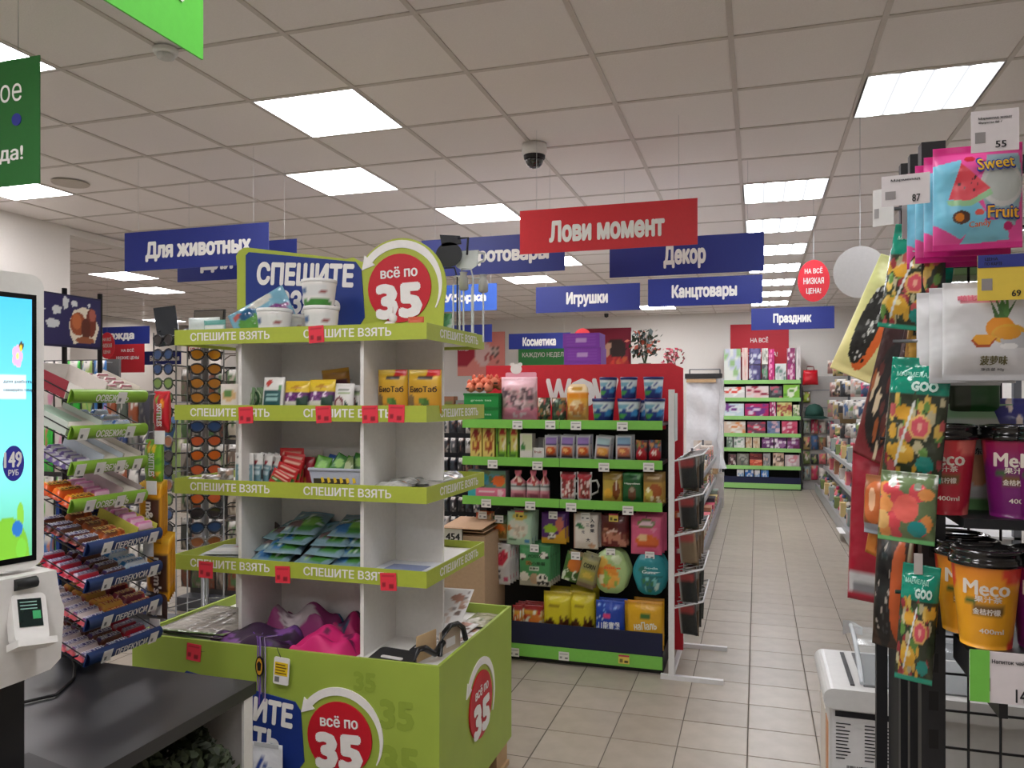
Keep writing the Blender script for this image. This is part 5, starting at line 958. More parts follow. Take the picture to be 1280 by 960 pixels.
# right quarter of the bin: black tools, pictures
t=thing('chopping_board','black plastic board with slotted handle in the bin front right','board',(-1.235,2.46,DECK),(0,0,R(-8)))
MB().plate(rrect(-.085,.085,0,.12,.02),-.006,0).obj('blade',m_((34,34,36)),t,(0,0,.0),(R(-80),0,0)); MB().plate(rrect(-.045,.045,.045,.062,.008),-.0085,-.0065).obj('slot',m_((200,198,194)),t,(0,0,.0),(R(-80),0,0))
MB().plate(rrect(.0,.03,.12,.24,.01),-.006,0).obj('handle',m_((34,34,36)),t,(.02,0,.0),(R(-80),R(12),0))
for k in range(4): MB().plate(disc(.015,.15+.022*k,.007,.005,12),-.008,-.0065).obj('handle_slot',m_((190,188,184)),t,(.02,0,.0),(R(-80),R(12),0))
t=thing('curved_clip','black curved plastic clip with card at the bin front right corner','clip',(-1.10,2.555,DECK+.012),(0,0,R(75)))
MB().tube([(-.09,0,.0),(-.07,0,.05),(-.03,0,.045),(0,-.02,.02),(.05,-.02,.05)],.012,8).obj('arm',m_((24,24,26),.3),t); MB().box(-.06,.05,.012,.015,0,.09).obj('card',m_((206,176,136)),t)
t=thing('headband','black curved headband on a card near the bin right edge','headband',(-1.055,2.66,DECK+.008),(0,0,R(80)))
MB().tube([(-.09,0,.01),(-.085,0,.05),(-.06,0,.085),(-.02,0,.1),(.03,0,.095),(.07,0,.07),(.09,0,.02)],.010,8).obj('band',m_((26,26,28),.25),t); MB().box(-.07,.07,.012,.016,0,.085).obj('card',m_((196,176,160)),t); MB().box(-.03,.03,.009,.012,.02,.05).obj('label',m_((226,220,224)),t)
anim=lambda k:art((228,226,224),('dots',.05,.05,.95,.95,26,.06,[(170,130,110),(150,140,136),(196,160,140),(120,100,90),(206,190,180)],k),('e',.7,.75,.16,.1,(176,126,106)))
for k in range(3):
    flat('picture_sheet','white sticker sheet of small animals in the bin right, %s'%('lying lowest','in the middle','tilted up on top')[k],'sheet',-1.155-.01*k,2.76+.02*k,DECK+.004+.008*k+(.02 if k==2 else 0),.17,.24,.004,anim(k),yaw=-12+8*k,rx=(0,2,26)[k],group='sticker sheets',nx=22,ny=26,wr=0,seal=.01,m=PM)
flat('nut_bag','clear bag with beige green pattern in the bin right rear','bag',-1.08,2.95,DECK+.002,.12,.2,.03,art((170,166,140),('dots',0,0,1,1,30,.07,[(196,190,170),(140,136,110),(120,126,90)],3)),yaw=0,m=PC)
# checked carrier bag by the table leg
t=thing('carrier_bag','white carrier bag with blue check at the foot of the promo bin','bag',(Xp(331,2.36),2.37,0)); o=pouch_mesh(.13,.36,.035,art((222,224,228),('p',[(.1,.62),(.4,.9),(.95,.62),(.9,.3),(.1,.3)],(40,70,150)),('p',[(.2,.66),(.42,.82),(.5,.76),(.26,.58)],(222,224,228)),('p',[(.5,.8),(.8,.66),(.74,.6),(.5,.72)],(222,224,228)),('p',[(.3,.5),(.8,.7),(.8,.62),(.3,.44)],(222,224,228))),16,20,wr=.1); add('bag_body',o,t); MB().box(-.05,.05,-.002,.002,.345,.36).obj('top_hem',m_((200,202,206)),t)
# ================================================================ candy on the rack
Mtr=[Matrix.Translation((x,CY0,z))@Matrix.Rotation(TILT,4,'Y') for x,z in zip(CXS,CZ)]
def ontray(k,lx,ly,lz): p=Mtr[k]@Vector((lx,ly,lz)); return tuple(p)
def bar_mesh(L,Wd,T,paint,nx=16,ny=6):
    s=MB()
    def fn(u,v):
        e=min(1,max(0,(u-.05)/.06),max(0,(.95-u)/.06)); return (-(v-.5)*Wd,(u-.5)*L,.001+T*max(0,1-abs(2*v-1)**3)**.5*math.sin(min(1,e)*1.57))
    s.grid(nx,ny,fn,paint); s.grid(1,1,lambda u,v:(-(v-.5)*Wd,(u-.5)*L,0),lambda u,v:paint(.5,.5),flip=True); return s.mesh(PG,True,'bar')
def barproto(L,Wd,T,base,accents,txt,tc,name='candy_bar'):
    o=add(name,bar_mesh(L,Wd,T,art(base,*accents)),None,(0,0,-5)); 
    if txt: 
        me=bpy.data.meshes.new('lettering'); v,f,x0,x1,y0,y1=textgeo(txt,0.0)
        me.from_pydata([(-((b-(y0+y1)/2)/(y1-y0))*Wd*.6,((a-(x0+x1)/2)/(x1-x0))*L*.76,T+.0012) for a,b in v],[],f); me.materials.append(m_(tc)); add('lettering',me,o)
    return o
def fillbars(k,proto,label,cols,rows,dx,dy,y0,x0=-.02,first=[None],grp=None,wob=.0):
    used=False; n=0
    for r in range(rows):
        for c in range(cols):
            loc=ontray(k,x0-r*dx,y0+c*dy,.008+.004*(r%2)); rot=(0,TILT,R(random.Random(r*7+c+k).uniform(-3,3)))
            lb=label+(', %s row from the edge'%ORD[r] if rows>1 else ''); lb+=(', %s column'%('left','right','far right')[c] if cols>1 else '')
            dup(proto,loc,rot,label=lb,group=grp)
def kill(o):
    for c in list(o.children): bpy.data.objects.remove(c)
    bpy.data.objects.remove(o)
BL,BW=.1,.032
brown=barproto(BL,BW,.018,(96,50,34),[('r',.12,.2,.88,.8,(60,50,110)),('r',0,0,.06,1,(150,40,40)),('r',.94,0,1,1,(150,40,40))],'SNICKERS',(232,232,236))
orange=barproto(BL,BW,.018,(190,96,40),[('r',.1,.15,.6,.85,(110,60,40)),('r',.7,0,1,1,(150,60,30))],'NUTS',(236,206,120))
pinkw=barproto(BL,BW,.018,(196,40,66),[('r',.1,.2,.9,.8,(206,200,216))],'SNICKERS',(50,50,120))
blue=barproto(BL,BW,.018,(60,140,206),[('r',0,0,1,.25,(200,226,236)),('e',.5,.1,.4,.2,(230,240,244))],'BOUNTY',(240,244,248))
whitebar=barproto(BL,BW,.018,(220,206,206),[('r',.1,.2,.9,.8,(70,60,120)),('r',0,0,.08,1,(190,60,70))],'SNICKERS',(236,232,236))
gold=barproto(BL,BW,.018,(190,140,60),[('r',.2,.2,.8,.8,(206,160,80)),('r',0,0,.1,1,(150,40,36))],'TWIX',(160,30,36))
dred=barproto(BL,BW,.018,(110,30,50),[('r',.1,.25,.9,.75,(150,70,80)),('r',.8,0,1,1,(190,60,70))],'MARS',(226,190,120))
for o in (brown,orange,pinkw,blue,whitebar,gold,dred): o['category']='candy bar'
sn=['top','second','third','lowest']
fillbars(4,brown,'brown bar with blue print, top blue-edged tray',1,6,.036,BL,.055,grp='candy bars'); fillbars(4,orange,'orange brown bar, top blue-edged tray',1,6,.036,BL,.16,grp='candy bars')
fillbars(5,pinkw,'red bar with white print, second blue-edged tray',1,6,.036,BL,.055,grp='candy bars'); fillbars(5,brown,'brown bar, second blue-edged tray middle',1,5,.036,BL,.15,x0=-.04,grp='candy bars'); fillbars(5,blue,'sky blue bar, second blue-edged tray',1,6,.036,BL,.245,grp='candy bars')
fillbars(6,whitebar,'white bar with blue print, third blue-edged tray',1,6,.036,BL,.055,grp='candy bars'); fillbars(6,gold,'golden bar, third blue-edged tray',1,6,.036,BL,.15,grp='candy bars'); fillbars(6,dred,'dark red bar, third blue-edged tray',1,6,.036,BL,.245,grp='candy bars')
fillbars(7,whitebar,'pale bar, lowest blue-edged tray near end',1,6,.036,BL,.05,grp='candy bars'); fillbars(7,brown,'brown bar, lowest blue-edged tray',1,6,.036,BL,.145,grp='candy bars'); fillbars(7,pinkw,'red bar, lowest blue-edged tray far end',1,6,.036,BL,.245,grp='candy bars')
def tray_box(k,ly0,ly1,label,c,h=.05,back=.0,depth=.17,x0=-.012,inner=(206,202,196)):
    t=thing('display_carton',label,'carton',ontray(k,x0,ly0,.007),(0,TILT,0)); w=ly1-ly0
    MB().box(-.003,0,0,w,0,h*.45).obj('front_wall',m_(c),t); MB().box(-depth,-.003,0,.002,0,h).obj('printed_side',m_((140,44,56)),t); MB().box(-depth,-.003,w-.002,w,0,h).obj('side_wall',m_(c),t); MB().box(-depth,-.003,.002,w-.002,0,.002).obj('bottom',m_(inner),t); MB().box(-depth,-depth+.002,0,w,0,h+back).obj('back_wall',m_(inner),t); return t
def lidcard(k,ly0,ly1,label,c,x0=-.01,l=.17,tilt=0):         # open carton lid lying over the tray
    t=thing('display_carton',label,'carton',ontray(k,x0,ly0,.03),(0,TILT,0)); w=ly1-ly0
    MB().box(-l,0,0,w,-.022,-.02).obj('bottom',m_(c),t); MB().box(-.002,0,0,w,-.02,.006).obj('front_wall',m_(c),t); MB().box(-l,-.002,0,.002,-.02,.02).obj('side_wall',m_(c),t); MB().box(-l,-.002,w-.002,w,-.02,.02).obj('side_wall',m_(c),t); MB().box(-l,-.002,.002,w-.002,.0,.002).obj('lid',m_((214,208,198)),t); return t
# green tray 1
tray_box(0,.0,.15,'empty pale carton with dark red side, top green tray',(206,198,190),.055,0,.17); lidcard(0,.155,.29,'pale carton with slots at the far end of the top green tray',(206,198,186))
gum=barproto(.05,.02,.012,(222,214,206),[('r',0,.1,1,.35,(140,50,70))],None,None,'gum_pack'); gum['category']='gum pack'
for r in range(4):
    for c in range(2): dup(gum,ontray(0,-.04-.035*r,.19+.065*c,.034),(0,TILT,0),label='white gum pack with maroon stripe, top green tray row %s %s column'%(ORD[r],('near','far')[c]),group='gum packs')
# tray 2
t=lidcard(1,.0,.13,'white carton with green print, second green tray',(196,206,196)); MB().box(-.19,-.05,.03,.1,.0022,.003).obj('green_print',m_((170,200,176)),t)
bg=barproto(.075,.022,.012,(196,214,226),[('r',.05,.2,.95,.8,(40,110,190)),('r',.3,.2,.5,.8,(226,236,244))],'ORBIT',(240,244,248),'gum_pack'); bg['category']='gum pack'
for r in range(6):
    for c in range(2): dup(bg,ontray(1,-.03-.024*r,.175+.08*c,.010+.01*(r%2)),(0,TILT,R((r%3-1)*5)),label='blue and white gum pack, second green tray row %s %s column'%(ORD[r],('near','far')[c]),group='gum packs')
# tray 3
vg=barproto(.06,.024,.014,(226,224,230),[('r',.1,.25,.7,.75,(110,90,150)),('r',0,0,.08,1,(90,70,130))],None,None,'gum_pack'); vg['category']='gum pack'
for r in range(6):
    for c in range(2): dup(vg,ontray(2,-.03-.028*r,.035+.065*c,.010),(0,TILT,0),label='white gum pack with violet print, third green tray row %s %s column'%(ORD[r],('near','far')[c]),group='gum packs')
lidcard(2,.135,.215,'white carton with pale blue inside, third green tray',(206,216,226)); lidcard(2,.22,.295,'cream carton at the far end of the third green tray',(206,200,188))
# tray 4
og=barproto(.11,.045,.03,(226,96,30),[('r',.15,.2,.85,.5,(90,50,30)),('r',.1,.55,.9,.85,(240,130,40)),('r',0,0,.06,1,(190,60,20))],"REESE'S",(240,190,50)); og['category']='candy bar'
fillbars(3,og,'orange candy pack, lowest green tray',1,3,.05,BL,.065,x0=-.028,grp='candy bars')
pk=barproto(.075,.03,.02,(236,196,216),[('r',.1,.3,.9,.7,(206,120,170)),('r',0,0,.1,1,(190,90,150))],None,None,'gum_pack'); pk['category']='gum pack'
fillbars(3,pk,'pink gum pack, lowest green tray',1,5,.033,BL,.165,grp='gum packs'); lidcard(3,.215,.295,'pale carton with purple print at the lowest green tray end',(190,176,176))
# green-yellow carton on first blue tray
t=lidcard(4,.215,.30,'lime and cream carton on the top blue-edged tray',(206,206,90))
for r in range(5): dup(pk,ontray(4,-.03-.035*r,.255,.036),(0,TILT,0),label='lime wrapped bar in the lime carton, %s row'%ORD[r],group='lime bars')
for o in (brown,orange,pinkw,blue,whitebar,gold,dred,gum,bg,vg,og,pk): kill(o)
# bags hanging at the far end of the rack
def hangbag(label,px,py0,py1,y,w,paint,txt,tc,yaw,t=.03,n=1,name='candy_bag',roll=0,grp=None):
    x=Xp(px,y); z0,z1=Zp(py1,x,y),Zp(py0,x,y); h=z1-z0; pos=('front','second','third','fourth','fifth')
    for q in range(n):
        o=pouch(name,label+(', %s in the row'%pos[q] if n>1 else ''),'candy bag',(x-.020*q,y+.030*q,z0),w,h,t,paint,(0,R(roll),R(yaw)),grp,nx=16,ny=18)
        if q==0 and txt:
            v=text(o,txt,0,0,h*.55,w*.34,m_(tc),y=-t*.5-.006,rot=R(-90),bold=.04); v.location=(w*.2,0,h*.42)
    hk=MB().tube([(-2.16,CY1+.005,z1-.015),(x,CY1+.012,z1-.012),(x,y-.03,z1-.01)],.003,5).obj('hook',STEEL,cr); bx('price_tag',x-.0,x+.042,y-.034,y-.032,z0-.04,z0+.006,PAPER,cr)
ym=art((226,160,30),('dots',.1,.05,.9,.4,9,.12,[(206,60,40),(60,110,170),(240,190,60),(110,60,40)],2),('r',.5,.12,.98,.75,(70,40,26)),('r',0,.93,1,1,(240,190,60)))
hangbag('red candy bag with white lettering hanging on the rack',202,489,540,2.22,.075,art((186,26,40),('dots',.1,.1,.9,.9,10,.1,[(226,60,60),(150,20,30),(230,150,50),(120,160,60)],2)),'SKITTLES',(236,232,228),-12,n=2)
hangbag('green candy bag with white lettering hanging on the rack',192,550,602,2.2,.085,art((120,180,40),('dots',.1,.1,.9,.9,10,.1,[(150,206,60),(90,150,40),(226,120,40),(236,200,60)],3)),'SKITTLES',(240,240,232),-12,n=2)
hangbag('upper yellow candy bag hanging on the rack',188,604,678,2.19,.11,ym,"m&m's",(236,230,220),-10,n=5)
hangbag('lower yellow candy bag hanging on the rack',198,672,750,2.19,.11,ym,"m&m's",(236,230,220),-10,n=5)
hangbag('dark brown candy bag hanging lowest on the rack',196,736,772,2.19,.1,art((58,38,34),('dots',.1,.1,.9,.5,7,.12,[(190,130,60),(150,50,40),(60,90,140)],3)),"m&m's",(232,226,220),-8,n=1)
# ================================================================ goods on the black snack rack (right edge)
def rp_(name,label,px0,px1,py0,py1,y,paint,t=.02,roll=0,yaw=0,pitch=0,n=0,nx=30,ny=36,step=(.004,.022,-.004),**k):
    xa,xb=Xp(px0,y),Xp(px1,y); x=(xa+xb)/2; zb=Zp(py1,x,y); w,h=xb-xa,Zp(py0,x,y)-zb
    o=pouch(name,label,k.pop('cat','pouch'),(x,y,zb),w,h,t,paint,(R(pitch),R(roll),R(yaw)),None,nx=nx,ny=ny,**k); o['_wh']=(w,h,t)
    for q in range(n): dup(o,(x+step[0]*(q+1),y+step[1]*(q+1),zb+step[2]*(q+1)),label=' '.join(label.split()[:10])+', '+('just behind the front one','two behind the front one','rearmost')[q])
    return o
YF=1.30
sw=art((232,84,160),('r',0,.92,1,1,(222,50,140)),('p',[(0,.25),(0,.82),(.3,.86),(.35,.6),(.6,.3),(.3,.1)],(120,196,224)),('p',[(.5,.55),(.6,.9),(.95,.9),(1,.6),(.9,.2),(.6,.3)],(150,180,190)),('e',.75,.6,.24,.22,(206,206,204)),('e',.76,.6,.2,.17,(190,196,192)),
  ('p',[(.16,.48),(.3,.82),(.62,.56),(.6,.5),(.4,.45)],(226,70,84)),('p',[(.14,.47),(.16,.42),(.4,.4),(.64,.5),(.62,.56),(.4,.46)],(150,200,150)),('dots',.24,.5,.5,.7,8,.014,[(60,30,40)],6),('e',.3,.3,.1,.065,(80,50,40)),('e',.28,.3,.05,.04,(220,130,40)),('p',[(.3,.05),(.45,.26),(.8,.26),(.85,.08)],(130,200,224)),
  ('e',.4,.86,.06,.03,(206,40,60)),('e',.5,.34,.05,.03,(226,90,80)),('r',0,0,1,.055,(206,40,130)),('e',.82,.2,.05,.04,(196,40,110)))
o=rp_('candy_pouch','pink and blue candy pouch with a watermelon slice at top right',1166,1278,182,312,YF,sw,.03,nx=90,ny=110,n=3,step=(-.007,.028,-.004)); w,h,t=o['_wh']
for s_,u,v,ww,hh,c,rt in (('Sweet',.68,.80,.42,.13,(40,70,170),.08),('Sweet',.68,.80,.41,.115,(240,196,50),.08),('Fruit',.76,.33,.36,.13,(40,60,150),.0),('Fruit',.76,.33,.35,.115,(240,180,50),.0),('Candy',.5,.22,.24,.07,(226,110,60),.1)):
    ptext(o,w,h,t,s_,u,v,ww,hh,m_(c),bold=.06 if c[2]>100 else .02,rot=rt,eps=.0015 if c[2]>100 else .003)
pine=art((216,216,218),('g',0,.12,(196,198,202),(214,214,216)),('r',.18,.78,.62,.86,(226,150,160)),('e',.62,.52,.16,.12,(232,150,50)),('e',.72,.46,.2,.1,(226,170,60)),('e',.72,.45,.16,.07,(236,186,80)),('e',.82,.4,.2,.08,(190,192,196)),('e',.70,.47,.15,.065,(228,160,56)),('p',[(.5,.82),(.6,.66),(.66,.62),(.56,.62)],(70,110,60)),('p',[(.64,.9),(.6,.62),(.7,.62)],(80,130,70)),('p',[(.82,.82),(.7,.62),(.64,.62)],(60,100,54)),('p',[(.72,.92),(.64,.62),(.72,.64)],(90,140,76)),('p',[(.54,.9),(.62,.62),(.68,.62)],(76,120,64)),('p',[(.3,.4),(.36,.33),(.5,.33),(.58,.42),(.5,.45),(.36,.45)],(180,80,40)),('p',[(.31,.42),(.38,.36),(.5,.36),(.57,.43),(.48,.46),(.36,.46)],(238,170,60)),('e',.72,.34,.1,.03,(236,236,236)),('e',.5,.19,.0001,.0001,(1,1,1)))
o=rp_('fruit_pouch','white pouch with pineapple picture below the yellow price tag',1178,1290,352,476,YF,pine,.03,nx=90,ny=110,n=2,step=(-.012,.03,-.003)); w,h,t=o['_wh']
ptext(o,w,h,t,'菠萝味',.55,.2,.3,.09,m_((110,104,70)),bold=.04); ptext(o,w,h,t,'净含量 90g',.55,.11,.26,.035,m_((90,90,90)),bold=.01); ptext(o,w,h,t,'啪比',.26,.83,.2,.06,m_((216,110,130)),bold=.04)
yo=art((150,190,150),('r',.08,.12,.92,.86,(196,200,196)),('r',.25,.0,.95,.12,(120,170,110)),('e',.55,.4,.2,.14,(206,150,110)),('e',.3,.3,.16,.1,(214,190,170)),('r',.3,.62,.7,.64,(90,110,96)))
o=rp_('yoghurt_pouch','pale green pouch with dark characters behind the red cups',1166,1266,505,640,1.448,yo,.03,nx=30,ny=34); w,h,t=o['_wh']; ptext(o,w,h,t,'大干酸奶',.55,.76,.62,.11,m_((50,60,54))); ptext(o,w,h,t,'冻干块',.65,.57,.36,.06,m_((70,80,74)))
rp_('snack_pouch','blue and red pouch at the right edge above the purple cups',1240,1300,498,610,1.45,art((60,60,130),('r',0,.0,1,.62,(196,44,50)),('dots',0,.6,1,1,10,.08,[(120,130,190),(226,210,200)],2),('e',.4,.5,.16,.1,(230,120,60))),.03)
rp_('snack_pouch','dark green pouch hanging behind the pineapple pouch bottom',1185,1250,470,520,1.45,art((40,90,44),('r',.0,0,.4,1,(60,70,50))),.02)
rp_('snack_pouch','pale green pouch with label behind the mesh under the pink pouch',1172,1240,318,352,1.50,art((196,214,180),('r',.3,.2,.9,.8,(150,190,130))),.02)
# cups
def cup(label,px,pyb,y,cols,z=None,h=.135,sub='',tc=(236,226,214),lab2=None):
    x=Xp(px,y); zb=Zp(pyb,x,y) if z is None else z; c1,c2,c3=cols
    t=thing('drink_cup',label,'cup',(x,y,zb),(0,0,R(-12)),'lidded drink cups'); rb,rt_=.033,.045; H=h*.9
    pr=[(rb,0)]+[(rb+(rt_-rb)*k/16,H*k/16) for k in range(17)]
    pa=art(c1,('g',.6,1,c1,c2),('e',.12,.86,.1,.2,c3),('e',.78,.9,.16,.12,c3),('e',.85,.04,.12,.1,c3),('r',.38,.4,.66,.5,(120,90,50)),('e',.36,.56,.05,.03,(60,110,60)),('e',.42,.6,.05,.025,(70,130,70)))
    s=MB(); s.lathe(pr,48,lambda u,i:pa(min(1,max(0,(u-.2)/.6)),max(0,i-1)/16)); s.obj('body',PG,t,colors=True)
    n=32; MB().lathe([(.0455,H-.004),(.049,H-.003),(.049,H+.004),(.0465,H+.005),(.0455,H+.013),(.047,H+.014),(.047,H+.018),(.04,H+.02),(.038,H+.016),(.01,H+.015)],n).obj('lid',mat((20,19,20),.15,coat=.6),t)
    rr=lambda z:rb+(rt_-rb)*z/H
    for s_,cx,cz,ww,hh,bo in (('Meco',.0,H*.73,.056,.021,.035),('果汁茶',.002,H*.60,.034,.009,.03),('金桔柠檬',.0,H*.45,.034,.009,.03),('400ml',.006,H*.22,.03,.007,.02)): text(t,s_,cx,cz,ww,hh,m_(tc),bold=bo,surf=lambda x_,z_:-math.sqrt(max(1e-6,(rr(z_)*1.012)**2-x_*x_))-.0004)
    return t
YO=((236,166,40),(240,140,50),(226,70,50)); RD=((190,40,60),(206,60,60),(226,120,110)); PU=((120,30,110),(160,30,70),(206,70,90))
cup('orange yellow lidded cup in front on the rack shelf',1232,806,1.3,YO,CSZ); cup('yellow lidded cup just behind the front cup',1208,790,1.37,YO,CSZ); cup('red lidded cup at the left behind the yellow cups',1196,770,1.425,RD,CSZ)
cup('dark cup at the right edge beside the front cup',1306,806,1.31,PU,CSZ)
cup('red lidded cup on the raised step, left',1180,640,1.40,RD,STZ); cup('purple lidded cup on the raised step, middle',1268,640,1.39,PU,STZ); cup('purple red lidded cup on the raised step at the right edge',1302,640,1.37,PU,STZ)
# rack price tags (parts)
def rtag(px0,px1,py0,py1,y,m,lines=(),top=None,yaw=0):
    xa,xb=Xp(px0,y),Xp(px1,y); x=(xa+xb)/2; z0=Zp(py1,x,y); z1=Zp(py0,x,y); w,h=xb-xa,z1-z0
    t=add('price_tag',None,sr,(x,y,z0),(0,0,R(yaw))); MB().box(-w/2,w/2,0,.0015,0,h).obj('card',m,t); MB().box(-w*.42,-w*.2,-.0006,0,h*.22,h*.48).obj('code_block',m_((150,146,146)),t)
    for (s_,u,v,ww,hh) in lines: text(t,s_,(u-.5)*w,v*h,ww*w,hh*h,INK,y=-.001,bold=.02)
    if top: MB().box(-w/2,w/2,-.001,0,h*.72,h).obj('top_band',m_(top),t)
    return t
WT=mat((226,220,222),.55)
rtag(1214,1274,137,189,YF-.035,WT,[('55',.62,.16,.22,.16),('Мармелад жеват',.5,.8,.7,.07),('Фрукты 80 г',.4,.7,.5,.06)])
rtag(1222,1284,318,375,YF-.03,mat((232,204,80),.55),[('69',.78,.14,.18,.14),('ЦЕНА',.28,.9,.26,.08),('ПО КАРТЕ',.32,.8,.36,.07)],(52,62,140))
rtag(1102,1162,218,256,1.30,WT,[('87',.72,.2,.16,.24),('Мармелад',.5,.82,.6,.1)],None,-8); rtag(1090,1118,236,282,1.36,mat((214,212,210),.4),[],None,-30)
tg=rtag(1212,1300,816,880,CSY-.024,WT,[('149',.78,.18,.24,.26),('Напиток чай Ме',.62,.82,.6,.08)]); w=Xp(1232,CSY)-Xp(1212,CSY); x0=-(Xp(1300,CSY-.024)-Xp(1212,CSY-.024))/2; MB().box(x0,x0+.022,-.001,0,0,.065).obj('green_band',m_((120,200,80)),tg)
for z,x in ((1.93,.42),(1.93,.46),(1.745,.42),(1.57,.5)): MB().tube([(x,1.47,z),(x,YF-.03,z)],.003,6).obj('hook',STEEL,sr)
# packs on the left side of the rack, hooks pointing at the aisle
def sp(name,label,px,py0,py1,y,w,t,paint,yaw,roll=0,cat='pouch',nx=40,ny=56,**k):
    x=Xp(px,y); z0=Zp(py1,x,y); h=(Zp(py0,x,y)-z0)/max(.5,math.cos(R(roll))); o=pouch(name,label,cat,(x,y,z0),w,h,t,paint,(0,R(roll),R(yaw)),None,nx=nx,ny=ny,**k); o['_wh']=(w,h,t); return o
goo=lambda s:art((52,58,44),('r',0,.7,1,1,(20,138,114)),('dots',.04,.05,.96,.68,70,.06,[(206,160,60),(190,90,90),(100,140,70),(214,180,90),(150,60,64),(60,70,50),(186,176,140)],s),('e',.6,.44,.19,.10,(226,180,110)),('e',.6,.44,.15,.08,(216,90,104)),('e',.6,.44,.05,.03,(236,170,150)),('e',.33,.22,.2,.09,(222,172,60)),('e',.33,.25,.08,.03,(240,220,150)),('e',.72,.14,.15,.07,(36,140,130)),('e',.3,.55,.14,.06,(214,160,56)),('p',[(.2,.1),(.24,.1),(.5,.66),(.46,.66)],(226,228,222)),('r',0,0,1,.045,(40,140,114)))
def goopack(label,px,py0,py1,y,w,yaw,roll,s):
    o=sp('gummy_pack',label,px,py0,py1,y,w,.025,goo(s),yaw,roll,m=PC); w,h,t=o['_wh']; ptext(o,w,h,t,'GOO',.62,.77,.42,.07,m_((196,230,220)),bold=.06); ptext(o,w,h,t,'МАРМЕЛАД',.42,.86,.6,.045,m_((150,214,196)),bold=.02); return o
goopack('upper teal and clear gummy pack on the rack left side',1130,284,412,1.40,.085,-28,10,1)
goopack('middle teal and clear gummy pack on the rack left side',1138,448,600,1.36,.085,-22,5,2)
sp('gummy_pack','clear pack of round pink gummies under the middle teal pack',1132,590,678,1.34,.08,.03,art((110,130,90),('dots',.05,.1,.95,.8,20,.13,[(236,110,100),(240,160,90),(226,80,90),(240,190,120)],4),('e',.5,.5,.22,.2,(240,110,100)),('e',.7,.22,.16,.12,(30,150,150)),('r',0,0,1,.07,(110,180,110)),('dots',.0,.8,1,1,12,.06,[(220,226,220),(150,160,140)],3)),-18,3,m=PC)
goopack('lowest teal and yellow gummy pack on the rack left side',1141,705,852,1.33,.052,-16,4,3)
goopack('teal gummy pack edge hidden behind the middle one',1158,530,640,1.42,.05,-20,2,5)
sp('gummy_pack','dark teal gummy pack behind the upper teal pack',1152,330,470,1.43,.06,.02,art((30,100,84),('dots',.0,.0,1,.7,16,.14,[(40,50,40),(150,110,50),(200,150,60),(110,60,60)],4),('r',0,.85,1,1,(20,130,104))),-30,6,m=PC)
hot=art((222,214,150),('g',0,1,(230,216,150),(206,210,140)),('e',.45,.42,.25,.36,(222,104,44)),('e',.36,.44,.2,.34,(34,34,32)),('dots',.22,.15,.52,.75,44,.022,[(220,220,214),(150,150,146),(20,20,20)],2),('lines',.4,.82,.75,.92,3,(110,130,80)),('e',.8,.7,.05,.04,(110,140,70)),('e',.85,.3,.05,.03,(110,140,70)))
sp('hot_dog_pack','pale yellow pack with a gummy hot dog leaning on the rack left side',1068,334,472,1.62,.10,.02,hot,-24,24,nx=60,ny=80)
dk=lambda s,c:art((54,26,28),('g',0,.45,c,(80,40,30)),('e',.5,.35,.4,.3,(30,26,26)),('dots',.1,.05,.9,.5,20,.06,[(150,80,40),(40,34,34),(90,40,36),(200,180,150)],s))
sp('hot_dog_pack','maroon edged pack leaning behind the yellow hot dog pack',1088,356,575,1.60,.085,.012,dk(1,(120,36,44)),-48,17); sp('hot_dog_pack','dark brown pack leaning, second of the leaning fan',1103,400,700,1.55,.08,.012,dk(2,(196,120,50)),-50,12); sp('hot_dog_pack','dark brown pack leaning, third of the leaning fan',1116,440,735,1.50,.07,.012,dk(3,(110,50,30)),-52,8)
sp('hot_dog_pack','brown pack with an orange sausage hanging low on the rack side',1096,594,668,1.55,.05,.03,art((150,90,50),('e',.5,.55,.4,.36,(206,110,56)),('e',.45,.6,.15,.2,(240,190,150)),('r',0,0,1,.18,(160,166,176))),-40,2)
sp('hot_dog_pack','dark sesame roll pack hanging lowest on the rack side',1112,660,810,1.45,.06,.03,art((60,44,36),('e',.35,.45,.28,.46,(30,28,28)),('e',.72,.5,.18,.44,(190,90,44)),('dots',.1,.1,.5,.9,26,.03,[(170,160,150),(60,60,60)],3),('r',.92,0,1,1,(200,190,160))),-34,3)
rd_=art((170,28,50),('g',0,1,(160,26,48),(150,24,44)),('r',.05,.05,.95,.17,(196,196,196)),('lines',.12,.06,.85,.16,4,(130,130,134)))
sp('red_pouch','long dark red pouch with a grey label hanging on the rack side',1084,556,752,1.66,.075,.02,rd_,-26,2,nx=18,ny=30)
for k,(z,y) in enumerate(((1.88,1.41),(1.66,1.36),(1.62,1.66),(1.27,1.34),(1.50,1.5),(1.36,1.55),(1.36,1.45))): MB().tube([(RX-.002,y,z),(RX-.055,y,z)],.003,6).obj('hook',STEEL,sr)
for k,(px,py0,py1,y) in enumerate(((1131,245,300,1.395),(1146,690,716,1.335))): 
    x=Xp(px,y); MB().box(-.006,.006,0,.001,0,Zp(py0,x,y)-Zp(py1,x,y)).obj('hang_strip',mat((190,186,182),.4),sr,(x,y-.012,Zp(py1,x,y)))
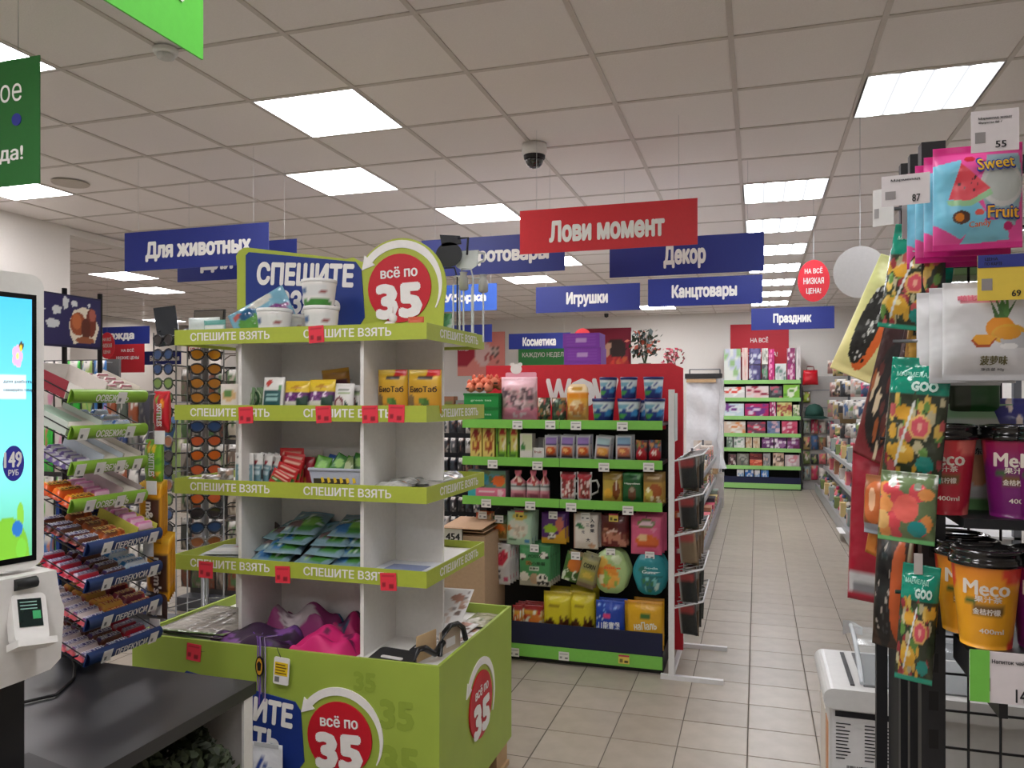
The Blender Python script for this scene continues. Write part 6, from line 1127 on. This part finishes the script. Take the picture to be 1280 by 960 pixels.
# ================================================================ far paper goods
def fp(name,label,px0,px1,py0,py1,paint,k=None,d=.2,cat='tissue pack',z=None):
    y=FY+.02; xa,xb=Xp(px0,y),Xp(px1,y); x=(xa+xb)/2; zb=(fz[k]-.01) if z is None else z; h=Zp(py0,x,y)-Zp(py1,x,y)
    return carton(name,label,cat,(x,y,zb),xb-xa-.006,d,h,paint,side=(190,186,184),nx=10,ny=10)
def tp(base,c2,c3,s): return art(base,('dots',.05,.05,.95,.95,10,.16,[c2,c3],s),('e',.5,.55,.3,.2,c3),('e',.5,.55,.2,.1,c2))
W_=(220,216,214)
A=[(0,[(905,926,434,474,tp((216,220,212),(150,190,130),(190,196,214),1),'tall white and green roll pack, far left'),(927.5,935,433,474,tp((232,208,200),(226,160,150),(220,190,180),2),'narrow pink roll pack beside the white one'),(936,951,434,454,tp((70,64,110),(206,206,216),(110,104,150),3),'upper dark violet roll pack'),(936,951,454.5,474,tp((70,64,110),(206,206,216),(110,104,150),4),'lower dark violet roll pack'),
 (952,960,434,454,tp((222,220,210),(150,150,140),(200,196,186),5),'upper white roll pack beside the violet ones'),(952,960,454.5,474,tp((70,70,74),(150,150,150),(100,150,110),6),'lower dark roll pack beside the violet ones'),(960.5,968,434,453,tp((206,40,120),(236,150,190),(170,30,100),7),'upper magenta roll pack'),(960.5,968,453.5,474,tp((206,40,120),(236,150,190),(170,30,100),8),'lower magenta roll pack'),(969,983,453,474,tp((214,216,212),(110,140,130),(190,190,190),9),'white roll pack in the middle gap'),(984,994,432,452,tp((130,40,90),(226,206,214),(160,70,110),10),'upper plum roll pack near the right'),(984,994,453,474,tp((160,44,110),(226,190,206),(190,80,140),11),'lower plum roll pack near the right'),(995,1001,433,474,tp((220,214,210),(170,160,160),(206,196,196),12),'narrow white roll pack, far right')]),
 (1,[(905,931,483,497,tp(W_,(226,70,50),(240,240,236),13),'white tissue box with red swoosh'),(932,961,482,497,tp((222,206,206),(160,40,70),(230,190,190),14),'pale pink tissue box with red swoosh'),(962,978,482,497,tp((60,56,64),(190,90,110),(110,110,116),15),'dark small tissue box'),(979,1000,480,497,tp((130,190,60),(90,150,40),(220,226,200),16),'lime green napkin pack')]),
 (2,[(905,930,504,520,tp((196,214,222),(120,60,140),(220,226,230),17),'pale blue tissue box with violet oval'),(931,961,504,520,tp((180,30,100),(220,200,220),(110,50,130),18),'magenta tissue box with silver oval'),(962,970,502,520,tp((190,60,120),(226,206,216),(140,40,90),19),'narrow magenta pack'),(971,990,502,520,tp((206,206,130),(190,150,90),(160,50,60),20),'yellow green napkin pack'),(991,1000,505,520,tp((214,212,180),(120,150,90),(226,220,200),21),'cream napkin pack at right')]),
 (3,[(904,932,526,541,tp((214,190,170),(226,150,90),(230,224,216),22),'cream and orange box'),(934,957,526,541,tp((110,70,90),(190,196,196),(206,60,90),23),'dark pink and silver box'),(959,975,525,541,tp((120,136,170),(206,170,180),(90,110,150),24),'blue grey box'),(977,997,525,541,tp((206,80,110),(232,190,200),(190,50,90),25),'rose pink box')]),
 (4,[(908,916,546,560,tp((120,140,124),(180,190,180),(90,110,96),26),'grey green small pack'),(917,931,545,560,tp((206,210,204),(120,150,130),(226,226,222),27),'white pack with green line'),(932,940,546,560,tp((220,206,180),(190,150,110),(206,180,150),28),'left beige small pack'),(941,950,546,560,tp((220,206,180),(190,150,110),(206,180,150),29),'right beige small pack'),(952,967,545,560,tp((96,40,100),(226,214,224),(150,100,150),30),'first violet swirl pack'),(968,983,545,560,tp((96,40,100),(226,214,224),(150,100,150),31),'second violet swirl pack'),(984,1000,545,560,tp((110,36,90),(226,214,224),(150,100,150),32),'third violet swirl pack')]),
 (5,[(910,920,567,581,tp((60,40,44),(200,190,186),(110,80,80),33),'dark striped pack'),(921,936,566,581,tp((120,116,106),(160,160,150),(90,96,90),34),'grey patterned pack'),(937,953,574,582,tp((226,110,80),(240,160,130),(200,80,60),35),'orange red flat pack'),(937,953,566,573.5,tp((120,40,40),(150,70,60),(90,30,30),36),'dark red flat pack on the orange one'),(954,963,566,582,tp((170,166,166),(210,180,160),(130,130,136),37),'grey white pack'),(966,980,565,582,tp((206,176,150),(226,206,190),(90,70,60),38),'beige pack with dots'),(981,1000,567,582,tp((196,176,176),(220,206,206),(206,130,140),39),'pale pink pack at right')])]
rown=['top','second','third','fourth','fifth','sixth']
for k,items in A:
    for (a,b,c,d,pa,lab) in items:
        up=lab.startswith('upper') or 'on the orange' in lab; zz=None
        if up: zz=fz[k]-.01+(Zp(454,0,FY)-Zp(474,0,FY)+.004 if k==0 else Zp(574,0,FY)-Zp(582,0,FY)+.004)
        fp('paper_pack',lab+', %s shelf of the far paper shelf'%rown[k],a,b,c,d,pa,k,z=zz)
for k,(a,b) in enumerate(((921,930),(931,942),(943,950),(951,961))): fp('paper_pack','%s pack in the navy bottom bin of the far shelf'%('left white','left blue','right white','right blue')[k],a,b,587,604,tp((216,216,212) if k%2==0 else (40,110,190),(120,160,200),(226,226,226),50+k),6)
# corner display with hanging goods right of the paper shelf
hw=thing('hook_wall','grey hook wall with hanging goods right of the paper shelf','display wall',(0,0,0)); hx0=Xp(1003,14.3)+.02
bx('panel',hx0,1.75,14.42,14.46,0,1.95,m_((176,172,168),.6),hw)
for z in (.5,.8,1.1,1.4,1.7): bx('rail',hx0,1.75,14.40,14.42,z,z+.02,STEEL,hw)
def hang(name,label,px0,px1,py0,py1,y,paint,cat='pack',t=.08,**k):
    xa,xb=Xp(px0,y),Xp(px1,y); x=(xa+xb)/2; z0=Zp(py1,x,y); return pouch(name,label,cat,(x,y,z0),xb-xa,Zp(py0,x,y)-z0,t,paint,nx=8,ny=8,**k)
t=thing('red_bag','bright red handbag hanging right of the paper shelf','bag',(Xp(1013,14.2),14.2,Zp(481,Xp(1013,14.2),14.2))); w=Xp(1023,14.2)-Xp(1003,14.2); add('bag_body',pouch_mesh(w,.25,.1,art((196,20,36)),shape=lambda v:(1-.12*v,0),seal=.01),t); MB().tube([(-.06,0,.24),(-.05,0,.31),(.05,0,.31),(.06,0,.24)],.008,6).obj('handle',m_((150,20,30)),t)
t=thing('peaked_cap','dark green peaked cap hanging below the red bag','cap',(Xp(1018,14.24),14.24,Zp(520,.9,14.24))); MB().lathe([(.15,0),(.15,.06),(.13,.14),(.08,.19),(.01,.21)],20).obj('crown',m_((30,70,60),.8),t); MB().plate([(-.15,.0),(.15,.0),(.22,-.03),(.1,-.05),(-.2,-.03)],-.2,-.1).obj('peak',m_((26,60,52),.8),t)
rd=random.Random(11); pal=[(200,150,140),(150,160,150),(190,60,90),(210,200,190),(90,100,110),(206,180,120),(60,90,130),(170,120,90),(226,220,210),(120,140,80),(50,50,56),(220,110,120)]
cn={(200,150,140):'salmon',(150,160,150):'sage',(190,60,90):'raspberry',(210,200,190):'cream',(90,100,110):'slate',(206,180,120):'sand',(60,90,130):'navy',(170,120,90):'tan',(226,220,210):'white',(120,140,80):'olive',(50,50,56):'black',(220,110,120):'pink'}
rr=['top','second','third','fourth','fifth','lowest']
n=0
for r,(py0,py1) in enumerate(((490,503),(526,542),(546,562),(566,580),(584,600))):
    for c in range(4):
        if r==0 and c>0: continue
        a=1004+c*10; col=pal[n%12] if r else (170,190,70); n+=1
        hang('hanging_pack','small %s pack on the hook wall, %s row, %s from left'%(cn.get(col,'lime'),rr[r],ORD[c]),a,a+8.5,py0+rd.uniform(-2,2),py1,14.355,art(col,('dots',0,0,1,1,8,.14,[rd.choice(pal),rd.choice(pal)],n)))
# ================================================================ right gondola goods
def yz(px,py,x): y=Yp(px,x); return y,Zp(py,x,y)
def faceleft(name,label,px,py0,py1,x,w_,paint,cat='pack',t=.06,**k):
    y,z0=yz(px,py1,x); h=Zp(py0,x,y)-z0; o=pouch(name,label,cat,(x,y,z0),w_,h,t,paint,(0,0,R(-38)),None,nx=8,ny=9,m=PM,**k)
    if 'pegs' in globals(): pegs.append((x,y,z0+h)) 
    return o
pegs=[]; n=0
for r,(py0,py1) in enumerate(((448,470),(474,496),(500,524),(528,548))):
    for c in range(7):
        px=1041+c*7+(r%2)*3; x=1.18; col=pal[(n*5+r)%12]; n+=1
        faceleft('hanging_pack','%s pack on the right gondola hooks, %s row, %s from the far end'%(cn[col],rr[r],ORD[c]),px,py0+(n%3)*2,py1-(n%2)*3,x,.19,art(tuple(int(v*.75) for v in col),('dots',0,0,1,1,9,.15,[pal[(n*3)%12],pal[(n*7)%12],(60,56,54)],n),('r',.2,.88,.8,1,(200,196,190))))
for x,y,z in pegs: MB().tube([(1.46,y,z-.02),(x-.03,y,z-.02)],.004,5).obj('hook',STEEL,rg)
y,z=yz(1060,529,1.2); t=thing('wicker_basket','brown wicker basket on the right gondola hooks','basket',(1.2,y,z)); MB().lathe([(.10,0),(.12,.13),(.125,.14),(.11,.14),(.09,.02)],16).obj('body',m_((120,100,70),.9),t); MB().tube([(0,-.12,.13),(0,-.09,.22),(0,0,.26),(0,.09,.22),(0,.12,.13)],.007,6).obj('handle',m_((100,80,54),.9),t)
MB().tube([(1.46,y,z+.26),(1.19,y,z+.255)],.005,5).obj('hook',STEEL,rg)
def bottle(name,label,x,y,z,h,r,c,cap,cat='bottle'):
    t=thing(name,label,cat,(x,y,z)); MB().lathe([(r*.9,0),(r,.01),(r,h*.6),(r*.45,h*.78),(r*.4,h*.85)],12).obj('body',m_(c,.35),t); MB().lathe([(r*.5,h*.84),(r*.5,h)],10).obj('cap',m_(cap,.4),t); MB().lathe([(r*1.01,h*.2),(r*1.01,h*.5)],12).obj('label',m_((226,220,210)),t)
lv=[('base shelf',.14),('middle shelf',.465),('upper shelf',.765)]
n=0
for q,(ln,z) in enumerate(lv):
    y=8.2 if q==0 else 8.0; i=0
    while y<13.6:
        c=pal[(n*7+q*3)%12]; c2=pal[(n*5+1)%12]; kind=(n*3+q)%4; x=.965+(.12 if q else .0); lab='%s from near end, %s of right gondola'
        nm=ORD[i] if i<17 else ('eighteenth','nineteenth','twentieth','twenty first','twenty second','twenty third','twenty fourth','twenty fifth','twenty sixth','twenty seventh','twenty eighth','twenty ninth','thirtieth','last')[min(i-17,13)]
        if kind in (0,3): bottle('decor_bottle','%s jar, %s'%(cn[c],lab%(nm,ln)),x+.08,y,z,.18+.06*((n*7)%3)/2,.045,c,c2,'jar')
        elif kind==1: carton('gift_box','%s box, %s'%(cn[c],lab%(nm,ln)),'box',(x,y,z),.15,.16,.14+.05*((n*5)%3)/2,art(c,('r',.2,.2,.8,.7,c2)),(0,0,R(-90)),side=c)
        else:
            t=thing('figurine','%s figurine, %s'%(cn[c],lab%(nm,ln)),'figurine',(x+.08,y,z)); MB().lathe([(.05,0),(.05,.02),(.03,.06),(.035,.1),(.02,.14)],10).obj('body',m_(c,.6),t); MB().lathe([(.01,.13),(.03,.15),(.03,.18),(.008,.2)],10).obj('head',m_(c2,.6),t)
        y+=.19+.05*((n*3)%3); n+=1; i+=1
y,z=5.95,.14; t=thing('green_bin','bright green plastic bin in front on the right gondola base shelf','bin',(1.06,7.85,.14)); s=MB(); s.box(-.1,.1,-.14,-.132,0,.26).box(-.1,.1,.132,.14,0,.26).box(-.1,-.092,-.132,.132,0,.26).box(.092,.1,-.132,.132,0,.26).box(-.092,.092,-.132,.132,0,.01); s.obj('body',m_((30,150,50)),t); MB().tube([(-.1,-.14,.26),(.1,-.14,.26),(.1,.14,.26),(-.1,.14,.26),(-.1,-.14,.26)],.009,6).obj('rim',m_((24,130,44)),t)
for k in range(4): 
    t=thing('yellow_flower_pot','yellow and black flower pot on the right gondola base, %s from near end'%ORD[k],'flower pot',(1.02+.07*(k%2),5.4+.11*k,.14)); MB().lathe([(.035,0),(.045,.07),(.04,.07),(.03,.01)],12).obj('pot',m_((40,36,30)),t); MB().lathe([(.01,.06),(.05,.09),(.05,.12),(.01,.15)],10).obj('bloom',m_((220,190,40),.7),t)
bx('sale_card',.86,.919,9.2,9.6,.10,.105,PAPER,rg)
# ================================================================ low gondola goods on the left of the aisle
n=0
for q,(ln,z,y0) in enumerate((('base tray',.13,5.35),('lower shelf',.435,5.75),('upper shelf',.735,6.3))):
    y=y0; i=0
    while y<11.3:
        c=pal[(n*5+q)%12]; c2=pal[(n*7+3)%12]; nm=ORD[i] if i<17 else ('eighteenth','nineteenth','twentieth','twenty first','twenty second','last')[min(i-17,5)]
        hh=.045
        for lay in range(2+(n%3)):
            cc=pal[(n*5+q+lay*3)%12]
            carton('boxed_game','%s flat pack, %s layer, %s pile, %s of low shelf'%(cn[cc],('bottom','second','third','top')[lay],nm,ln),'box',(-.575 if q else -.505,y,z+lay*(hh+.001)),.26,.16 if q else .22,hh,art(cc,('r',.1,.2,.5,.8,c2),('r',.6,.3,.9,.7,(226,222,216))),(0,0,R(90)),side=cc,nx=6,ny=4)
        y+=.30 if q else .29; n+=1; i+=1
y0=6.05
for k in range(3): 
    t=cloth('orange_cloth' if k==0 else 'folded_cloth','%s crumpled cloth on the low shelf near end'%('orange','purple','white')[k],-.66,5.9+.32*k,.451+(.28 if k==1 else .14 if k==0 else .24),.16,.22,.05,((232,110,50),(90,60,120),(214,210,206))[k],20+k,'cloth')
# film-wrapped frame further on
y=9.2; xa,xb=Xp(858,y),Xp(904,y); xc=(xa+xb)/2; w=xb-xa
t=thing('wrapped_mattress','tall board wrapped in clear film on a wooden pallet left of the aisle','wrapped board',(xc-.02,y+2.45,0)); sc=(y+2.45)/y
FILM=mat((216,216,218),.25,noise=.12,bump=.6,scale=14,name='stretch_film')
y2=y+2.45; xa,xb=Xp(858,y2),Xp(904,y2); w=xb-xa; xc=(xa+xb)/2; t.location=(xc,y2,0); zt=Zp(473,xc,y2); zl=Zp(585,xc,y2)
s=MB(); rdw=random.Random(4)
s.grid(14,24,lambda u,v:((u-.5)*w,-.02*math.sin(9*u+5*v)-.015*math.sin(17*v+3*u),zl+v*(zt-zl))); s.box(-w/2,w/2,.03,.28,zl,zt); s.obj('film_wrap',FILM,t)
for k in range(5): MB().tube([(w/2-.04+.02*k,-.05+.01*k,zl),(w/2-.02-.015*k,-.06,zl+.4),(w/2-.05+.02*k,-.05,zl+.9),(w/2-.03,-.045,zt)],.012,6).obj('film_fold',FILM,t)
bx('top_bar',-w/2-.02,w/2-.02,-.03,.28,zt,zt+.07,mat((40,38,38),.5),t); bx('wood_band',-w/2,w/2-.1,-.035,-.02,zt-.06,zt-.01,WOOD,t); bx('pallet',-w/2,w/2-.08,-.05,.3,zl-.08,zl,WOOD,t); bx('base_crate',-w/2,w/2,-.03,.3,0,zl-.08,mat((196,190,186),.5,bump=.4,scale=16),t)
MB().grid(10,8,lambda u,v:(-w*.3+u*w*.5,-.045,zl+.12+v*.28),art((206,196,186),('e',.6,.4,.2,.2,(130,50,40)),('e',.3,.6,.12,.16,(60,60,70)),('dots',0,0,1,1,8,.1,[(190,170,150),(120,110,100)],2))).obj('picture_card',PM,t,colors=True)
# rail bars above it
for k,(px,py) in enumerate(((862,470),(880,466))): pass
t=thing('metal_frame','thin grey metal frame standing against the back wall left of the paper shelf','frame',(0,14.3,0)); xa,xb=Xp(862,14.3),Xp(900,14.3); z1=Zp(462,xa,14.3)
for x in (xa,xb): MB().tube([(x,0,0),(x,0,z1)],.015,6).obj('upright',STEEL,t)
for z in (z1,z1-.12): MB().tube([(xa,0,z),(xb,0,z)],.012,6).obj('crossbar',STEEL,t)
# ================================================================ packs on the white wire stand
pc=[(40,44,46),(60,66,64),(30,34,38),(84,90,84),(50,52,48),(36,50,48),(130,110,90)]
n=0
for q,z in enumerate(wire_lv):
    for k in range(9):
        c=pc[(n*3+q)%7] if q!=2 else [(140,120,96),(110,96,76),(176,150,120)][k%3]; y=wy0+.03+k*.062; hh=.17+.03*(k%3)/2
        pouch('hanging_pack','%s flat pack on the wire stand, %s tray, %s from near end'%(('tan','dark grey')[q!=2],rr[q],ORD[k]),'pack',(wx+.095,y,z-hh+.02),.12,hh,.008,art(c,('r',.1,.75,.9,.95,(190,190,186) if k%3 else (150,60,60)),('r',.15,.1,.85,.65,tuple(int(v*.8) for v in c)),('r',0,0,.07,1,(176,176,172))),(0,R((k*37%11)-7),R(-34-(k*53%20))),nx=6,ny=8); n+=1
for k,(z,c,nm) in enumerate(((.84,(226,100,50),'orange'),(.62,(196,40,70),'red'),(.44,(170,50,50),'dark red'))):
    carton('boxed_item','%s small box lying on a wire stand tray'%nm,'box',(wx+.03,wy1-.18,z),.12,.16,.04,art(c,('r',.2,.2,.8,.8,(230,220,210))),(0,0,R(8)),side=c)
# ================================================================ sunglasses spinner behind the promo stand
SGX,SGY=Xp(256,3.45),3.45
sg=thing('sunglasses_rack','revolving wire rack of sunglasses left behind the promo stand','rack',(SGX,SGY,0))
MB().lathe([(.24,0),(.24,.02),(.05,.04)],24).obj('base',BLACK,sg); MB().tube([(0,0,.03),(0,0,2.02)],.02,10).obj('pole',STEEL,sg)
mx=thing('rack_mirror','dark angled mirror panel on top of the sunglasses rack','mirror',(Xp(212,3.3),3.3,1.84),(0,R(-8),R(20))); MB().box(-.055,.055,0,.006,0,.2).obj('glass',mat((70,74,80),.12,.6),mx)
for sx in (-.04,.04): MB().lathe([(.004,0),(.006,.003)],8).obj('screw',STEEL,mx,(sx,-.004,.08))
MB().tube([(SGX-mx.location.x,SGY-3.3,.1),(0,.006,.05)],.006,6).obj('bracket',STEEL,mx)
faces=[(40,.20),(-12,.24),(114,.20)]
for a,rad in faces:
    f=add('wire_panel',None,sg,(0,0,0),(0,0,R(a)))
    for x in (-.085,.085): MB().tube([(x,-rad,.5),(x,-rad,1.9)],.004,6).obj('upright_wire',STEEL,f)
    for z in (.52,.85,1.2,1.55,1.88): MB().tube([(-.085,-rad,z),(.085,-rad,z)],.003,5).obj('cross_wire',STEEL,f); MB().tube([(0,0,z),(0,-rad,z)],.003,5).obj('arm_wire',STEEL,f)
def glasses(frame,lens):
    o=add('sunglasses',None,None,(0,0,-5)); fm=m_(frame,.25); lm=mat(lens,.06,.35,name='mirror_lens',coat=.8)
    for sx in (-1,1):
        pts=[(sx*(.034+.027*math.cos(t)*(1.05 if math.sin(t)>0 else .92)),.021*math.sin(t)) for t in [i*math.pi/8 for i in range(16)]]
        if sx<0: pts=pts[::-1]
        MB().plate(pts,-.001,.0012).obj('lens',lm,o); MB().tube([(p[0],0,p[1]) for p in pts+[pts[0]]],.0042,5).obj('rim',fm,o)
        MB().tube([(sx*.062,0,.012),(sx*.068,.01,.012),(sx*.066,.1,.01),(sx*.064,.135,-.012)],.003,5).obj('temple',fm,o)
    MB().tube([(-.008,-.001,.008),(0,-.003,.011),(.008,-.001,.008)],.0028,5).obj('bridge',fm,o); o['category']='sunglasses'; o['group']='sunglasses on the rack'; return o
kinds=[(glasses((34,30,28),(200,130,40)),'amber'),(glasses((40,36,34),(206,90,40)),'orange red'),(glasses((30,34,50),(36,70,120)),'blue'),(glasses((60,70,50),(120,150,70)),'green'),(glasses((26,26,28),(50,44,46)),'dark'),(glasses((120,110,104),(150,90,50)),'brown')]
seqs=[[1,0,0,0,0,2,2,1,1,1,0,1,4,2,5,2],[4,2,2,3,3,4,3,5,4,4,5,3,2,4,2,4],[4,5,4,3,4,5,3,4,5,3,4,3,4,5,4,3]]
for fi,(a,rad) in enumerate(faces):
    ca,sa=math.cos(R(a)),math.sin(R(a))
    for r in range(16):
        g,nm=kinds[seqs[fi][r]]; z=1.86-r*.072; lx,ly=0,-rad-.01
        o=dup(g,(SGX+lx*ca-ly*sa,SGY+lx*sa+ly*ca,z),(0,0,R(a)),label='%s lens sunglasses, %s column of the rack, %s row from top'%(nm,('front','left','right')[fi],ORD[r])); o.scale=(1.2,1,1.25)
for g,_ in kinds: kill(g)
for k in range(4):
    x,y=Xp(209,2.9),2.9
# ================================================================ left background: hook stand, clothes racks, shelves
def hookstand(label,px0,px1,y,z1,rows,cols,palette,word,seed,hh=.2,gap=.03,depth=.06,skip=0,dark=False):
    xa,xb=Xp(px0,y),Xp(px1,y); w=xb-xa
    t=thing('hook_stand',label,'display stand',((xa+xb)/2,y,0)); bx('panel',-w/2,w/2,.05,.07,.1,z1,m_((40,42,46) if dark else (96,94,94)),t); bx('base',-w/2,w/2,-.1,.22,0,.1,DK,t)
    rd=random.Random(seed); pw=w/cols; ph=(z1-.15)/rows
    for r in range(rows):
        for c in range(cols):
            cx=-w/2+(c+.5)*pw; zt_=z1-.01-r*ph; MB().tube([(cx,.05,zt_-.015),(cx,-depth-.02,zt_-.015)],.003,5).obj('hook',STEEL,t)
            col=rd.choice(palette); c2=rd.choice(palette)
            pouch('hanging_pack','%s pack on %s, %s row, %s from left'%(nmc(col),word,(rr+['seventh','eighth','ninth'])[r] if r<5 else ORD[r],ORD[c]),'pack',((xa+xb)/2+cx,y-depth,zt_-ph+gap),pw*.86,ph-gap-.005,.04,art(col,('dots',0,0,1,1,8,.13,[c2,rd.choice(palette)],r*20+c+seed),('r',.25,.86,.75,1,(220,216,210))),(0,0,R(rd.uniform(-8,8))),nx=8,ny=9)
    return t
def nmc(c):
    if c in cn: return cn[c]
    r,g,b=c; 
    if max(c)-min(c)<26: return 'white' if min(c)>170 else 'grey' if min(c)>90 else 'black'
    if g>r and g>b: return 'green'
    if b>r: return 'blue'
    if r>190 and g>150: return 'yellow'
    return 'red' if r>g+50 else 'brown'
hookstand('hook stand with colourful packs behind the candy rack header',30,142,4.6,1.86,4,7,[(50,120,190),(110,190,90),(60,200,70),(30,30,32),(230,160,190),(200,120,80),(170,200,110),(226,220,214)],'the stand behind the candy rack',3)
hookstand('wire hook stand with metallic and dark packs left of the sunglasses rack',142,196,4.2,1.62,6,4,[(120,116,112),(60,60,70),(180,176,170),(40,60,110),(150,80,50),(90,100,90),(210,206,200)],'the stand left of the sunglasses',5)
hookstand('hook stand with white boxed goods behind the sunglasses rack',232,305,4.9,1.80,6,5,[(150,140,130),(110,96,84),(60,64,60),(80,110,70),(176,166,150),(50,54,56),(120,70,50)],'the stand behind the sunglasses',8)
hookstand('dark hook stand of small bottles between promo stand and end cap',538,604,5.4,1.44,9,7,[(30,32,36),(60,62,66),(90,96,100),(190,190,188),(50,60,70),(120,90,80)],'the dark stand by the end cap',9,dark=True)
# big white gift carton behind
y=5.3; x=(Xp(264,y)+Xp(318,y))/2; o=carton('gift_carton','white carton with red lettering on the stand behind the sunglasses','box',(x,4.87,1.80),.26,.12,.19,art((214,204,192)),side=(200,190,180)); text(o,'Tut Tut',0,.14,.16,.035,m_((150,40,36)),y=-.001,bold=.04)
# clothes rails filling the far left zone
rdc=random.Random(8)
for q,(x,y,l) in enumerate(((-6.6,7.2,1.6),(-4.9,8.4,1.6))):
    t=thing('clothes_rail','chrome clothes rail, %s of the rails in the far left area'%ORD[q],'clothes rail',(x,y,0))
    for sx in (-l/2,l/2): MB().tube([(sx,0,.02),(sx,0,1.45)],.015,8).obj('post',STEEL,t); bx('foot',sx-.02,sx+.02,-.25,.25,0,.03,STEEL,t)
    MB().tube([(-l/2,0,1.45),(l/2,0,1.45)],.013,8).obj('rail',STEEL,t)
    k=0; xx=-l/2+.1
    while xx<l/2-.08:
        c=rdc.choice(pal); g=thing('garment','%s garment on the %s clothes rail, %s from left'%(cn[c],ORD[q],ORD[k] if k<17 else 'late'),'clothing',(x+xx,y,.55),(0,0,R(80))); 
        add('cloth',pouch_mesh(.42,.82,.05,art(c,('dots',.2,.2,.8,.7,6,.1,[rdc.choice(pal)],k)),8,9,shape=lambda v:(1 if v<.7 else 1-.5*(v-.7)/.3,0),wr=.1,m=PM),g); MB().tube([(0,0,.81),(0,0,.9),(.02,0,.915)],.004,5).obj('hanger_hook',STEEL,g); xx+=.13; k+=1
# shelves along the far left and back walls
for q,(x0,x1,y) in enumerate(((-6.6,-4.2,14.0),(-4.0,-1.9,14.0))):
    t=thing('stock_shelf','white stock shelf along the back wall, %s from left'%ORD[q],'shelf',((x0+x1)/2,y,0)); w=x1-x0; bx('back_panel',-w/2,w/2,.4,.44,0,1.7,WHITE,t)
    for s_ in (-w/2,w/2-.03): bx('side',s_,s_+.03,0,.4,0,1.7,WHITE,t)
    for z in (.12,.55,.95,1.35): 
        sh=bx('shelf',-w/2+.03,w/2-.03,0,.4,z-.03,z,WHITE,t); bx('edge_strip',-w/2+.03,w/2-.03,-.006,0,z-.045,z,FL,sh)
        xx=-w/2+.16; i=0
        while xx<w/2-.14:
            c=rdc.choice(pal); carton('stock_box','%s box, %s stock shelf, %s level, %s from left'%(cn[c],ORD[q],('bottom','second','third','top')[(.12,.55,.95,1.35).index(z)],ORD[i]),'box',((x0+x1)/2+xx,y+.03,z),.22,.2,rdc.uniform(.16,.3),art(c,('r',.2,.3,.8,.7,rdc.choice(pal))),side=c,nx=4,ny=4); xx+=.26; i+=1
